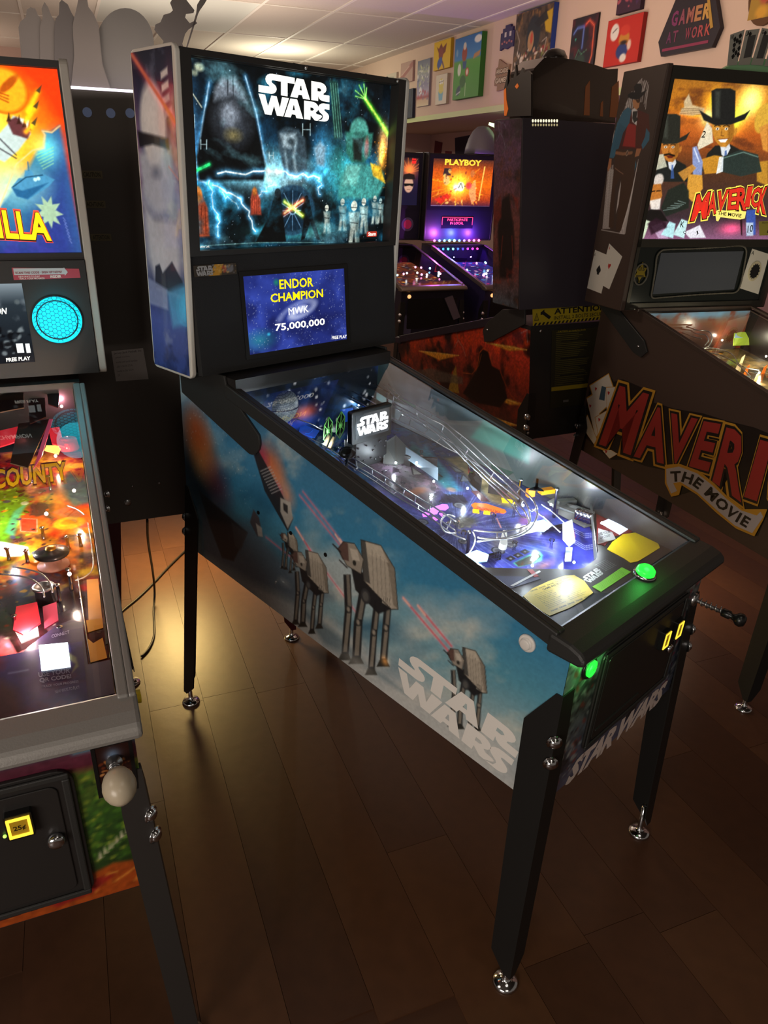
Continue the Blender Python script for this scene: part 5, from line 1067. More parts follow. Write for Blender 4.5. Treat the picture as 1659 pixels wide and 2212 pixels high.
text('NEW WAYS TO PLAY', GSP, a_[0]+.012, a_[1]+.006, a_[0]+.06, a_[1]+.010, WHT, st_, 0, T=G.T, d=.0016); text('TRACK YOUR PROGRESS', GSP, a_[0]+.012, a_[1]+.001, a_[0]+.07, a_[1]+.005, WHT, st_, 0, T=G.T, d=.0016); text('INSIDER', GSP, b_[0]-.07, a_[1]+.003, b_[0]-.045, a_[1]+.010, WHT, st_, .02, T=G.T, d=.0016)
# playfield
GPA, GPB = .835, .125; GPF = Fr((0, 0, GPA), (1, 0, 0), (0, 1, GPB)); q = Qm(G, 'p', 0, GPA, GPB); gk = math.sqrt(1+GPB*GPB)
MB().add([(.019, .02, GPA), (W-.019, .02, GPA), (W-.019, 1.09, GPA+GPB*1.09), (.019, 1.09, GPA+GPB*1.09), (.019, .02, GPA-.012), (W-.019, .02, GPA-.012), (W-.019, 1.09, GPA+GPB*1.09-.012), (.019, 1.09, GPA+GPB*1.09-.012)], [(0,1,2,3),(7,6,5,4),(0,4,5,1),(1,5,6,2),(2,6,7,3),(3,7,4,0)]).build('playfield', mat('playfield_wood', '#3a3430', .3), gz)
gpf = gz.children[-1] if False else [o for o in bpy.data.objects if o.parent == gz and o.name.startswith('playfield') and 'glass' not in o.name][-1]
def p_gpf(P):
    P.grad([(.0, '#a83020'), (.2, '#8a2c28'), (.32, '#3a3648'), (.42, '#34323e'), (.5, '#c85a1c'), (.62, '#e89a20'), (.75, '#c84820'), (.9, '#a02a40'), (1.1, '#6a2444')])
    P.cloud('#e8d040', .05, .5, .7, .8, 2, mask=(P.Y > .42)*1.); P.cloud('#c01818', .05, .55, .75, .8, 5); P.cloud('#2a2434', .05, .55, .7, .8, 8)
    P.poly(q((-60, 1080), (40, 1050), (70, 1080), (40, 1120), (10, 1190), (-60, 1180)), '#58a820', .9, .01); P.scatter(80, (q((-60, 1190))[0], q((60, 1060))[0], q((10, 1190))[1], q((50, 1050))[1]), (.003, .009), ['#3a7818', '#8ad030', '#1c4a10', '#a8e040'], 4)
    P.poly(q((10, 1150), (30, 1105), (60, 1085), (40, 1120), (30, 1160)), '#48b890', .8, .004)
    P.poly(q((100, 1080), (150, 1020), (190, 1040), (198, 1085), (160, 1095), (120, 1060)), '#3a6a68', .85, .008); P.poly(q((120, 1040), (140, 1060), (150, 1100), (200, 1095), (215, 1120), (150, 1150), (110, 1110)), '#f08018', .7, .01)
    P.ell(*q((150, 1130)), .035, .028, '#e8b020', .9, .003); P.ell(*q((150, 1128)), .018, .012, '#b87818', .8, .002)
    P.poly(q((0, 1170), (60, 1182), (64, 1200), (20, 1204), (-40, 1195)), '#f4f6ff', .95, .002)
    for k in range(12): P.line(q((30, 1195), (20+k*4, 1180+k*1.5)), .001, '#8a80c8', .7)
    P.poly(q((20, 1290), (70, 1260), (60, 1285), (30, 1300)), '#3a3430', .9); P.poly(q((30, 1250), (110, 1230), (100, 1290), (40, 1300)), '#3c5c78', .6, .01)
    P.poly(q((42, 1120), (80, 1122), (80, 1150), (45, 1148)), '#d83828', .85, .002); P.line(q((42, 1120), (80, 1122), (80, 1150), (45, 1148)), .002, '#f8c8b0', .8, closed=True)
    x0, y0 = q((0, 1420))[0]-.05, q((0, 1420))[1]; P.scatter(160, (x0, .47, .12, 1.0), (.003, .010), ['#e8e0c8', '#c02020', '#f0b020', '#1c1a22', '#3a4a78', '#e06018', '#28242c'], 12, a=.75)
    P.glow(*q((150, 940)), .05, '#ff3040', .8); P.glow(*q((40, 1380)), .05, '#ff9080', .5); P.mottle(.2, .01)
art('playfield_print', GPF, .02, W-.02, .05, 1.09*gk, 230, 400, p_gpf, artmat('art_playfield', .18, coat=.6), gpf, d=.0006)
def G3(px, py, h=0.): return G.pf(px, py, h, GPA, GPB)
def cwp(*pp): o, a, b = pp; return lambda x, y: (o[0]+(a[0]-o[0])*x+(b[0]-o[0])*y, o[1]+(a[1]-o[1])*x+(b[1]-o[1])*y)
qm2 = Qm(G, 'p', 0, GPA+.05, GPB); GUP = Fr((0, 0, GPA+.05), (1, 0, 0), (0, 1, GPB))
text('COUNTY', GUP, 0, 0, 1, 1, mat('dark_red_outline', '#5a1c0c', .5), gpf, .07, d=.0, warp=cwp(*qm2((-18, 1062), (152, 1040), (-18, 1012))))
text('COUNTY', GUP, 0, 0, 1, 1, mat('yellow_sign_print', '#f0b818', .4, emit=.25), gpf, .03, d=.001, warp=cwp(*qm2((-14, 1058), (148, 1037), (-14, 1016))))
def gplate(pxs, h, m, name, th=.003, par=None):
    P = [G3(px, py, hh) for (px, py), hh in zip(pxs, h if hasattr(h, '__len__') else [h]*len(pxs))]; a = Vector(P[1])-Vector(P[0]); b = Vector(P[2])-Vector(P[0]); n = a.cross(b).normalized()*th; k = len(P)
    return MB().add(P+[tuple(Vector(p)+n) for p in P], [tuple(range(k)), tuple(range(2*k-1, k-1, -1))]+[(i, k+i, k+(i+1) % k, (i+1) % k) for i in range(k)]).build(name, m, par or gpf)
WOODL = mat('tan_wood_lane', '#c89048', .4, noise=.2, bscale=30); BRASS = mat('brass_plate', '#c89a48', .3, .9)  # plain tan wood for the shooter lane, brass for its brackets
gplate([(187, 1252), (212, 1250), (222, 1350), (192, 1352)], .003, WOODL, 'shooter_lane'); gplate([(186, 1340), (221, 1335), (223, 1356), (190, 1366)], .018, BRASS, 'lane_bracket'); gplate([(190, 1382), (202, 1392), (222, 1380), (232, 1424), (196, 1434)], .01, BRASS, 'lane_bracket')
gplate([(224, 1345), (240, 1345), (246, 1385), (228, 1392)], .02, PLBLK, 'ball_lever'); gplate([(236, 1398), (244, 1392), (248, 1412), (236, 1418)], .012, mat('cream_plastic', '#e8dca0', .4, emit=.1), 'lever_cap')
gplate([(60, 850), (95, 838), (100, 900), (64, 915)], .07, mat('brown_sheet', '#5a3a30', .4), 'backdrop_plate'); gplate([(0, 855), (50, 838), (52, 880), (0, 890)], .09, mat('cream_print_plate', '#a89078', .5), 'backdrop_plate')
gplate([(40, 915), (108, 905), (60, 1010), (22, 1000)], .06, mat('tinted_brown_clear', '#5c4a40', .15), 'clear_ramp'); gplate([(106, 905), (114, 905), (90, 985), (72, 1012)], .065, mat('lit_pink_rail', '#e05878', .3, emit=.3), 'ramp_edge')
gplate([(0, 930), (52, 918), (46, 950), (0, 965)], .05, mat('lit_red_plastic', '#e0303c', .2, emit=.5), 'red_plastic'); gplate([(104, 925), (128, 922), (140, 965), (112, 958)], .04, mat('lit_red_plastic', '#e0303c', .2, emit=.5), 'red_plastic'); gplate([(100, 962), (134, 962), (126, 980), (96, 972)], .02, mat('lit_yellow_plastic', '#ffe070', .2, emit=1.1), 'lit_target')
gplate([(100, 835), (128, 838), (126, 880), (104, 872)], .08, mat('dark_red_plate', '#6a1c14', .4), 'backdrop_plate')
MB().lathe([(.026, 0), (.026, .004), (.022, .03), (.012, .034), (.001, .035)], G3(150, 970, .01), (0, 0, 1), 18).build('red_dome', mat('red_clear_dome', '#a01020', .1, emit=.25), gpf)
c = G3(116, 1222, .002); bm = MB(); bm.lathe([(.032, 0), (.032, .004), (.018, .006), (.018, .024)], c, (0, 0, 1), 28); bp = bm.build('bumper', mat('pink_plastic', '#d89a88', .3, emit=.1), gpf)
MB().lathe([(.034, .026), (.036, .030), (.034, .034), (.022, .036), (.012, .040), (.001, .042)], c, (0, 0, 1), 28).build('bumper_cap', mat('dark_bumper_cap', '#3a3638', .25, .3), bp); MB().lathe([(.012, .036), (.010, .044), (.001, .046)], c, (0, 0, 1), 16).build('bumper_hub', BRASS, bp)
def gwire(pts, r=.0018, n=4, m=None):
    P = [Vector(G3(*p)) for p in pts]; out = []
    for i in range(len(P)-1):
        p0, p1, p2, p3 = P[max(i-1, 0)], P[i], P[i+1], P[min(i+2, len(P)-1)]
        out += [.5*((2*p1)+(p2-p0)*t+(2*p0-5*p1+4*p2-p3)*t*t+(3*p1-p0-3*p2+p3)*t**3) for t in [k/n for k in range(n)]]
    MB().tube(out+[P[-1]], r, 7).build('ramp_wire', m or WIREM, gpf)
gwire([(190, 1130, .01), (198, 1180, .01), (202, 1218, .01), (196, 1236, .01), (180, 1248, .01), (162, 1254, .01)]); gwire([(145, 1092, .03), (165, 1100, .03), (182, 1112, .03)]); gwire([(28, 1225, .05), (60, 1230, .05), (90, 1240, .05), (108, 1260, .05), (114, 1280, .04)]); gwire([(0, 1240, .05), (40, 1244, .05), (70, 1252, .05), (90, 1270, .05), (96, 1290, .04)])
gwire([(168, 1245, .01), (176, 1300, .01), (186, 1370, .01), (196, 1430, .01)], .0014)
cup = G3(100, 1300, 0); MB().lathe([(.018, 0), (.018, .03), (.021, .032), (.021, .036), (.016, .036), (.016, .03)], cup, (0, 0, 1), 20).build('scoop', STEEL, gpf)
gplate([(35, 1310), (80, 1300), (88, 1345), (50, 1370), (28, 1360)], .02, mat('lit_red_plastic', '#e0303c', .2, emit=.5), 'slingshot_plastic'); gplate([(92, 1310), (122, 1300), (126, 1340), (96, 1358)], .015, mat('pink_print_plastic', '#c84860', .3, emit=.2), 'slingshot_plastic')
gplate([(32, 1362), (80, 1345), (84, 1372), (46, 1388)], .014, mat('lit_white_plastic', '#fff0e8', .3, emit=.9), 'slingshot_bumper')
for px, py, h in ((155, 1275, .05), (130, 1300, .04), (35, 1358, .03), (95, 1165, .03), (148, 1185, .03), (132, 1372, .02), (110, 1060, .04), (60, 1215, .03), (175, 1180, .03), (20, 1210, .03)):
    MB().lathe([(.005, 0), (.0035, .004), (.0035, h-.004), (.006, h-.002), (.006, h), (.001, h+.002)], G3(px, py), (0, 0, 1), 10).build('post', CHROME, gpf)
def glight(px, py, h, e, col):
    p = Vector(G3(px, py, h)); MB().sphere(tuple(p), .004, 10, 8).build('lamp_bulb', mat('lit_warm_bulb', '#fff0e0', .3, emit=6), gpf)
    w_ = Matrix.Rotation(G.yaw, 3, 'Z') @ p+Vector((G.tx, G.ty, .008)); lamp('playfield_bulb_light', 'POINT', w_, e, col, .003)
for a_ in ((133, 878, .05, .5, (1, .35, .45)), (50, 960, .05, .7, (1, .3, .35)), (120, 985, .03, .45, (1, .5, .25)), (20, 1180, .03, .7, (.85, .85, 1)), (60, 1370, .02, .7, (1, .75, .7)), (-60, 1100, .06, 1.2, (1, .9, .7)), (160, 1060, .06, .6, (1, .7, .5)), (100, 1110, .06, .5, (1, .85, .6)), (150, 1240, .05, .35, (1, .75, .6))): glight(*a_)
IRG = Fr((W-.0185, 0, 0), (0, -1, 0), (0, 0, 1))
MB().prism([(-.03, GPA), (-.03, GA0), (-1.08, GA0+GB0*1.08-.012), (-1.08, GPA+GPB*1.08)], IRG, 0, .001).build('inner_side_sheet', mat('golden_inner_side', '#b08a50', .5), gz, G.T)
# apron
qa2 = Qm(G, 'p', 0, GPA+.016, GPB); GAP = Fr((0, 0, GPA+.016), (1, 0, 0), (0, 1, GPB))
ga = MB().prism(qa2((259, 1495), (-340, 1640), (-330, 1540), (-60, 1460), (20, 1440), (60, 1398), (120, 1352), (155, 1338), (178, 1345), (190, 1435), (238, 1425), (246, 1440)), GAP, -.014, 0).build('apron', mat('purple_apron', '#3a2a4c', .4), gz)
pa = qa2((-100, 1600), (185, 1345))
def p_gap(P): P.fill('#3c2c60'); P.cloud('#6a2434', .05, .5, .7, .8, 3); P.cloud('#5a5aa8', .06, .5, .75, .7, 6); P.poly(qa2((-40, 1560), (0, 1470), (35, 1490), (50, 1530), (0, 1590)), '#5a3428', .85, .01); P.line(qa2((20, 1455), (60, 1448)), .004, '#8a90b0', .8, .002); P.poly(qa2((148, 1410), (165, 1420), (170, 1440), (155, 1455), (163, 1435), (150, 1425)), '#b8b880', .8, .002); P.mottle(.15, .01)
x0, x1 = qa2((-60, 1590))[0], qa2((182, 1430))[0]; art('apron_print', GAP, x0, x1, .062, qa2((100, 1400))[1], 110, 60, p_gap, artmat('art_gloss', .3), ga, d=.0008)
MB().prism(qa2((84, 1397), (147, 1391), (153, 1442), (90, 1451)), GAP, .001, .004).build('scanner_window', mat('lit_scanner_window', '#e8fcff', .3, emit=2.0), ga)
PRN = mat('lilac_print', '#b8b4d0', .5)
text('USE YOUR', GAP, 0, 0, 1, 1, PRN, ga, .02, d=.002, warp=cwp(*qa2((84, 1465), (152, 1455), (83, 1454)))); text('QR CODE!', GAP, 0, 0, 1, 1, PRN, ga, .03, d=.002, warp=cwp(*qa2((86, 1478), (155, 1468), (85, 1467))))
text('TRACK YOUR PROGRESS', GAP, 0, 0, 1, 1, PRN, ga, .0, d=.002, warp=cwp(*qa2((90, 1488), (170, 1476), (90, 1483)))); text('NEW WAYS TO PLAY!', GAP, 0, 0, 1, 1, PRN, ga, .0, d=.002, warp=cwp(*qa2((120, 1500), (172, 1489), (119, 1493)))); text('CONNECT', GAP, 0, 0, 1, 1, PRN, ga, .0, d=.002, warp=cwp(*qa2((112, 1380), (150, 1370), (112, 1373))))
# front
q = Qm(G, 'y', 0); gq = q
def p_gfr(P):
    P.fill('#2a4a20'); P.grad([(.48, '#8a3a14'), (.53, '#7a2c1c'), (.56, '#28401c'), (.68, '#2e5020'), (.78, '#5a6a28'), (.80, '#5c2030'), (.83, '#3a5464'), (.86, '#5a7888')])
    R = random.Random(3)
    for i in range(260):
        x, y = R.uniform(.44, .565), R.uniform(.57, .79); P.ell(x, y, .005, .0035, R.choice(['#4a7a28', '#20381a', '#8a9a30', '#38601e']), .8, rot=.6)
    P.poly([(0, .48), (.565, .48), (.565, .545), (.5, .56), (.43, .535), (.36, .55), (.30, .52), (0, .53)], '#a84a18', .9, .004)
    for k in range(9): P.line([(.26+k*.034, .50+.012*(k % 2)), (.285+k*.034, .525+.012*((k+1) % 2)), (.30+k*.034, .535)], .004, '#d8903a', .8, .002)
    P.poly([(.40, .49), (.46, .50), (.50, .53), (.44, .54), (.38, .51)], '#8a1c1c', .85, .004)
    for k in range(7): P.poly([(.478+k*.010, .578+k*.009), (.482+k*.010, .596+k*.009), (.486+k*.010, .580+k*.009)], '#d8ccb0', .9)
    P.poly([(0, .80), (.565, .80), (.565, .83), (0, .83)], '#5a2434', .9, .003); P.poly([(.47, .825), (.565, .825), (.565, .86), (.47, .86)], '#587888', .9, .002); P.mottle(.2, .008)
art('front_art', FRONT, 0, W, .482, GA0-.034, 130, 90, p_gfr, artmat('art_side_satin'), gz, T=G.Tn, d=.0006)
a_, b_, c_ = q((0, 1986), (78, 1962), (0, 1960)); text('GODZILLA', FRONT, 0, 0, 1, 1, mat('dark_red_outline', '#5a1c0c', .5), gz, .07, d=.0012, warp=lambda x, y: (b_[0]-.205+.207*x, .496+.004*x+y*.034), T=G.T); text('GODZILLA', FRONT, 0, 0, 1, 1, mat('tan_title_print', '#a8804a', .5), gz, .03, d=.0016, warp=lambda x, y: (b_[0]-.203+.203*x, .499+.004*x+y*.028), T=G.T)
text('大怪獣', FRONT, .33, .815, .40, .835, PRN, gz, .02, d=.0012, T=G.T) if False else None
door = MB().prism(rrect(.12, .508, .466, .808, .03), FRONT, 0, .008).build('coin_door', BLACKS, gz, G.T, bevel=.002)
frame(MB(), FRONT, .126, .514, .460, .802, .012, .008, .013).build('door_frame', BLACK, door, G.T, bevel=.003); MB().prism(rrect(.15, .535, .44, .78, .015), FRONT, .008, .011).build('door_panel', BLACKS, door, G.T, bevel=.002)
for dx in (0, -.085):
    x, y = q((43, 1762)); x += dx; MB().prism(rrect(x-.020, y-.026, x+.020, y+.026, .003), FRONT, .011, .024).build('coin_slot_housing', PLBLK, door, G.T); frame(MB(), FRONT, x-.017, y-.020, x+.017, y+.020, .004, .024, .027).build('coin_slot', SLOTE, door, G.T); MB().prism(rect(x-.0125, y-.0155, x+.0125, y+.0155), FRONT, .0235, .0245).build('coin_slot', mat('dim_amber', '#8a6a14', .4, emit=.5), door, G.T)
    text('25¢', FRONT, x-.009, y-.008, x+.009, y+.004, PLBLK, door, .02, d=.0252, T=G.T); MB().sphere(G.T(x-.025, -.014, y-.022), .003, 8, 6).build('reject_light', mat('lit_green_dot', '#b0ff60', .4, emit=1.5), door)
x, y = q((121, 1800)); MB().lathe([(.014, 0), (.014, .008), (.011, .013), (.004, .014)], G.T(x, -.011, y), (0, -1, 0), 18).build('lock', CHROME, door)
pp = MB().prism(rect(.497, .725, .560, .838), FRONT, 0, .004).build('plunger_plate', mat('dark_red_plate', '#3a1814', .4), gz, G.T); frame(MB(), FRONT, .497, .725, .560, .838, .006, .004, .006).build('plate_frame', PLBLK, pp, G.T)
def p_pl(P): P.fill('#2a1410'); P.glow(.528, .812, .012, '#4a80a8', .8); P.scatter(40, (.505, .552, .76, .80), (.002, .006), ['#a86a38', '#c88a50', '#6a3018'], 3)
art('plate_print', FRONT, .503, .554, .731, .832, 40, 60, p_pl, artmat('art_gloss', .3), pp, T=G.Tn, d=.0046)
pz = .795; kk = G.yp(258, 1700, -.093); ks = (kk[2]-pz)/.093; b = MB(); b.lathe([(.013, .004), (.013, .012), (.006, .014), (.006, .09)], G.T(.529, 0, pz), (0, -1, ks), 16); pl = b.build('plunger', STEEL, gz)
MB().tube([G.T(.529+.008*cos(t), -.02-.0066*t/(2*pi)*1.1, pz+ks*(.02+.0066*t/(2*pi))+.008*sin(t)) for t in np.linspace(0, 2*pi*5, 60)], .0014, 5).build('spring', STEEL, pl)
kc = G.yp(258, 1700, -.093); MB().lathe([(.001, -.030), (.014, -.027), (.021, -.018), (.0245, -.008), (.0252, .002), (.023, .012), (.017, .021), (.009, .027), (.001, .029)], kc, (0, -1, -.35), 24).build('egg_knob', mat('striped_egg_knob', '#b8ab94', .3, noise=.25, bscale=22), pl)
b = MB(); c = G.T(W, .085, .848); b.lathe([(.017, 0), (.017, .004), (.012, .006), (.0115, .020), (.001, .021)], c, (1, 0, 0), 20); b.build('flipper_button', mat('yellow_button', '#e0c020', .35), gz)

# ================================================================== 3. the brown western-themed machine on the right
Mv = Mach(1.3887, .0036, -.4776, .075)
mv = thing('pinball_machine', 'dark brown pinball machine with western backglass of hatted gunmen and red side title', 'pinball machine', (Mv.tx, Mv.ty, 0), Mv.yaw)
BRN = mat('dark_brown_cabinet', '#45352d', .55, bump=.15, bscale=150); BRNR = mat('brown_painted_rail', '#43362f', .45)
shell(mv, Mv, dict(zf=.545, zr=.520, top=1.004, slope=.195, rail_m=BRNR, side_m=BRN, yt=1.05, rail_low=.012, rail_out=.002, deck_m=BRN, leg_h=.30))
MYF, MZB, MZT = 1.073, 1.203, 2.058; MYB = MYF+.272
backbox(mv, Mv, BX0, BX1, MYF, MYB, MZB, MZT, BRN, BRN, th=.022, recess=.0, round_r=.004)
mfr = Fr((0, MYF, 0), (1, 0, 0), (0, 0, 1)); FDK = mat('dark_bronze_frame', '#3d3a33', .35, .5)
mb = MB()
for r in (rect(BX0+.02, 2.012, BX1-.02, MZT-.006), rect(BX0+.02, 1.448, BX1-.02, 1.478), rect(BX0+.02, MZB+.004, BX1-.02, MZB+.03), rect(BX0+.02, MZB+.03, BX0+.034, 2.012), rect(BX1-.034, MZB+.03, BX1-.02, 2.012)): mb.prism(r, mfr, -.015, .004)
mb.build('backglass_frame', FDK, mv, Mv.T)
MBG = Fr((0, MYF+.008, 0), (1, 0, 0), (0, 0, 1)); q = Qm(Mv, 'y', MYF+.008)
def zz(*p): return q(*[(1260+x/3.815, 140+y/3.815) for x, y in p])
def p_mbg(P):
    P.grad([(1.48, '#8a5a7a'), (1.56, '#3a2a30'), (1.72, '#50301c'), (1.85, '#b8581c'), (1.93, '#c8781c'), (2.01, '#a86a20')])
    P.cloud('#5a2c18', .03, .5, .75, .7, 3, 2, mask=(P.Y > 1.8)*1.); P.glow(*zz((1380, 300)), .05, '#ffff90', 1., .05); P.glow(*zz((1090, 290)), .03, '#ffd020', .8, .03); P.glow(*zz((900, 420)), .05, '#ff9020', .5, .01); P.glow(*zz((1020, 440)), .03, '#ffffb0', .9, .03); P.glow(*zz((1250, 470)), .04, '#ffc030', .8)
    P.poly(zz((790, 410), (810, 360), (830, 350), (830, 300), (870, 240), (900, 330), (1000, 360), (985, 400), (900, 420)), '#d8c8a0', .8, .003)
    for k in range(4): P.line(zz((800, 400-k*14), (980, 408-k*14)), .0015, '#5a3a20', .8)
    P.poly(zz((700, 380), (960, 440), (1060, 430), (1060, 560), (940, 600), (700, 500)), '#c86a28', .4, .01)
    def man(px, py, s, hat='#1c1c1a', skin='#c8862c', white=False, wide=1.):
        f = lambda *pp: zz(*[(px+x*s, py+y*s) for x, y in pp]) if len(pp) > 1 else zz((px+pp[0][0]*s, py+pp[0][1]*s))
        P.poly(f((-120, 190), (-60, 130), (60, 120), (150, 170), (200, 330), (-170, 330)), '#1a1e1c', .96, .002); P.poly(f((-20, 130), (50, 110), (60, 150), (20, 230), (-10, 200)), '#dfe4e8', .95, .001); P.poly(f((15, 170), (30, 165), (40, 300), (5, 300)), '#3a5a9a', .8, .001)
        P.poly(f((-85, -60), (85, -60), (92, 20), (70, 90), (25, 140), (-15, 140), (-62, 90), (-84, 20)), skin, 1, .0015); P.poly(f((30, -60), (85, -60), (92, 20), (70, 90), (25, 140), (40, 60)), '#7a4a14', .55, .006); P.ell(*f((100, 20)), .006*s, .013*s, skin)
        for e in (-42, 28): P.ell(*f((e, -2)), .0070*s, .0042*s, '#f4f0e0'); P.ell(*f((e, -2)), .003*s, .003*s, '#1a1008'); P.line(f((e-24, -22), (e, -32), (e+24, -22)), .003*s, '#1c1006', .9)
        P.line(f((-6, 0), (-14, 50), (6, 54)), .0022*s, '#6a3c10', .9); P.poly(f((-38, 82), (40, 76), (20, 104), (-16, 104)), '#ffffff' if white else '#5a1c10', .95); P.line(f((-42, 80), (44, 74)), .002*s, '#5a200c', .9)
        P.poly(f((-185*wide, -150), (-150*wide, -70), (-60, -30), (60, -35), (170*wide, -75), (215*wide, -150), (170*wide, -120), (95, -90), (100, -300), (60, -320), (-50, -320), (-90, -300), (-85, -90)), hat, 1, .002); P.poly(f((-60, -300), (-20, -300), (-25, -90), (-60, -95)), '#4a4e44', .6, .006)
    man(1150, 530, 1.05, white=True); man(715, 680, .86, '#26261f', '#b8702a', wide=.9)
    P.line(zz((660, 745), (705, 735), (750, 750)), .006, '#1a1008', .95, .001)
    P.ell(*zz((620, 950)), .022, .022, '#d8ccc0', .95, .003); P.poly(zz((545, 990), (640, 980), (650, 1080), (610, 1180), (560, 1180), (530, 1080)), '#b8702c', 1, .002); P.poly(zz((545, 1120), (640, 1100), (630, 1190), (560, 1200)), '#e4dcd4', .95, .003); P.line(zz((560, 1045), (590, 1040)), .004, '#1a1008'); P.line(zz((605, 1040), (635, 1038)), .004, '#1a1008'); P.poly(zz((480, 1230), (560, 1190), (640, 1200), (700, 1290), (480, 1290)), '#14100e', .95, .002)
    P.ell(*zz((1480, 440)), .035, .05, '#d8a83a', .95, .003); P.poly(zz((1450, 520), (1522, 480), (1522, 720), (1480, 700)), '#d8903a', .95, .003); P.poly(zz((1430, 800), (1522, 790), (1522, 1000), (1430, 960)), '#c8902c', .9, .003)
    # arm and revolver
    P.poly(zz((1140, 760), (1300, 700), (1440, 740), (1470, 880), (1300, 920), (1130, 880)), '#28332e', .98, .002); P.line(zz((1150, 770), (1320, 720), (1440, 760)), .003, '#90b8a8', .7, .002); P.poly(zz((970, 780), (1080, 745), (1145, 755), (1130, 890), (1000, 900)), '#c88a28', .98, .002); P.poly(zz((1120, 760), (1155, 755), (1150, 880), (1095, 900)), '#e8f0f4', .9, .001)
    P.poly(zz((900, 680), (935, 670), (985, 800), (970, 980), (905, 980), (900, 800)), '#8898c8', .98, .002); P.line(zz((915, 690), (955, 800)), .004, '#e8f0ff', .9); P.poly(zz((865, 900), (980, 910), (985, 1020), (900, 1130), (850, 1080)), '#d89a38', .98, .002); P.poly(zz((640, 1180), (700, 1030), (830, 970), (870, 1040), (870, 1180), (680, 1250)), '#20261f', .96, .003)
    for k in range(5): P.line(zz((660+k*30, 1200-k*20), (780+k*16, 1180-k*10)), .002, '#b8d8d0', .6, .001)
    P.poly(zz((780, 890), (900, 820), (930, 850), (830, 960)), '#c88a38', .9, .002)
    # cards
    P.poly(zz((940, 660), (1020, 470), (1060, 520), (1070, 640), (950, 700)), '#e8e4c8', .9, .002); P.poly(zz((615, 740), (660, 735), (690, 840), (590, 870)), '#c8c8b0', .9, .002)
    for i, pts in enumerate((((470, 1260), (550, 1290), (500, 1430), (445, 1430)), ((560, 1330), (650, 1300), (700, 1430), (620, 1430)), ((640, 1400), (710, 1290), (760, 1310), (740, 1430)), ((740, 1400), (810, 1270), (860, 1290), (830, 1430)), ((830, 1380), (960, 1320), (1010, 1425), (880, 1430)))): P.poly(zz(*pts), ['#cfe0c0', '#c8a8c8', '#b8ecf0', '#c8f0f0', '#e8e8f0'][i], .95, .002)
    P.poly(zz((530, 1310), (600, 1260), (680, 1300), (690, 1340), (560, 1400)), '#2a1420', .9, .004); P.glow(*zz((1220, 1350)), .05, '#ff3060', .7, .02); P.poly(zz((1340, 1200), (1420, 1190), (1420, 1400), (1345, 1410)), '#3a58b0', .9, .003); P.poly(zz((1340, 1300), (1400, 1300), (1400, 1410), (1345, 1410)), '#d0e0e8', .8, .002); P.poly(zz((1290, 1260), (1300, 1400), (1310, 1410), (1310, 1270)), '#200c10', .9, .002)
    P.mottle(.15, .004)
art('backglass', MBG, -.05, BX1-.022, 1.478, 2.012, 330, 270, p_mbg, artmat('backlit_translite_gold', .1, emit=1.05, coat=0, base=.3), mv, T=Mv.Tn, d=0, label='lit backglass of men in cowboy hats')
def letters(word, quads, layers, fr, q, par, T, d0=.001):
    for li, (m, bold, grow) in enumerate(layers):
        for ch, qd in zip(word, quads):
            P = q(*qd); cx = sum(p[0] for p in P)/4; cz = sum(p[1] for p in P)/4; P = [(cx+(p[0]-cx)*(1+grow*1.3), cz+(p[1]-cz)*(1+grow*.8)) for p in P]; bl, br, tr, tl = P
            text(ch, fr, 0, 0, 1, 1, m, par, bold, d0+li*.0005, warp=lambda u, v: ((bl[0]*(1-u)+br[0]*u)*(1-v)+(tl[0]*(1-u)+tr[0]*u)*v, (bl[1]*(1-u)+br[1]*u)*(1-v)+(tl[1]*(1-u)+tr[1]*u)*v), T=T, name='title_letter')
def zq6(L_): return [[(1260+x/3.815, 140+y/3.815) for x, y in qd] for qd in L_]
LB = lambda *a: a
mq = zq6([((880, 1290), (1010, 1265), (1045, 1045), (935, 1070)), ((1015, 1245), (1090, 1225), (1095, 1040), (1045, 1060)), ((1095, 1215), (1160, 1195), (1200, 1025), (1110, 1045)), ((1185, 1195), (1255, 1190), (1275, 1015), (1200, 1030)), ((1255, 1195), (1340, 1200), (1355, 1000), (1270, 1015)), ((1325, 1170), (1365, 1170), (1395, 1000), (1355, 1005)), ((1370, 1165), (1430, 1180), (1465, 1010), (1400, 1010)), ((1425, 1215), (1500, 1235), (1520, 1000), (1465, 1020))])
letters('MAVERICK', mq, ((mat('lit_yellow_outline', '#ffe85a', .5, emit=.9), .10, .22), (mat('lit_dark_line', '#2a1008', .5, emit=.1), .06, .10), (mat('lit_red_title', '#d83020', .5, emit=.9), .03, 0)), MBG, q, mv, Mv.T)
bn = MB().prism(zz((1085, 1215), (1110, 1195), (1200, 1205), (1290, 1210), (1345, 1185), (1330, 1265), (1290, 1275), (1200, 1265), (1130, 1255), (1110, 1290), (1095, 1285)), MBG, .0005, .001).build('banner_print', mat('lit_yellow_banner', '#ffe878', .5, emit=.9), mv, Mv.T)
a_, b_, c_ = zz((1105, 1235), (1300, 1260), (1108, 1205)); text('THE MOVIE', MBG, 0, 0, 1, 1, PLBLK, mv, .02, d=.0016, warp=cwp(a_, b_, c_), T=Mv.T)
for s_, b_, c_ in (('2', ((970, 600), (1000, 600), (985, 545)), PLBLK), ('5', ((470, 1345), (500, 1345), (475, 1290)), PLBLK), ('K', ((795, 1340), (825, 1340), (805, 1290)), PLBLK), ('J', ((930, 1405), (950, 1395), (920, 1375)), PLBLK), ('Q', ((825, 1400), (850, 1395), (820, 1370)), PLBLK), ('10', ((1350, 1385), (1395, 1375), (1355, 1325)), PLBLK)):
    text(s_, MBG, 0, 0, 1, 1, c_, mv, .01, d=.001, warp=cwp(*zz(*b_)), T=Mv.T)
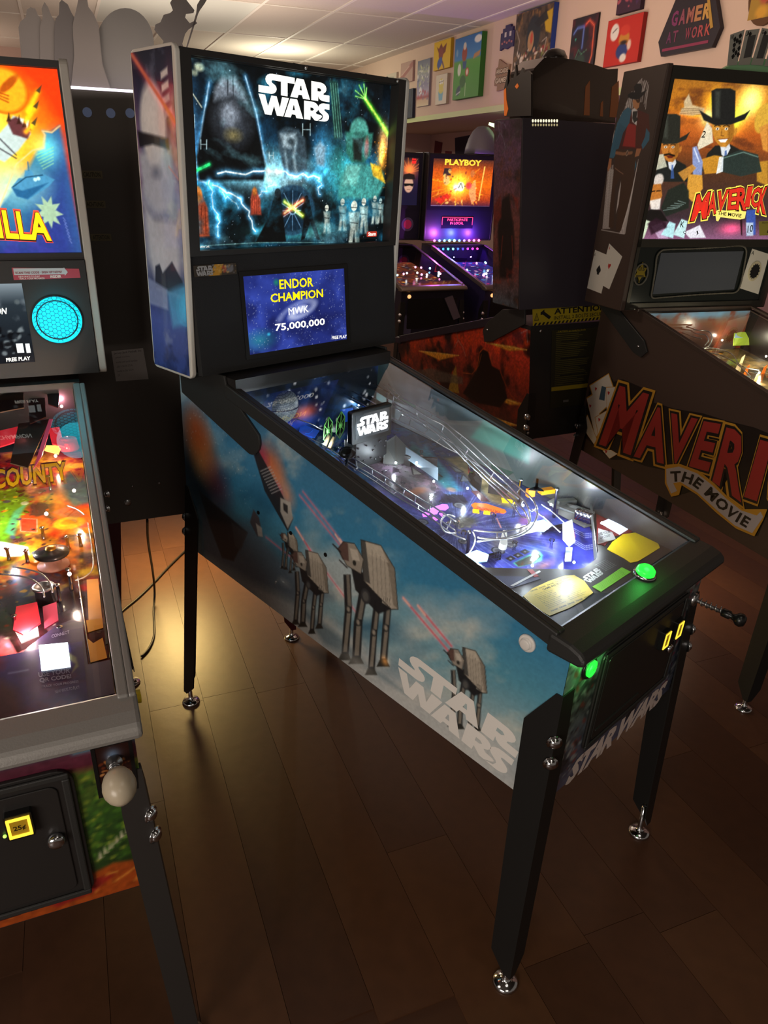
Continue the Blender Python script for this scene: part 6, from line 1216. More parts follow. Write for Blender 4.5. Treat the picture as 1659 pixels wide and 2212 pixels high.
# yellow paper note
nt_ = MB().prism(zz((1425, 1290), (1600, 1275), (1600, 1400), (1430, 1405)), MBG, .014, .0145).build('price_note', mat('yellow_paper', '#a8a044', .7), None, None)
for v_ in nt_.data.vertices: p = Mv.T(*v_.co); v_.co = p
nt_.location = (Mv.tx, Mv.ty, 0); nt_.rotation_euler = (0, 0, Mv.yaw); tag(nt_, 'handwritten yellow paper note stuck on the lit western backglass', 'note'); nt_.name = 'paper_note'
text('Maverick', MBG, 0, 0, 1, 1, PLBLK, nt_, 0, d=.0148, warp=cwp(*zz((1450, 1310), (1530, 1300), (1450, 1295))), T=Mv.T, shear=.3); text('£4', MBG, 0, 0, 1, 1, PLBLK, nt_, .02, d=.0148, warp=cwp(*zz((1490, 1385), (1530, 1378), (1490, 1350))), T=Mv.T, shear=.3)
# display panel with rope, star badge and card
q = Qm(Mv, 'y', MYF+.004); MDP = Fr((0, MYF+.004, 0), (1, 0, 0), (0, 0, 1)); dz = MZB+.03
MB().prism(rect(BX0+.034, dz, BX1-.034, 1.448), MDP, -.01, 0).build('display_panel', mat('dark_green_black_panel', '#141a17', .2), mv, Mv.T)
dm = zz((640, 1550), (1320, 1535), (1240, 1850), (570, 1890)); MB().prism(dm, MDP, 0, .002).build('dot_display', mat('grey_display_glass', '#4a4e54', .12, emit=.06), mv, Mv.T)
def rope(pts, r=.0035, par=mv, name='rope_trim'):
    P = [Vector(MDP(*p, .006)) for p in pts]; out = []
    for i in range(len(P)):
        p0, p1, p2, p3 = P[i-1], P[i], P[(i+1) % len(P)], P[(i+2) % len(P)]
        out += [.5*((2*p1)+(p2-p0)*t+(2*p0-5*p1+4*p2-p3)*t*t+(3*p1-p0-3*p2+p3)*t**3) for t in [k/5 for k in range(5)]]
    m = mat('tan_rope', '#6a665a', .8); mb = MB(); n = len(out); tot = 0; a_ = []; b_ = []; ph = 0
    for k in range(n*4):
        i = k//4; f = (k % 4)/4; c = out[i].lerp(out[(i+1) % n], f); t = (out[(i+1) % n]-out[i]); ph += t.length/4/.012*2*pi; t.normalize(); u = t.cross(Vector((0, -1, 0))).normalized()
        o = u*cos(ph)*r*.5+Vector((0, -1, 0))*sin(ph)*r*.5; a_.append(c+o); b_.append(c-o)
    mb.tube(a_+[a_[0]], r*.6, 5, False); mb.tube(b_+[b_[0]], r*.6, 5, False); tag(mb.build(name, m, par, Mv.T), kind=None)
rope(zz((600, 1580), (640, 1530), (700, 1520), (900, 1515), (1150, 1500), (1290, 1492), (1335, 1530), (1320, 1650), (1290, 1800), (1250, 1870), (1150, 1880), (900, 1895), (650, 1915), (560, 1915), (565, 1830), (585, 1700)))
rope([(zz((470, 1725))[0]+.030*cos(k*pi/6), zz((470, 1725))[1]+.040*sin(k*pi/6)) for k in range(12)], .003); cx, cz = zz((470, 1710))
star = []
for k in range(12): r_ = (.036 if k % 2 == 0 else .021); star.append((cx+r_*cos(radians(90+30*k))*.85, cz+r_*sin(radians(90+30*k))))
sb = MB().prism(star, MDP, .001, .004).build('star_badge', mat('dull_gold', '#8a7828', .35, .8), mv, Mv.T, bevel=.001)
for k in range(6): MB().sphere(MDP(cx+.037*cos(radians(90+60*k))*.85, cz+.037*sin(radians(90+60*k)), .003), .003, 8, 6).build('star_tip', mat('dull_gold', '#8a7828', .35, .8), sb, Mv.T)
text('U.S', MDP, cx-.014, cz+.006, cx+.014, cz+.020, mat('dark_engraving', '#2a240c', .6), sb, .02, d=.0052, T=Mv.T); text('MARSHAL', MDP, cx-.018, cz-.018, cx+.018, cz-.010, mat('dark_engraving', '#2a240c', .6), sb, .02, d=.0052, T=Mv.T)
CARD = mat('card_white', '#dcd8cc', .4); cd_ = MB().prism(zz((1390, 1515), (1530, 1560), (1440, 1890), (1285, 1840)), MDP, .001, .0018).build('card_print', CARD, mv, Mv.T)
x, y = zz((1405, 1700)); MB().prism(circ(x, y, .030, 30, .040), MDP, .002, .006).build('poker_chip', mat('cream_chip', '#c8c0a0', .5), mv, Mv.T, bevel=.001); MB().prism([(x+(.020 if k % 2 else .025)*cos(k*pi/14), y+(.026 if k % 2 else .033)*sin(k*pi/14)) for k in range(28)], MDP, .006, .0065).build('chip_print', mat('black_print', '#0c0c0c', .6), mv, Mv.T)
text('A', MDP, 0, 0, 1, 1, PLBLK, cd_, .01, d=.0022, warp=cwp(*zz((1380, 1560), (1400, 1568), (1390, 1530))), T=Mv.T)
# wing art: a hatted man and two aces
q = Qm(Mv, 'x', BX0); WL = Fr((BX0, 0, 0), (0, -1, 0), (0, 0, 1))
def z6(*p): return q(*[(1260+x/3.815, 140+y/3.815) for x, y in p])
BRNC = '#45352d'
def p_cow(P):
    P.fill(BRNC)
    R = random.Random(6)
    for k in range(46):
        t = k/46; x = 250+t*300; top = 110+abs(x-490)**1.35*.28 if x < 560 else 160
        P.line(z6((x+R.uniform(-4, 4), max(120, min(top, 560))+R.uniform(-10, 20)), (x-10-t*20, min(top+R.uniform(90, 200), 640))), .0028, '#e8e0dc', .95)
    for k in range(16): P.line(z6((205+k*3, 830+R.uniform(-10, 60)), (160+k*4, 1350)), .0026, '#dcd4d0', .9)
    for k in range(16): P.line(z6((455-k*5, 780+k*25), (345-k*3, 1390)), .0026, '#dcd4d0', .9)
    P.poly(z6((318, 915), (332, 920), (300, 1120), (270, 1230), (290, 1060)), '#d8d0cc', .9, .001)
    P.poly(z6((330, 380), (360, 355), (480, 380), (540, 410), (548, 560), (500, 700), (440, 700), (400, 690), (300, 700), (270, 640)), '#5a2420', 1, .001)
    P.poly(z6((370, 480), (440, 500), (430, 680), (325, 670)), '#a8302c', 1, .002); P.poly(z6((440, 400), (540, 410), (545, 560), (470, 690), (430, 660)), '#5a2a20', .9, .003)
    P.poly(z6((330, 380), (370, 350), (400, 370), (380, 480), (330, 560), (290, 700), (250, 770), (215, 765), (250, 600), (280, 480)), '#3f6f88', 1, .001); P.poly(z6((520, 520), (548, 560), (545, 620), (490, 700), (480, 660), (510, 590)), '#3f6f88', 1, .001); P.poly(z6((400, 760), (430, 770), (440, 830), (420, 880), (398, 820)), '#3f6f88', 1, .001)
    for k in range(9): P.line(z6((300+k*6, 480+k*5), (250+k*8, 700)), .0015, '#1a3040', .6)
    P.poly(z6((400, 370), (430, 350), (450, 380), (440, 500), (405, 470)), '#e4e0dc', 1, .001); P.poly(z6((410, 385), (450, 380), (440, 430), (455, 450), (420, 480), (405, 440)), '#20201e', .9, .001)
    P.poly(z6((408, 290), (455, 285), (466, 310), (460, 350), (440, 370), (412, 350)), '#c88a5c', 1, .001); P.poly(z6((430, 285), (462, 290), (462, 315), (445, 312)), '#2a1810', .8, .001)
    P.poly(z6((366, 248), (400, 225), (425, 225), (418, 180), (440, 155), (480, 155), (485, 200), (482, 228), (525, 205), (500, 245), (455, 285), (400, 282), (372, 268)), '#17171a', 1, .001)
    P.poly(z6((270, 700), (300, 690), (400, 720), (440, 720), (410, 980), (360, 1200), (310, 1370), (270, 1360), (280, 1250), (310, 1000), (310, 920), (262, 1010), (255, 1200), (250, 1350), (210, 1340), (222, 1150), (250, 900)), '#4c3425', 1, .001)
    P.line(z6((272, 725), (330, 735), (400, 725)), .011, '#9a6a4a', 1, .001); P.ell(*z6((362, 728)), .007, .010, '#c8b098'); P.ell(*z6((362, 728)), .0045, .007, '#5a3a28')
    P.poly(z6((205, 770), (235, 775), (230, 840), (205, 880), (195, 830)), '#b87a54', 1, .001); P.poly(z6((440, 690), (480, 690), (460, 750), (425, 760), (430, 735)), '#b87a54', 1, .001); P.line(z6((262, 850), (300, 880), (330, 900)), .002, '#b88a70', .9)
    P.line(z6((150, 1360), (340, 1395)), .003, '#cfc8c4', .9)
art('wing_art', WL, -MYB+.004, -MYF-.004, MZB+.004, MZT-.004, 130, 420, p_cow, artmat('art_matt_brown', .5), mv, T=Mv.Tn, d=.0006)
REDP = mat('card_red', '#b83028', .45); SPD = mat('card_black', '#141414', .45)
def spade(cx, cz, s, fr, m, par, d, T, heart=False):
    pts = [(cx, cz+s)]+[(cx+s*.8*cos(t), cz-.05*s+s*.55*sin(t)) for t in np.linspace(.6, -2.2, 9)]+[(cx+s*.35, cz-s*.95), (cx-s*.35, cz-s*.95)]+[(cx-s*.8*cos(t), cz-.05*s+s*.55*sin(t)) for t in np.linspace(-2.2, .6, 9)]
    if heart: pts = [(cx, cz-s)]+[(cx+s*.45+s*.45*cos(t), cz+.4*s+s*.45*sin(t)) for t in np.linspace(-.5, pi, 8)]+[(cx-s*.45+s*.45*cos(t), cz+.4*s+s*.45*sin(t)) for t in np.linspace(0, pi+.5, 8)]
    MB().prism(pts, fr, d, d+.0003).build('card_pip', m, par, T)
for pts, mm, hh, dd, pc in ((((215, 1472), (322, 1580), (215, 1850), (130, 1800)), REDP, True, .001, (215, 1660)), (((100, 1525), (225, 1578), (150, 1885), (35, 1840)), SPD, False, .002, (130, 1690))):
    P4 = z6(*pts); c_ = MB().prism(P4, WL, 0, dd).build('card_print', CARD, mv, Mv.T); spade(*z6(pc), .020 if not hh else .012, WL, mm, c_, dd, Mv.T, hh)
    ax_, az_ = z6((pts[0][0]+2 if not hh else pts[0][0]+5, pts[0][1]+25)); text('A', WL, ax_-.004, az_-.012, ax_+.004, az_, mm, c_, .02, d=dd+.0005, T=Mv.T)
# cabinet side title
q = Qm(Mv, 'x', 0)
def z7(*p): return [(1200+x/3.569, 640+y/3.569) for x, y in p]
def q7(*p): r = q(*z7(*p)); return r
ML = [z7(*a) for a in (((340, 1140), (585, 1225), (728, 755), (500, 688)), ((608, 1235), (842, 1292), (872, 878), (740, 838)), ((862, 1262), (1000, 1312), (1105, 945), (898, 900)), ((1035, 1310), (1185, 1352), (1285, 985), (1150, 962)), ((1215, 1425), (1440, 1590), (1518, 1060), (1325, 1010)), ((1460, 1545), (1560, 1580), (1680, 1130), (1585, 1105)), ((1610, 1600), (1790, 1680), (1880, 1200), (1730, 1150)), ((1830, 1690), (2020, 1780), (2120, 1260), (1940, 1220)))]
YLP = mat('gold_print', '#c8932c', .5); DKO = mat('near_black_print', '#17100d', .5)
cards = [((270, 690), (410, 600), (470, 780), (330, 910)), ((245, 790), (290, 760), (370, 1000), (310, 1090)), ((395, 705), (480, 700), (470, 860), (400, 900)), ((310, 935), (420, 870), (450, 1000), (340, 1090)), ((205, 1000), (250, 920), (320, 1100), (300, 1140)), ((370, 1190), (430, 1185), (480, 1215), (420, 1250))]
MB().prism(q7((255, 760), (270, 670), (410, 590), (450, 660), (520, 640), (760, 745), (760, 820), (930, 870), (1130, 900), (1320, 960), (1530, 1010), (1700, 1080), (2150, 1200), (2200, 1900), (1620, 1700), (1560, 1850), (1400, 1800), (1200, 1620), (1060, 1500), (930, 1540), (850, 1440), (840, 1340), (700, 1310), (560, 1260), (430, 1260), (340, 1190), (220, 1080), (200, 1000)), LEFT, 0, .0008).build('title_backing', DKO, mv, Mv.T)
for i, c4 in enumerate(cards):
    P4 = q7(*c4); g_ = [(sum(p[0] for p in P4)/4, sum(p[1] for p in P4)/4)]*4; MB().prism([(g[0]+(p[0]-g[0])*1.08, g[1]+(p[1]-g[1])*1.06) for p, g in zip(P4, g_)], LEFT, .0008, .0012+i*.0003).build('card_edge', YLP, mv, Mv.T)
    cc = MB().prism(P4, LEFT, .0012, .0016+i*.0003).build('card_print', CARD, mv, Mv.T); cx, cz = g_[0]
    x0, y0 = P4[0] if i not in (3,) else P4[0]
    spade(cx+(P4[0][0]-cx)*.55, cz+(P4[0][1]-cz)*.5, .009, LEFT, REDP, cc, .0018+i*.0003, Mv.T, True)
    if i == 0: MB().prism([(cx-.02, cz-.035), (cx+.022, cz-.03), (cx+.015, cz+.03), (cx-.018, cz+.028)], LEFT, .0016, .0019).build('court_print', mat('court_blue', '#3a5668', .5), cc, Mv.T)
letters('MAVERICK', ML, ((YLP, .12, .20), (DKO, .075, .11), (mat('brick_red_print', '#a4302a', .5), .03, 0)), LEFT, q, mv, Mv.T, .003)
MB().prism(q7((850, 1300), (960, 1290), (1110, 1345), (1230, 1440), (1340, 1550), (1450, 1640), (1640, 1640), (1610, 1720), (1540, 1850), (1400, 1790), (1250, 1670), (1100, 1530), (980, 1455), (960, 1530), (900, 1545), (850, 1440)), LEFT, .0035, .0045).build('banner_edge', YLP, mv, Mv.T)
MB().prism(q7((862, 1330), (960, 1312), (1100, 1365), (1215, 1455), (1325, 1560), (1440, 1650), (1560, 1690), (1590, 1660), (1610, 1700), (1525, 1825), (1390, 1765), (1250, 1645), (1100, 1510), (970, 1430), (915, 1440), (945, 1500), (900, 1520), (865, 1440)), LEFT, .0045, .005).build('banner_print', mat('grey_white_print', '#b8b0b0', .5), mv, Mv.T)
bpth = [(895, 1390), (980, 1385), (1080, 1418), (1170, 1485), (1280, 1590), (1390, 1685), (1500, 1750)]
seg = [hypot(b[0]-a[0], b[1]-a[1]) for a, b in zip(bpth[:-1], bpth[1:])]; tot = sum(seg)
def bw(x, y):
    t = x*tot; i = 0
    while i < len(seg)-1 and t > seg[i]: t -= seg[i]; i += 1
    a, b = bpth[i], bpth[i+1]; u = t/seg[i]; dx, dy = (b[0]-a[0])/seg[i], (b[1]-a[1])/seg[i]
    return q7((a[0]+(b[0]-a[0])*u+dy*(y-.5)*84, a[1]+(b[1]-a[1])*u-dx*(y-.5)*84))
def bw2(x, y): r = bw(x, y); return r if isinstance(r, tuple) else r[0]
text('THE MOVIE', LEFT, 0, 0, 1, 1, DKO, mv, .035, d=.0056, warp=bw2, T=Mv.T, space=1.15)
hh = q((1292, 652), (1340, 668), (1395, 735), (1402, 760), (1388, 772), (1372, 762)); MB().prism(hh, LEFT, .003, .010).build('hinge_arm', mat('charcoal_paint', '#2a2c2c', .45), mv, Mv.T, bevel=.002)
x, y = q((1384, 748)); MB().sphere(Mv.T(-.010, -x, y), .005, 8, 6).build('pivot_bolt', CHROME, mv)
# playfield glimpse
MPA, MPB = .93, .10; MPF = Fr((0, 0, MPA), (1, 0, 0), (0, 1, MPB)); q = Qm(Mv, 'p', 0, MPA, MPB)
o = MB().add([(.019, .02, MPA), (W-.019, .02, MPA), (W-.019, 1.06, MPA+MPB*1.06), (.019, 1.06, MPA+MPB*1.06), (.019, .02, MPA-.012), (W-.019, .02, MPA-.012), (W-.019, 1.06, MPA+MPB*1.06-.012), (.019, 1.06, MPA+MPB*1.06-.012)], [(0,1,2,3),(7,6,5,4),(0,4,5,1),(1,5,6,2),(2,6,7,3),(3,7,4,0)]).build('playfield', mat('playfield_wood', '#3a3430', .3), mv); mpf = o
def p_mpf(P): P.fill('#6a5a3c'); P.cloud('#c8a868', .05, .45, .7, .8, 3); P.cloud('#3a3a38', .06, .5, .7, .8, 5); P.scatter(220, (.02, .54, .1, 1.), (.004, .014), ['#e8d8b0', '#c86a20', '#e8a030', '#7a2a18', '#88a8b8', '#20201c', '#f0e8d0'], 7, a=.8); P.mottle(.2, .01)
art('playfield_print', MPF, .02, W-.02, .05, 1.06, 90, 160, p_mpf, artmat('art_playfield', .18, coat=.6), mpf, d=.0006)
def M3(px, py, h=0.): return Mv.pf(px, py, h, MPA, MPB)
BWF = Fr((0, 1.045, 0), (1, 0, 0), (0, 0, 1))
def p_mrw(P): P.grad([(1.03, '#2a1c14'), (1.10, '#5a3020'), (1.15, '#8a5a3a'), (1.2, '#7aa8c0')]); P.cloud('#8a3a20', .03, .5, .7, .8, 3); P.poly([(.25, 1.17), (.4, 1.175), (.42, 1.2), (.22, 1.2)], '#88b8d0', .9, .01)
art('rear_wall_art', BWF, .02, W-.02, MPA+MPB*1.04, 1.195, 60, 24, p_mrw, artmat('lit_rear_scene', .2, emit=.5, base=.4), mv, T=Mv.Tn)
ISW = Fr((W-.0185, 0, 0), (0, -1, 0), (0, 0, 1)); MB().prism([(-.03, MPA), (-.03, 1.0), (-1.05, 1.19), (-1.05, MPA+MPB*1.05)], ISW, 0, .001).build('inner_side_sheet', PLBLK, mv, Mv.T)
def mwire(pts):
    P = [Vector(M3(*p)) for p in pts]; out = []
    for i in range(len(P)-1):
        p0, p1, p2, p3 = P[max(i-1, 0)], P[i], P[i+1], P[min(i+2, len(P)-1)]
        out += [.5*((2*p1)+(p2-p0)*t+(2*p0-5*p1+4*p2-p3)*t*t+(3*p1-p0-3*p2+p3)*t**3) for t in [k/4 for k in range(4)]]
    MB().tube(out+[P[-1]], .002, 7).build('ramp_wire', WIREM, mpf)
mwire([(1442, 712, .10), (1455, 700, .10), (1475, 698, .10), (1500, 712, .10), (1530, 716, .10), (1538, 730, .09), (1530, 748, .08), (1510, 752, .07)]); mwire([(1450, 716, .09), (1462, 706, .09), (1480, 706, .09), (1502, 720, .09), (1524, 724, .09), (1530, 736, .08), (1522, 746, .07)]); mwire([(1460, 722, .08), (1470, 718, .08), (1500, 728, .08), (1516, 732, .08)]); mwire([(1510, 755, .05), (1540, 752, .05), (1580, 764, .05), (1600, 790, .05), (1640, 800, .05)]); mwire([(1500, 762, .04), (1550, 765, .04), (1590, 785, .04), (1620, 812, .04)])
def mplate(pxs, h, m, name, th=.002):
    P = [M3(px, py, hh) for (px, py), hh in zip(pxs, h)]; a = Vector(P[1])-Vector(P[0]); b = Vector(P[2])-Vector(P[0]); n = a.cross(b).normalized()*th; k = len(P)
    return MB().add(P+[tuple(Vector(p)+n) for p in P], [tuple(range(k)), tuple(range(2*k-1, k-1, -1))]+[(i, k+i, k+(i+1) % k, (i+1) % k) for i in range(k)]).build(name, m, mpf)
sg = mplate([(1583, 747), (1633, 745), (1638, 722), (1615, 712), (1590, 716), (1586, 720)], [.03, .03, .07, .075, .075, .07], mat('lit_sign_green', '#a8c040', .4, emit=.5), 'welcome_sign')
mplate([(1586, 730), (1635, 728), (1638, 721), (1615, 711), (1590, 715)], [.057, .057, .0705, .0755, .0755], mat('lit_sky_print', '#a8c8d8', .4, emit=.6), 'sign_sky', .0026)
mplate([(1555, 725), (1590, 680), (1602, 676), (1598, 700), (1570, 735)], [.03, .10, .10, .08, .03], ACRYL, 'clear_ramp')
for i, c4 in enumerate(((1590, 795), (1610, 800), (1632, 815), (1648, 800), (1600, 778))): mplate([(c4[0]-4, c4[1]+8), (c4[0]+3, c4[1]+6), (c4[0]+9, c4[1]-12), (c4[0]+2, c4[1]-6)], [.0, .0, .04, .03], mat('lit_orange_plastic', '#e8702c', .3, emit=.5) if i % 2 else mat('lit_cream_plastic', '#f0dca0', .3, emit=.6), 'plastic')
for px, py, e in ((1640, 805, 1.2), (1560, 735, .5), (1520, 730, .4), (1655, 770, .7), (1600, 700, .3)):
    p = Vector(M3(px, py, .05)); MB().sphere(tuple(p), .004, 10, 8).build('lamp_bulb', mat('lit_warm_bulb', '#fff0e0', .3, emit=6), mpf); lamp('playfield_bulb_light', 'POINT', Matrix.Rotation(Mv.yaw, 3, 'Z') @ p+Vector((Mv.tx, Mv.ty, .008)), e, (1, .9, .65), .003)

# ================================================================== 4. machine seen from behind, far left, with cut-out topper
J = Mach(.9419, 2.7066, 2.7654, .054)
jj = thing('pinball_machine', 'tall black pinball machine seen from behind, with grey cut-out figures on its roof', 'pinball machine', (J.tx, J.ty, 0), J.yaw)
JB = mat('charcoal_rear_panel', '#5a524c', .5, bump=.1, bscale=120); DRED = mat('dark_red_leg', '#4a1218', .4)
shell(jj, J, dict(zf=.50, zr=.583, top=.91, slope=.2345, rail_m=BLACK, side_m=JB, rear_m=JB, yt=1.05, leg_m=DRED, leg_h=.27, foot_out=.075))
backbox(jj, J, -.09, .655, 1.10, 1.313, 1.17, 1.874, JB, JB)
JR = Fr((0, 1.316, 0), (-1, 0, 0), (0, 0, 1)); q = Qm(J, 'yr', 1.316)
rb = MB().prism([(-.655, .583), (.09, .583), (.09, 1.872), (-.655, 1.872)], JR, -.004, .010).build('rear_board', JB, jj, J.T)
JR2 = Fr((0, 1.3265, 0), (-1, 0, 0), (0, 0, 1))
HOLE = mat('dusky_speaker_hole', '#8090b8', .6, emit=.08)
for px in (188, 238.5, 280): x, y = q((px, 243 if px < 200 else 245)); MB().prism(circ(x, y, .0125, 20), JR2, -.001, .0008).build('vent_hole', HOLE, jj, J.T)
PLT = mat('aluminium_rating_plate', '#a39c98', .45, .3); a_, b_, c_ = q((250, 822), (320, 817), (240, 757)); plt_ = MB().prism([a_, b_, (b_[0]-.006, c_[1]+.004), c_], JR2, 0, .001).build('rating_plate', PLT, jj, J.T)
INKG = mat('grey_ink', '#4c4448', .6)
text('Jersey Jack Pinball, Inc.', JR2, 0, 0, 1, 1, INKG, plt_, .01, d=.0016, warp=cwp((c_[0]+.006, c_[1]-.012), (b_[0]-.010, c_[1]-.008), (c_[0]+.006, c_[1]-.004)), T=J.T)
for k, s_ in enumerate(('pinball machine', 'model and serial number', '230 V 50 Hz 2.5 A', 'made in the U.S.A.', 'CE')): text(s_, JR2, 0, 0, 1, 1, INKG, plt_, 0, d=.0016, warp=cwp((c_[0]+.010, c_[1]-.024-k*.014), (c_[0]+.010+.0028*len(s_), c_[1]-.022-k*.014), (c_[0]+.010, c_[1]-.018-k*.014)), T=J.T)
LBL = mat('faded_label', '#8a8064', .7)
for px, py, s_, k in ((197, 377, 'CAUTION', 0), (204, 441, 'ACHTUNG', 1), (217, 512, 'ATTENTION', 2)):
    x, y = q((px, py)); MB().prism(rect(x-.028, y-.010, x+.030, y+.010), JR2, 0, .0006).build('warning_label', LBL, jj, J.T); text(s_, JR2, x-.022, y-.006, x+.024, y+.006, mat('label_ink', '#23211a', .7), jj, .01, d=.0012, T=J.T)
for px, py, r in ((275, 1083, .012), (343, 1041, .005), (285, 1048, .004)): x, y = q((px, py)); MB().lathe([(r, 0), (r, .002), (r*.6, .004), (.0005, .0045)], JR2(x, y, 0)[0:1]+(J.T(*JR2(x, y, 0))[1],)+(y,), (0, 1, 0), 16).build('rear_bolt', STEEL, jj)
# light strip and plates of the topper
a_, b_ = q((150, 188), (277, 193)); STRIP = mat('lit_strip', '#f4ecff', .4, emit=1.6); MB().prism(rect(-.655, 1.873, .09, 1.879), JR, -.02, .012).build('light_strip', STRIP, jj, J.T)
tz = Fr((0, 1.28, 0), (-1, 0, 0), (0, 0, 1)); q = Qm(J, 'yr', 1.28); SIL = mat('smoked_plastic_figure', '#7c726b', .6); SIL2 = mat('dusky_plastic_figure', '#655d59', .6); SILM = mat('grey_moon_plate', '#78726c', .6)
# put every outline on its plane through the ray, and keep it above the strip
tp = MB().prism([(-.655, 1.879), (.09, 1.879), (.06, 1.93), (-.62, 1.93)], tz, -.004, 0).build('topper', SIL, jj, J.T)
def cut(pts, d, m, nm): P = [(x, max(z, 1.8785)) for x, z in q(*pts)]; return MB().prism(P, tz, d, d+.003).build(nm, m, tp, J.T)
mo = [(270+62*cos(radians(a)), 96-78*sin(radians(a))) for a in range(-10, 191, 10)]
cut(mo+[(212, 200), (335, 205)], .002, SILM, 'moon_plate')
cut([(50, 190), (45, 110), (40, 60), (44, 48), (56, 38), (58, 22), (66, 17), (76, 20), (82, 34), (88, 40), (98, 100), (104, 190)], .006, SIL, 'cloaked_figure')
cut([(88, 190), (86, 60), (92, 38), (90, 20), (96, 6), (104, 18), (110, 34), (120, 50), (124, 190)], .010, SIL, 'tall_figure')
cut([(118, 190), (117, 70), (120, 42), (127, 34), (128, 8), (133, 2), (146, 12), (153, 28), (160, 40), (166, 90), (160, 190)], .014, SIL2, 'hooded_figure')
cut([(154, 196), (160, 120), (156, 60), (160, 40), (166, 14), (170, -8), (186, -8), (190, 18), (202, 34), (212, 58), (216, 100), (220, 140), (238, 196)], .018, SIL, 'robed_figure')
cut([(345, 110), (352, 90), (332, 66), (334, 55), (345, 50), (352, 34), (366, 30), (372, 24), (366, 8), (374, -6), (395, -6), (404, 6), (418, 24), (416, 30), (400, 32), (398, 40), (408, 52), (420, 46), (424, 52), (405, 66), (398, 75), (392, 96), (400, 120), (330, 120)], .012, SIL2, 'hatted_figure')
cut([(399, 108), (402, 108), (426, 32), (430, 24), (440, 10), (450, -8), (436, -8), (424, 12), (422, 30)], .012, SIL2, 'staff')

# ================================================================== 5. red-and-black machine seen from behind, centre right
B = Mach(2.7144, 2.3694, 2.821, .1353)
bm_ = thing('pinball_machine', 'black pinball machine with fiery red side art turned away, yellow warning label on its back', 'pinball machine', (B.tx, B.ty, 0), B.yaw)
BA, BBs = .800, .267
shell(bm_, B, dict(zf=.45, zr=.577, top=BA, slope=BBs, rail_m=mat('dark_violet_rail', '#2a2433', .4), yt=1.05, rail_low=.035, leg_h=.26))
BYF = 1.12; BZB, BZT = 1.158, 1.906
backbox(bm_, B, BX0, BX1, BYF, BYF+.206, BZB, BZT, BLACKS, BLACKS, th=.015)
q = Qm(B, 'xr', W)
def p_bside(P):
    P.grad([(.5, '#3a2a26'), (.75, '#8a3424'), (.95, '#d8442c'), (1.1, '#b8382c')]); P.cloud('#1c100e', .10, .45, .65, .9, 3); P.cloud('#d8481c', .08, .55, .75, .8, 6); P.cloud('#2a1a30', .08, .6, .8, .6, 9)
    P.cloud('#8a3a28', .03, .55, .75, .6, 12, mask=(P.Y < .8)*1.)
    for pts in (((1050, 740), (1100, 758), (1138, 756), (1110, 748)), ((905, 758), (950, 762), (992, 768), (950, 778)), ((1060, 855), (1100, 862), (1142, 876), (1100, 874)), ((1035, 890), (1080, 906), (1120, 920), (1085, 920))):
        P.poly(q(*pts), '#e8a030', .95, .004); P.line(q(pts[0], pts[2]), .003, '#ffe080', .8, .002)
    P.poly(q((1030, 800), (1036, 765), (1042, 755), (1054, 758), (1062, 790), (1080, 800), (1096, 860), (1080, 880), (1030, 870), (1000, 850)), '#15100e', .95, .004); P.line(q((1032, 790), (1036, 762), (1045, 752), (1058, 762), (1063, 785)), .004, '#e86a20', .9, .003)
    P.line(q((1000, 805), (1020, 808), (1034, 790), (1040, 766)), .003, '#f07a28', .8, .003); P.line(q((1080, 800), (1100, 850), (1130, 880)), .004, '#c8501c', .8, .004)
    P.poly(q((968, 845), (980, 800), (985, 790), (992, 850)), '#a88a30', .9, .004); P.line(q((985, 715), (990, 735), (982, 750)), .0025, '#b8b0a8', .9); P.line(q((990, 735), (1000, 750), (1006, 770)), .0025, '#b8b0a8', .9); P.line(q((1125, 720), (1140, 712)), .002, '#b8b0b8', .9); P.line(q((1138, 712), (1140, 740)), .002, '#b8b0b8', .9)
    P.poly(q((880, 805), (930, 795), (1000, 815), (1000, 830), (900, 820)), '#6a6458', .7, .006)
    P.glow(*q((1075, 745)), .03, '#c03010', .5); P.mottle(.3, .008)
art('side_art', RIGHT, 0, 1.315, 0, 1, 260, 110, p_bside, artmat('art_side_satin', .28, coat=.35), bm_, T=B.Tn, ymap=lambda X, V: (.45+.0966*X)+V*(np.minimum(BA-.03+BBs*X, BA+BBs*1.05-.014)-(.45+.0966*X)))
hh = q((1138, 668), (1138, 700), (1066, 738), (1050, 738), (1047, 712), (1058, 695), (1090, 668)); MB().prism(hh[::-1], RIGHT, .002, .012).build('hinge_arm', BLACK, bm_, B.T, bevel=.002)
x, y = q((1058, 712)); MB().sphere(B.T(W+.013, x, y), .005, 8, 6).build('pivot_bolt', CHROME, bm_)
q = Qm(B, 'xr', BX1); BWR = Fr((BX1, 0, 0), (0, 1, 0), (0, 0, 1))
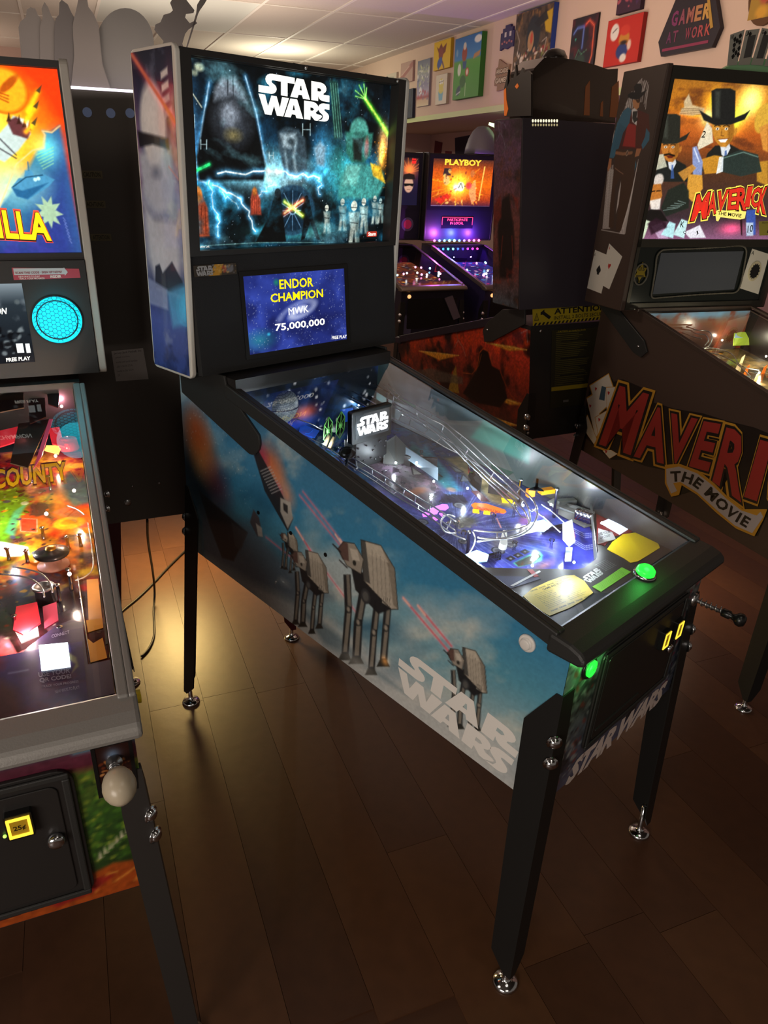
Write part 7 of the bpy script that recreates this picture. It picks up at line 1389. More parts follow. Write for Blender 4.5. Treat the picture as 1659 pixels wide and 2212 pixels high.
def p_bw(P):
    P.grad([(1.16, '#55606a'), (1.3, '#6a3c38'), (1.5, '#7a4440'), (1.75, '#6a4a62'), (1.9, '#5a3c58')]); P.cloud('#2a2220', .05, .45, .7, .7, 3); P.cloud('#6a3a28', .03, .55, .75, .6, 5)
    P.poly(q((1075, 500), (1085, 430), (1100, 420), (1110, 500), (1112, 540), (1105, 600), (1080, 600)), '#100d0d', .85, .008); P.poly(q((1064, 450), (1082, 420), (1084, 470), (1066, 490)), '#7a2c22', .8, .006); P.poly(q((1106, 420), (1120, 430), (1120, 460)), '#7a2c22', .8, .006)
    for p in (((1076, 262), (1079, 290), (1073, 305)), ((1079, 285), (1088, 300), (1092, 320)), ((1076, 262), (1088, 266), (1093, 274)), ((1082, 266), (1084, 292))): P.line(q(*p), .0025, '#7f8498', .9)
    P.line(q((1120, 280), (1100, 310), (1085, 330)), .012, '#5a5458', .5, .006); P.line(q((1082, 560), (1086, 510)), .004, '#b83a20', .8, .003); P.line(q((1108, 560), (1106, 510)), .004, '#b83a20', .8, .003); P.cloud('#8a2a1a', .03, .5, .7, .5, 9, mask=((P.Y < 1.35)*(P.Y > 1.25))*1.); P.mottle(.3, .006)
art('wing_art', BWR, BYF+.004, BYF+.202, BZB+.004, BZT-.004, 60, 210, p_bw, artmat('art_side_satin'), bm_, T=B.Tn)
BR = Fr((0, 1.316, 0), (-1, 0, 0), (0, 0, 1)); q = Qm(B, 'yr', 1.316); BRB = Fr((0, BYF+.2065, 0), (-1, 0, 0), (0, 0, 1)); qb = Qm(B, 'yr', BYF+.2065)
YLB = mat('yellow_warning_label', '#a8941c', .5); INK2 = mat('black_print', '#0c0c0c', .6)
a_, b_, c_ = q((1151, 704), (1300, 690), (1150, 667)); wl = MB().prism([a_, b_, (b_[0], b_[1]+c_[1]-a_[1]), c_], BR, 0, .0008).build('warning_label', YLB, bm_, B.T)
h_ = c_[1]-a_[1]; L_ = b_[0]-a_[0]; sl = (b_[1]-a_[1])/L_
def wf(x, y): return (a_[0]+x, a_[1]+sl*x+y)
text('ATTENTION', BR, 0, 0, 1, 1, INK2, wl, .03, d=.0014, warp=lambda x, y: wf(.115+x*.30, h_*.56+y*h_*.36), T=B.T); text('INSTALL 2 BOLTS SECURELY', BR, 0, 0, 1, 1, INK2, wl, .01, d=.0014, warp=lambda x, y: wf(.115+x*.32, h_*.24+y*h_*.22), T=B.T)
MB().prism([wf(.04, h_*.75), wf(.06, h_*.9), wf(.06, h_*.78), wf(.098, h_*.45), wf(.088, h_*.30), wf(.052, h_*.62), wf(.04, h_*.60)], BR, .0008, .0014).build('arrow_print', INK2, wl, B.T); MB().prism([wf(.006, h_*.3), wf(.032, h_*.3), wf(.019, h_*.75)], BR, .0008, .0012).build('hazard_triangle', INK2, wl, B.T); MB().prism([wf(.010, h_*.34), wf(.028, h_*.34), wf(.019, h_*.66)], BR, .0012, .0014).build('hazard_triangle_fill', YLB, wl, B.T); text('!', BR, 0, 0, 1, 1, INK2, wl, .02, d=.0016, warp=lambda x, y: wf(.0175+x*.003, h_*.38+y*h_*.2), T=B.T)
for k in range(17): MB().prism([wf(.004+k*.022, 0), wf(.015+k*.022, 0), wf(.023+k*.022, h_*.16), wf(.012+k*.022, h_*.16)], BR, .0008, .0012).build('hazard_stripe', INK2, wl, B.T)
a2, b2, c2_ = q((1188, 882), (1300, 868), (1192, 714)); sh = MB().prism([a2, b2, (b2[0], c2_[1]), c2_], BR, 0, .0008).build('caution_sheet', mat('dark_olive_sheet', '#2a2814', .5), bm_, B.T)
OLV = mat('olive_print', '#5a5424', .6)
R = random.Random(4); n_ = 30
for k in range(n_): y = c2_[1]-.01-(c2_[1]-a2[1]-.10)*k/n_; w_ = R.uniform(.6, 1.); MB().prism(rect(a2[0]+.022, y-.003, a2[0]+.022+.20*w_, y), BR, .0008, .0010).build('print_line', OLV, sh, B.T)
for k in range(6): y = c2_[1]-.05-k*.038; MB().prism(rect(a2[0]+.05+.02*(k % 2), y-.0035, a2[0]+.20, y), BR, .0010, .0013).build('print_line', INK2, sh, B.T)
x, y = q((1230, 838)); MB().prism(rect(a2[0]+.004, y-.006, b2[0], y+.012), BR, .0008, .0014).build('caution_band', YLB, sh, B.T)
x, y = q((1222, 866)); MB().prism(rect(x-.016, y-.005, x+.016, y+.005), BR, .001, .0016).build('serial_tag', mat('grey_tag', '#6a6a6a', .5), sh, B.T)
text('CAUTION: see inside for details', BR, a2[0]+.03, c2_[1]-.010, a2[0]+.19, c2_[1]-.003, YLB, sh, 0, d=.0016, T=B.T)
BPB = mat('violet_black_back', '#37323a', .35)
MB().prism([(-BX1+.001, BZB+.001), (-BX0-.001, BZB+.001), (-BX0-.001, BZT-.002), (-BX1+.001, BZT-.002)], BRB, -.001, .003).build('backbox_back', BPB, bm_, B.T)
VL = mat('lit_vent_slot', '#f4ecc8', .4, emit=1.2); VD = mat('dim_vent_slot', '#b8ac80', .4, emit=.7)
for k in range(10):
    x, y = qb((1150+k*5.8, 261)); MB().prism(circ(x, y, .0048, 8, .0062), BRB, .003, .0036).build('vent_hole', VL, bm_, B.T)
    x, y = qb((1150+k*5.8, 270)); MB().prism(circ(x, y, .0042, 8, .0050), BRB, .003, .0036).build('vent_hole', VD, bm_, B.T)
for px, py in ((1167, 715), (1141, 905), (1140, 935), (1243, 918)): x, y = q((px, py)); c = B.T(*BR(x, y, .001)); MB().lathe([(.007, 0), (.006, .004), (.0005, .006)], c, (0, 1, 0), 12).build('rear_bolt', STEEL, bm_)
# roof box and jagged castle cut-out
tb_ = MB(); t0, t1 = qb((1150, 240))[0], qb((1330, 245))[0]
P_ = [(t0, BZT+.001), (t1, BZT+.001), (t1, 2.115)]+[(t0+(t1-t0)*(1-k/8), 2.085+.045*sin(pi*(1-k/8)*.62+.9)) for k in range(1, 8)]+[(t0+.006, 2.085), (t0, 2.075)]
tb_.prism(P_, BRB, -.16, 0); tbx = tb_.build('topper_box', mat('smoked_topper_box', '#2c2420', .15, coat=.5), bm_, B.T)
fl = mat('lit_copper_glow', '#5a3018', .3, emit=.35)
for a, w_, h_ in ((.28, .03, .12), (.36, .016, .05), (.43, .05, .13)): MB().prism([(t0+a-w_/2, 1.93), (t0+a+w_/2, 1.93), (t0+a+w_*.3, 1.94+h_), (t0+a-w_*.4, 1.94+h_*.8)], BRB, 0, .002).build('flame_print', fl, tbx, B.T)
cs_f = Fr((BX1-.005, 0, 0), (0, 1, 0), (0, 0, 1)); qk = Qm(B, 'xr', BX1-.005)
CST = mat('black_castle_plastic', '#1b1512', .4)
pts = qk((1090, 252), (1089, 190), (1094, 170), (1098, 150), (1096, 188), (1102, 172), (1104, 168), (1108, 174), (1114, 140), (1116, 165), (1122, 160), (1128, 146), (1132, 158), (1140, 152), (1147, 160), (1147, 250))
pts = [(x, max(z, BZT+.001)) for x, z in pts]; MB().prism(pts, cs_f, -.01, 0).build('castle_cutout', CST, bm_, B.T)
MB().prism([(x, max(z, BZT+.001)) for x, z in qk((1090, 250), (1089, 195), (1093, 190), (1094, 215), (1098, 235), (1094, 250))], cs_f, 0, .002).build('flame_edge', mat('lit_flame_edge', '#c86018', .4, emit=.5), bm_, B.T)
MB().prism(qk((1117, 192), (1113, 187), (1118, 180), (1121, 186)), cs_f, 0, .002).build('castle_window', mat('lit_flame_edge', '#c86018', .4, emit=.5), bm_, B.T)
c = B.T(-(t0+t1)/2-.00, BYF+.12, 2.135); d_ = MB(); d_.lathe([(.055, 0), (.052, .02), (.038, .042), (.015, .05), (.001, .051)], (-(t0+.17), c[1], 2.125), (0, 0, 1), 20); d_.build('roof_dome', mat('smoked_dome', '#2a2320', .15), bm_)

# ================================================================== 6, 7. two machines facing us in the far row
def far_machine(name_label, ox, oy, yaw, bgpaint, pfcol, dm_text, front_m, seed, logo_txt, spk):
    M = Mach(ox, oy, yaw, .054); r = thing('pinball_machine', name_label, 'pinball machine', (ox, oy, 0), yaw)
    shell(r, M, dict(zf=.47, zr=.56, top=.875, slope=.21, rail_m=mat('worn_steel_rail', '#8a8078', .35, .7), side_m=front_m, yt=1.08, deck_m=BLACKS))
    backbox(r, M, BX0, BX1, YF, YB, 1.14, 1.885, BLACKS, BLACKS, th=.016)
    F_ = Fr((0, YF+.006, 0), (1, 0, 0), (0, 0, 1))
    art('backglass', F_, BX0+.05, BX1-.05, 1.43, 1.85, 120, 90, bgpaint, artmat('backlit_translite_warm', .12, emit=1.25, base=.3), r, T=M.Tn, d=0)
    frame(MB(), F_, BX0+.016, 1.41, BX1-.016, 1.87, .034, -.01, .006).build('backglass_frame', mat('violet_black_frame', '#1c1830', .35), r, M.T)
    sp_ = MB().prism(rect(BX0+.017, 1.155, BX1-.017, 1.41), F_, -.012, .0).build('speaker_panel', mat('violet_black_panel', '#181430', .5), r, M.T)
    if spk: MB().prism(circ(BX1-.13, 1.28, .060, 24), F_, 0, .002).build('speaker_rim', mat('violet_grey_rim', '#6a5a88', .5), sp_, M.T); MB().prism(circ(BX1-.13, 1.28, .040, 20), F_, .002, .004).build('speaker_cone', mat('lit_crimson_cone', '#a02048', .5, emit=.3), sp_, M.T)
    if dm_text:
        RE = mat('lit_red_dots', '#ff4458', .4, emit=1.3); MB().prism(rect(.10, 1.25, .43, 1.355), F_, 0, .002).build('dot_display', mat('display_black', '#140c22', .2), sp_, M.T)
        for rr in (rect(.105, 1.345, .425, 1.35), rect(.105, 1.28, .11, 1.35), rect(.42, 1.28, .425, 1.35)): MB().prism(rr, F_, .002, .003).build('dot_border', RE, sp_, M.T)
        text(dm_text[0], F_, .16, 1.315, .37, 1.338, RE, sp_, .02, d=.003, T=M.T); text(dm_text[1], F_, .19, 1.285, .33, 1.308, RE, sp_, .02, d=.003, T=M.T)
    o = MB().add([(.019, .02, .825), (W-.019, .02, .825), (W-.019, 1.09, .95), (.019, 1.09, .95), (.019, .02, .813), (W-.019, .02, .813), (W-.019, 1.09, .938), (.019, 1.09, .938)], [(0,1,2,3),(7,6,5,4),(0,4,5,1),(1,5,6,2),(2,6,7,3),(3,7,4,0)]).build('playfield', mat('playfield_wood', '#3a3430', .3), r)
    PF_ = Fr((0, 0, .825), (1, 0, 0), (0, 1, .115))
    def pp_(P): P.fill(pfcol[0]); P.cloud(pfcol[1], .08, .45, .7, .9, seed); P.scatter(180, (.03, .54, .08, 1.05), (.006, .02), pfcol[2], seed, a=.9); P.mottle(.3, .02)
    art('playfield_print', PF_, .02, W-.02, .05, 1.08, 50, 100, pp_, artmat('lit_playfield_far', .2, emit=.9, base=.8), o)
    R = random.Random(seed)
    for k in range(14): MB().sphere((R.uniform(.06, .5), R.uniform(.2, 1.0), .93+R.uniform(-.02, .05)), .009, 8, 6).build('lamp_bulb', mat('lit_far_bulb_%d' % (k % 3), ('#ffffff', '#ff90d0', '#90d8ff')[k % 3], .3, emit=6), o)
    MB().prism(rrect(.06, .54, .50, .78, .01), FRONT, 0, .004).build('coin_door', PLBLK, r, M.T)
    MB().lathe([(.016, 0), (.014, .008), (.001, .009)], M.T(.07, 0, .80), (0, -1, 0), 14).build('start_button', mat('lit_orange_button', '#ffb070', .4, emit=1.5), r)
    return M, r
def p_pb(P):
    P.grad([(1.43, '#3a1840'), (1.5, '#a83a18'), (1.62, '#e86a10'), (1.75, '#b84a18'), (1.85, '#3a2020')]); P.glow(.24, 1.62, .10, '#ffe040', 1.); P.glow(.22, 1.60, .03, '#ffffff', .9)
    R = random.Random(5)
    for k in range(16): t = R.uniform(0, 2*pi); P.line([(.24+.05*cos(t), 1.62+.05*sin(t)), (.24+.28*cos(t), 1.62+.22*sin(t))], .006, '#ffb020', .6, .004)
    P.poly([(.01, 1.50), (.14, 1.55), (.17, 1.52), (.08, 1.46)], '#d82c20', .95, .003); P.ell(.12, 1.66, .03, .04, '#e8c070', .9, .003); P.poly([(.08, 1.70), (.16, 1.70), (.16, 1.76), (.09, 1.76)], '#28202c', .9, .003); P.poly([(.36, 1.62), (.42, 1.66), (.44, 1.5), (.40, 1.46), (.36, 1.55)], '#e8a060', .9, .004); P.ell(.38, 1.72, .022, .03, '#c87038', .9, .003); P.ell(.35, 1.62, .03, .03, '#e83050', .8, .01); P.ell(.27, 1.61, .04, .04, '#f0f0f0', .8, .004); P.line([(.25, 1.60), (.27, 1.64), (.29, 1.60)], .006, '#28303c', .9); P.line([(.50, 1.78), (.47, 1.50)], .012, '#ffd060', .9, .003)
    P.scatter(60, (.02, .5, 1.46, 1.75), (.006, .018), ['#ffe070', '#e84818', '#6a2c28', '#ffb040'], 6, a=.7); P.poly([(-.05, 1.43), (.6, 1.43), (.6, 1.445), (-.05, 1.45)], '#9080b0', .8, .003); P.mottle(.2, .01)
PM, pbm = far_machine('far pinball machine with glowing orange and yellow backglass under a gold title', 4.01, 3.37, -.397, p_pb, ('#3a2a70', '#283a90', ['#ff60b0', '#60c8ff', '#ffffff', '#e02858', '#3830a0', '#ffb050']), ('PARTICIPATE', 'IN LOCAL'), mat('violet_side', '#2a2450', .5), 4, 'PLAYBOY', False)
F_ = Fr((0, YF+.006, 0), (1, 0, 0), (0, 0, 1)); text('PLAYBOY', F_, .09, 1.785, .46, 1.835, mat('lit_gold_title', '#ffd840', .4, emit=1.1), pbm, .04, d=.003, T=PM.T, name='title_lettering')
LEDC = ('#ff40c0', '#4060ff', '#4090ff', '#60e0ff', '#80f0ff', '#4070ff', '#5040ff', '#c040ff', '#e040ff', '#ff40a0')
for k in range(10): MB().sphere(PM.T(.03+k*.052, YF-.02, 1.145), .011, 10, 8).build('strip_light', mat('lit_strip_bulb_%d' % k, LEDC[k], .3, emit=14), pbm)
for k_, cc in ((.06, (.8, .15, 1.)), (.24, (.15, .2, 1.)), (.42, (.4, .1, 1.))): lamp('strip_glow', 'POINT', Matrix.Rotation(PM.yaw, 3, 'Z') @ Vector((k_, YF-.10, 1.20))+Vector((PM.tx, PM.ty, 0)), 4.5, cc, .004)
def p_t2(P):
    P.grad([(1.43, '#0c0c1c'), (1.6, '#1c1430'), (1.75, '#3a1c28'), (1.85, '#140c18')]); P.glow(.50, 1.74, .06, '#ff8020', .9); R = random.Random(3)
    for k in range(10): t = .2+k*.3; P.line([(.50, 1.72), (.50+.16*cos(t), 1.72+.12*sin(t))], .004, '#ff9040', .7, .003)
    P.ell(.50, 1.615, .045, .065, '#c89a80', .95, .004); P.poly([(.44, 1.66), (.56, 1.66), (.55, 1.70), (.50, 1.71), (.45, 1.70)], '#1a1414', .95, .003); P.poly([(.45, 1.625), (.55, 1.625), (.54, 1.60), (.51, 1.61), (.46, 1.60)], '#0a0a0c', 1, .002); P.poly([(.38, 1.43), (.40, 1.52), (.47, 1.55), (.54, 1.54), (.60, 1.52), (.62, 1.43)], '#14122a', .98, .004); P.line([(.485, 1.575), (.515, 1.575)], .003, '#5a3028', .9)
    P.poly([(.52, 1.79), (.56, 1.79), (.56, 1.83), (.52, 1.83)], '#ff2828', .95, .002); P.line([(.525, 1.815), (.555, 1.815)], .005, '#300808')
TM, t2m = far_machine('far pinball machine with dark backglass of a man in sunglasses, bare steel rails', 3.38, 3.72, -.397, p_t2, ('#6a3420', '#2a2034', ['#ffb040', '#e84a20', '#f0e0d0', '#3a2a48', '#ffd880', '#a83a20']), None, mat('dark_violet_cabinet', '#1c1830', .5), 9, '', True)
MB().prism([(.0, .50), (.10, .50), (.10, .55), (.05, .66), (.02, .60)], FRONT, 0, .002).build('front_print', mat('grey_violet_print', '#5a5878', .5), t2m, TM.T); MB().prism([(.38, .78), (.45, .80), (.54, .62), (.48, .60)], FRONT, 0, .02).build('pistol_grip', mat('pale_metal', '#8a8090', .35, .5), t2m, TM.T)
# rounded grey topper on the far machine
c = PM.T(.50, YF+.10, 1.886); dm_ = MB().lathe([(.155, 0), (.150, .05), (.125, .13), (.09, .19), (.05, .225), (.001, .235)], c, (0, 0, 1), 28).build('dome_topper', mat('grey_dome', '#6b6870', .5), pbm)
MB().tube([(c[0]+.03, c[1]-.05, c[2]+.25), (c[0]+.08, c[1]-.08, c[2]+.235), (c[0]+.13, c[1]-.08, c[2]+.18), (c[0]+.17, c[1]-.06, c[2]+.10)], [.012, .018, .02, .014], 10).build('neon_tube', mat('lit_neon_green', '#d8ffb8', .3, emit=2.2), pbm)

# ================================================================== pictures on the wall
WP = Fr(WO-BX*.002, -AX, (0, 0, 1))
def pts_box(name, outline, thick, m, label, cat, group=None):
    o = MB().prism(outline, WP, 0, thick).build(name, m); tag(o, label, cat, group)
    # origin at its own place
    c = WP(sum(p[0] for p in outline)/len(outline), sum(p[1] for p in outline)/len(outline), 0); me = o.data
    for v in me.vertices: v.co = v.co-Vector(c)
    o.location = c; return o
def canvas(name, label, cat, s0, s1, z0, z1, edge, paint, thick=.03, n=(44, 44), outline=None):
    o = pts_box(name, outline or rect(s0, z0, s1, z1), thick, mat('canvas_edge_'+edge.strip('#'), edge, .7), label, cat)
    fr = Fr(Vector(WP.O)-Vector(o.location), WP.U, WP.V); a = art('print', fr, s0+.002, s1-.002, z0+.002, z1-.002, n[0], n[1], paint, artmat('art_matt', .6), o, d=thick+.0008); return o
def p_red(P): P.fill('#c02418'); P.ell(1.10, 2.50, .105, .12, '#d8d0c4', .0); P.ell(1.03, 2.60, .045, .05, '#e8e4dc', 1, .002); P.line([(1.01, 2.60), (1.05, 2.62)], .004, '#2a2020'); P.ell(1.14, 2.55, .055, .045, '#c8862c', 1, .002); P.ell(1.14, 2.60, .05, .03, '#d03828', 1, .002); P.ell(1.13, 2.48, .06, .045, '#263a7a', 1, .003); P.ell(1.14, 2.53, .035, .012, '#2a1810', 1, .002); P.ell(1.15, 2.44, .035, .025, '#e8e4dc', 1, .002); P.ell(1.20, 2.51, .02, .03, '#e8dcc8', .9, .002)
canvas('canvas_picture', 'red square canvas with round white and blue shapes high on wall', 'picture', .944, 1.31, 2.402, 2.677, '#8a1410', p_red)
def p_neon(P):
    P.fill('#1c1420'); P.cloud('#5a1420', .08, .5, .7, .8, 3); P.line([(.52, 2.66), (.56, 2.69), (.64, 2.69), (.64, 2.56)], .007, '#8ab0ff', .9, .003, glow=(.015, '#3060d0', .5)); P.line([(.66, 2.70), (.70, 2.72), (.76, 2.68), (.77, 2.5), (.74, 2.42)], .008, '#ff8050', .9, .003, glow=(.015, '#d03010', .5)); P.ell(.63, 2.48, .06, .04, '#2a4a3c', .8, .01); P.line([(.57, 2.5), (.60, 2.55), (.64, 2.52), (.70, 2.54)], .004, '#70e0a0', .8); P.ell(.55, 2.62, .008, .008, '#40c0a0')
canvas('poster_panel', 'dark glossy panel with neon orange and blue outlines above the roof box', 'poster', .49, .80, 2.345, 2.752, '#14101a', p_neon, .012)
def p_blue(P):
    P.fill('#5a4838'); P.cloud('#28201c', .05, .45, .7, .9, 3); P.cloud('#a87840', .04, .55, .75, .7, 5); P.ell(.0, 2.72, .10, .13, '#1a2430', .9, .01); P.ell(-.03, 2.68, .045, .07, '#c89a68', .9, .004); P.ell(-.02, 2.70, .018, .04, '#c84838', .9, .003); P.poly([(.12, 2.84), (.25, 2.86), (.25, 2.70), (.18, 2.72)], '#d8b020', .9, .003); P.poly([(.0, 2.80), (.16, 2.86), (.20, 2.80), (.06, 2.76)], '#171a22', .9, .003)
    P.scatter(110, (-.27, .24, 2.42, 2.62), (.008, .025), ['#c8a080', '#3a3c44', '#e8e0d0', '#8a2a30', '#6a7a38', '#20242c'], 4); P.line([(-.26, 2.78), (-.20, 2.70), (-.22, 2.62)], .006, '#e8e0d8', .8); P.line([(.14, 2.66), (.20, 2.68), (.18, 2.60)], .006, '#e8e0d8', .8)
canvas('canvas_picture', 'large deep blue-edged canvas crowded with brown and black shapes', 'picture', -.283, .263, 2.42, 2.896, '#1c3a8a', p_blue, .04, (80, 70))
def p_green(P):
    P.grad([(2.36, '#3f8a2c'), (2.60, '#4a9a34'), (2.66, '#5aa040'), (2.68, '#3f88c8'), (2.857, '#2a68b0')]); P.ell(-.90, 2.81, .07, .03, '#e8e8e8', 1, .004); P.poly([(-.98, 2.66), (-.86, 2.68), (-.84, 2.72), (-.96, 2.70)], '#c88a50', .9, .003); P.ell(-1.15, 2.72, .05, .06, '#a83828', .9, .004); P.ell(-1.15, 2.78, .03, .03, '#e8d8c8', .9, .003); P.poly([(-1.18, 2.66), (-1.10, 2.66), (-1.11, 2.60), (-1.17, 2.60)], '#284890', .9, .003); P.ell(-1.24, 2.60, .035, .05, '#e8ece4', .9, .003); P.ell(-1.08, 2.57, .035, .035, '#c83030', .9, .003); P.ell(-1.08, 2.57, .02, .025, '#f0e8e0', .9, .003)
    P.ell(-1.16, 2.50, .06, .05, '#1f5a28', .9, .004); P.ell(-1.24, 2.43, .05, .035, '#203a5a', .9, .003, .6); P.line([(-1.28, 2.40), (-1.20, 2.42)], .008, '#e8e8e0'); P.line([(-1.10, 2.48), (-1.10, 2.38)], .008, '#e8e8e0', .9); P.ell(-1.30, 2.74, .02, .03, '#88b0d0', .8, .004)
canvas('canvas_picture', 'tall green and blue landscape canvas with cartoonish riders, thick green edge', 'picture', -1.355, -.835, 2.36, 2.857, '#2c6a24', p_green, .05, (70, 80))
def p_yel(P): P.fill('#e0b81c'); P.poly([(-1.80, 2.85), (-1.75, 2.83), (-1.70, 2.87), (-1.66, 2.83), (-1.58, 2.86), (-1.60, 2.79), (-1.66, 2.77), (-1.74, 2.78)], '#7a3428', 1, .003); P.ell(-1.70, 2.78, .05, .05, '#8a3c38', 1, .003); P.ell(-1.72, 2.71, .06, .04, '#3c58a8', 1, .003, .5); P.line([(-1.76, 2.70), (-1.74, 2.66)], .02, '#3c4890'); P.line([(-1.66, 2.71), (-1.62, 2.66)], .02, '#5a3a70')
canvas('canvas_picture', 'small bright yellow canvas with a dark red and blue shape', 'picture', -1.862, -1.488, 2.65, 2.892, '#b08a10', p_yel)
def p_min(P): P.fill('#d8d0bc'); P.ell(-1.66, 2.52, .055, .05, '#d8cc68', 1, .004); P.ell(-1.68, 2.54, .02, .02, '#f0f0ec', 1, .002); P.ell(-1.64, 2.54, .02, .02, '#f0f0ec', 1, .002); P.line([(-1.71, 2.54), (-1.61, 2.545)], .005, '#5a5450'); P.poly([(-1.72, 2.46), (-1.61, 2.46), (-1.62, 2.38), (-1.70, 2.38)], '#78b0c8', 1, .004); P.ell(-1.66, 2.47, .055, .03, '#d8cc68', .9, .004)
canvas('canvas_picture', 'small cream canvas with pale yellow and blue blob, below the yellow one', 'picture', -1.783, -1.53, 2.346, 2.606, '#a89a86', p_min)
gh = []
for x, z in ((-.556, 2.677), (-.50, 2.69), (-.45, 2.677), (-.40, 2.69), (-.333, 2.685), (-.333, 2.80), (-.365, 2.80), (-.365, 2.83), (-.40, 2.83), (-.40, 2.85), (-.485, 2.85), (-.485, 2.83), (-.525, 2.83), (-.525, 2.80), (-.556, 2.80)): gh.append((x, z))
o = pts_box('pixel_sign', gh, .02, mat('dark_violet_board', '#332a5a', .6), 'small dark violet stepped-edge board beside the big blue-edged canvas', 'sign')
fr = Fr(Vector(WP.O)-Vector(o.location), WP.U, WP.V)
for x in (-.47, -.39): MB().prism(rect(x-.018, 2.765, x+.012, 2.80), fr, .02, .022).build('sign_square', mat('pale_square', '#c8c0c0', .6), o)
for k in range(5): MB().prism(rect(-.53+k*.038, 2.715+.01*(k % 2), -.505+k*.038, 2.73+.01*(k % 2)), fr, .02, .022).build('sign_square', mat('pink_square', '#a86a70', .6), o)
def p_tall(P): P.grad([(2.359, '#d8c8a8'), (2.42, '#c8a890'), (2.44, '#a84850'), (2.47, '#b0a8c0'), (2.56, '#8a88a8'), (2.66, '#9aa0a8'), (2.78, '#70788c')]); P.scatter(70, (-2.26, -1.98, 2.54, 2.74), (.008, .02), ['#c8d0a0', '#e8e8e0', '#586078', '#a8b890'], 3, a=.8); P.ell(-2.18, 2.50, .035, .04, '#e8e4e8', .9, .003); P.scatter(20, (-2.26, -1.98, 2.42, 2.5), (.008, .02), ['#b83848', '#786890'], 5)
canvas('canvas_picture', 'tall pale canvas with greyish skyline over a red band', 'picture', -2.275, -1.966, 2.359, 2.78, '#8a8288', p_tall, .02, (40, 60))
canvas('canvas_picture', 'small faded pinkish canvas with a slanted band, upper row', 'picture', -2.734, -2.40, 2.615, 2.805, '#a88a84', lambda P: (P.fill('#b89a90'), P.line([(-2.72, 2.66), (-2.42, 2.77)], .05, '#a06a68', .8, .006), P.line([(-2.70, 2.69), (-2.5, 2.76)], .012, '#d8c0b4', .8, .004)), .02)
canvas('canvas_picture', 'small dark blue canvas with red and pale face-like patch near the soffit edge', 'picture', -2.70, -2.35, 2.266, 2.543, '#1c2438', lambda P: (P.fill('#26344c'), P.ell(-2.55, 2.42, .07, .08, '#8aa0b8', .9, .02), P.ell(-2.56, 2.36, .04, .04, '#a83a38', .9, .01), P.cloud('#141a28', .05, .5, .75, .8, 3)), .03)
canvas('canvas_picture', 'faint grey-cream canvas at the far end of the row', 'picture', -3.15, -2.85, 2.56, 2.74, '#c0b4a4', lambda P: (P.fill('#c8c0b0'), P.poly([(-3.10, 2.60), (-2.90, 2.60), (-2.92, 2.70), (-3.08, 2.71)], '#8a9088', .8, .006)), .02)
def p_dk(P): P.fill('#3a1c34'); P.scatter(30, (1.02, 1.25, 2.72, 2.88), (.01, .03), ['#a03a50', '#c8606a', '#4a2a5a'], 3, a=.8)
canvas('canvas_picture', 'small dark plum canvas cut off above the red one', 'picture', 1.015, 1.262, 2.70, 2.895, '#2a1428', p_dk)
# wooden arcade sign
o = pts_box('wooden_sign', [(-.61, 2.42), (-.56, 2.42), (-.56, 2.376), (-.40, 2.385), (-.40, 2.43), (-.373, 2.44), (-.372, 2.50), (-.385, 2.52), (-.373, 2.56), (-.43, 2.565), (-.56, 2.617), (-.565, 2.56), (-.60, 2.55), (-.605, 2.50), (-.59, 2.485), (-.612, 2.46)], .018, mat('weathered_wood', '#9a7f66', .8, noise=.2, bscale=40), 'small weathered wooden arcade sign with a pointed top', 'sign')
fr = Fr(Vector(WP.O)-Vector(o.location), WP.U, WP.V); GY = mat('cream_sign_letters', '#d0c0a4', .6); DKW = mat('dark_wood_print', '#4a3a30', .7)
text('ARCADE', fr, -.595, 2.500, -.385, 2.545, DKW, o, .08, d=.0188); text('ARCADE', fr, -.59, 2.505, -.39, 2.54, GY, o, .03, d=.0195); text('GAMES', fr, -.60, 2.430, -.385, 2.480, DKW, o, .08, d=.0188); text('GAMES', fr, -.595, 2.435, -.39, 2.475, GY, o, .03, d=.0195)
# triangular sign
o = pts_box('triangle_sign', [(1.49, 2.488), (1.535, 2.405), (1.966, 2.405), (2.005, 2.497), (1.83, 2.84), (1.66, 2.84)], .03, mat('black_purple_board', '#1c1622', .5), 'black triangular sign with faded rainbow gamer at work lettering', 'sign')
fr = Fr(Vector(WP.O)-Vector(o.location), WP.U, WP.V)
def tint(c0, c1, k, n): a, b = hx(c0), hx(c1); c = a+(b-a)*k/(n-1); return '#%02x%02x%02x' % tuple(int(v*255) for v in c)
for k, ch in enumerate('GAMER'): text(ch, fr, 1.585+k*.066, 2.555, 1.640+k*.066, 2.635, mat('tint_a%d' % k, tint('#7a2c60', '#c8984a', k, 5), .6), o, .04, d=.0312)
for k, ch in enumerate('AT WORK'):
    if ch != ' ': text(ch, fr, 1.565+k*.054, 2.470, 1.608+k*.054, 2.530, mat('tint_b%d' % k, tint('#6a2a58', '#b8504a', k, 7), .6), o, .02, d=.0312)
MB().prism([(1.54, 2.43), (1.93, 2.43), (1.93, 2.445), (1.54, 2.445)], fr, .03, .032).build('neon_print', mat('plum_print', '#8a2c50', .6), o); MB().prism([(1.93, 2.50), (1.95, 2.505), (1.84, 2.75), (1.825, 2.74)], fr, .03, .032).build('neon_print', mat('amber_print', '#b8903a', .6), o)
MB().prism(circ(1.735, 2.76, .055, 20, .045), fr, .03, .032).build('headset_print', mat('teal_print', '#3a6a58', .6), o); MB().prism(circ(1.735, 2.755, .035, 20, .03), fr, .032, .0325).build('headset_print', mat('black_purple_board', '#1c1622', .5), o)
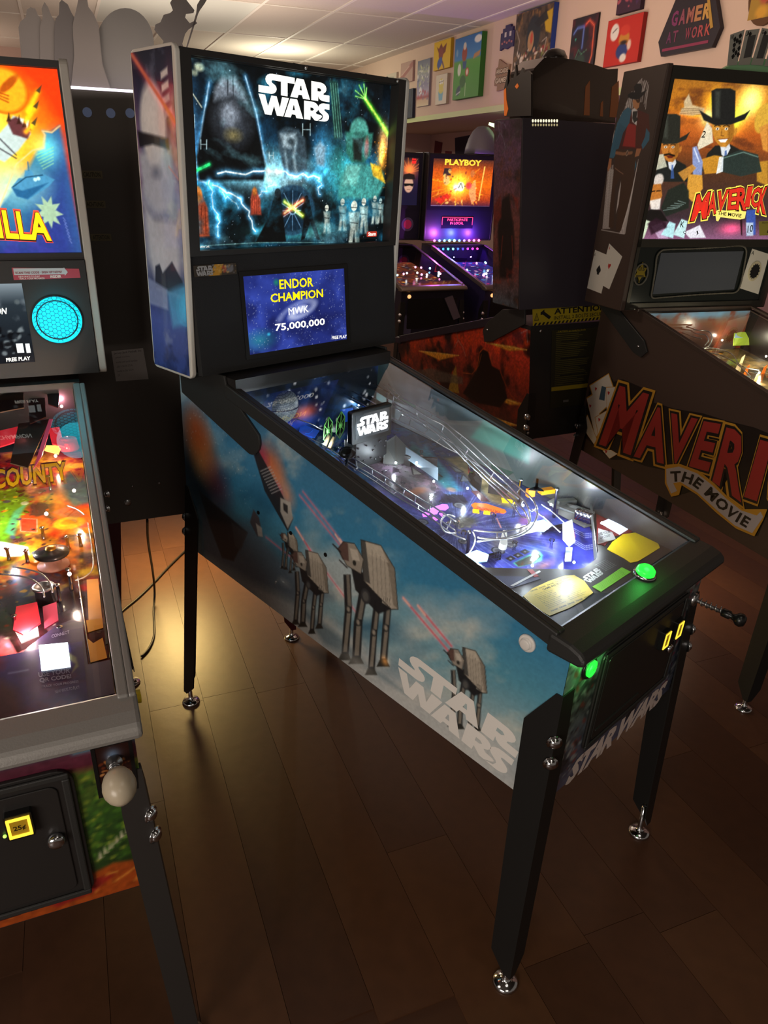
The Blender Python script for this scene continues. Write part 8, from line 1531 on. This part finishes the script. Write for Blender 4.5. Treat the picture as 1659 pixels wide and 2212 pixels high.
# oval plaque
o = canvas('oval_plaque', 'oval board printed in gold and red, cut off at the right edge', 'sign', 2.19, 2.40, 2.50, 2.80, '#5a3a1c', lambda P: (P.fill('#a8842c'), P.cloud('#5a2c18', .03, .5, .7, .9, 3), P.ell(2.29, 2.66, .05, .09, '#b83a40', .9, .01), P.ell(2.28, 2.53, .04, .03, '#d8a030', .9, .01), P.ell(2.24, 2.75, .02, .02, '#e8e0b0', .9, .004)), .02, (30, 40), circ(2.295, 2.63, .125, 28, .165))
# fan of cards on the western machine's roof
roof = Mv; tcf = Fr((0, MYF+.10, 0), (1, 0, 0), (0, 0, 1)); qf = Qm(Mv, 'y', MYF+.10); 
fan = thing('card_fan', 'cut-out fan of spade playing cards on a green base on the brown machine roof', 'topper', (Mv.tx, Mv.ty, 0), Mv.yaw)
TCF = Fr((0, MYF+.06, 0), (1, 0, 0), (0, 0, 1)); qf = Qm(Mv, 'y', MYF+.06); zr = MZT-.005
bp = qf((1558, 148), (1575, 141), (1600, 138), (1659, 138)); MB().prism([(bp[0][0]-.005, zr), (.60, zr), (.60, zr+.022), (.45, zr+.05), (bp[2][0]+.03, zr+.05), (bp[1][0], zr+.02)], TCF, -.02, 0).build('green_base', mat('mint_green_base', '#8fc490', .5), fan, Mv.T)
CP = mat('greyish_card', '#a8a498', .5)
for i, (c4, rk) in enumerate(((((1570, 142), (1591, 141), (1608, 64), (1577, 75)), '10'), (((1593, 141), (1618, 140), (1640, 62), (1610, 66)), 'J'), (((1620, 140), (1645, 142), (1670, 64), (1644, 61)), 'Q'), (((1648, 143), (1674, 146), (1702, 72), (1674, 65)), 'K'), (((1678, 146), (1700, 150), (1730, 84), (1704, 74)), 'A'))):
    P4 = [(x, max(z, zr+.015)) for x, z in qf(*c4)]; cd = MB().prism(P4, TCF, .001+i*.0015, .0022+i*.0015).build('card', CP, fan, Mv.T)
    tl_ = P4[3]; ux = ((P4[2][0]-P4[3][0]), (P4[2][1]-P4[3][1])); vx = ((P4[0][0]-P4[3][0]), (P4[0][1]-P4[3][1]))
    cp = lambda a, b: (tl_[0]+ux[0]*a+vx[0]*b, tl_[1]+ux[1]*a+vx[1]*b)
    text(rk, TCF, 0, 0, 1, 1, SPD, cd, .02, d=.0028+i*.0015, warp=cwp(cp(.06, .16), cp(.24, .16), cp(.06, .04)), T=Mv.T)
    if rk == '10':
        for a, b in ((.35, .2), (.72, .15), (.35, .38), (.72, .35), (.53, .28), (.35, .55), (.72, .55), (.53, .66), (.35, .75), (.72, .75)): x, z = cp(a, b); spade(x, z, .0085, TCF, SPD, cd, .0028+i*.0015, Mv.T)
    elif rk == 'A': x, z = cp(.5, .4); spade(x, z, .02, TCF, SPD, cd, .0028+i*.0015, Mv.T)
    else: MB().prism([cp(.28, .82), cp(.82, .8), cp(.80, .16), cp(.26, .18)], TCF, .0024+i*.0015, .0028+i*.0015).build('court_print', mat('court_grey', '#4c4a48', .6), cd, Mv.T); x, z = cp(.36, .12); spade(x, z, .008, TCF, SPD, cd, .0028+i*.0015, Mv.T)
# hangings on the recessed wall
def on_plane(px, py, P0, n): d = ray(px, py); t = (np.dot(n, P0-CAM))/np.dot(n, d); return CAM+d*t
def hang(name, label, cat, pxs, col, th=.01):
    P0 = WO+BX*1.298; P = [on_plane(px, py, P0, BX) for px, py in pxs]; c = sum(P)/len(P); k = len(P); V = [tuple(p-c) for p in P]+[tuple(p-c-BX*th) for p in P]
    o = MB().add(V, [tuple(range(k)), tuple(range(2*k-1, k-1, -1))]+[(i, k+i, k+(i+1) % k, (i+1) % k) for i in range(k)]).build(name, mat('hanging_'+col.strip('#'), col, .8)); o.location = c; tag(o, label, cat)
hang('wall_banner', 'dark red hanging banner on the recessed far wall', 'poster', ((941, 304), (956, 308), (951, 345), (938, 341)), '#6a2a34')
hang('wall_cloth', 'large dark violet cloth hanging beside the grey dome', 'cloth', ((984, 298), (1016, 292), (1014, 330), (1000, 352), (985, 352)), '#2a2238')
hang('wall_shelf_box', 'low dark box shape under the violet cloth', 'box', ((963, 340), (990, 338), (990, 358), (963, 358)), '#1c1a28', .08)
hang('wall_picture', 'small reddish poster just left of the violet cloth', 'poster', ((963, 326), (976, 327), (975, 338), (963, 337)), '#7a2c3a')
hang('wall_picture', 'tiny dark frame, the left one of two above the far backglass', 'picture', ((893, 337), (904, 334), (903, 350), (893, 352)), '#2a2430')
hang('wall_picture', 'tiny dark frame, the right one of two above the far backglass', 'picture', ((910, 335), (921, 332), (920, 349), (909, 351)), '#2a2430')
# ================================================================== cables
def cable(name, label, pts, r=.0045):
    P = [Vector(p) for p in pts]; out = []
    for i in range(len(P)-1):
        p0, p1, p2, p3 = P[max(i-1, 0)], P[i], P[i+1], P[min(i+2, len(P)-1)]
        out += [.5*((2*p1)+(p2-p0)*t+(2*p0-5*p1+4*p2-p3)*t*t+(3*p1-p0-3*p2+p3)*t**3) for t in [k/6 for k in range(6)]]
    o = MB().tube([tuple(p) for p in out+[P[-1]]], r, 8).build(name, mat('black_rubber', '#141210', .5)); tag(o, label, 'cable'); return o
def flo(px, py, h=.006): d = ray(px, py); t = (h-CAM[2])/d[2]; return tuple(CAM+d*t)
jx = J.hit(318, 1122, (0, 1, J.t), 1.30+.6*J.t); wj = Matrix.Rotation(J.yaw, 3, 'Z') @ Vector(jx)+Vector((J.tx, J.ty, 0))
cable('power_cable', 'black power cable hanging from the rear-facing machine to the floor', [(wj.x, wj.y, wj.z-.001), flo(320, 1170, .42), flo(330, 1235, .18), flo(334, 1280, .05), flo(332, 1320), flo(333, 1370), flo(322, 1400), flo(306, 1418)])
cable('power_cable', 'black power cable lying straight across the lit floor under the machines', [flo(500, 1110), flo(430, 1165), flo(400, 1190), flo(365, 1224), flo(333, 1258), flo(300, 1290), flo(272, 1313), flo(262, 1322)])
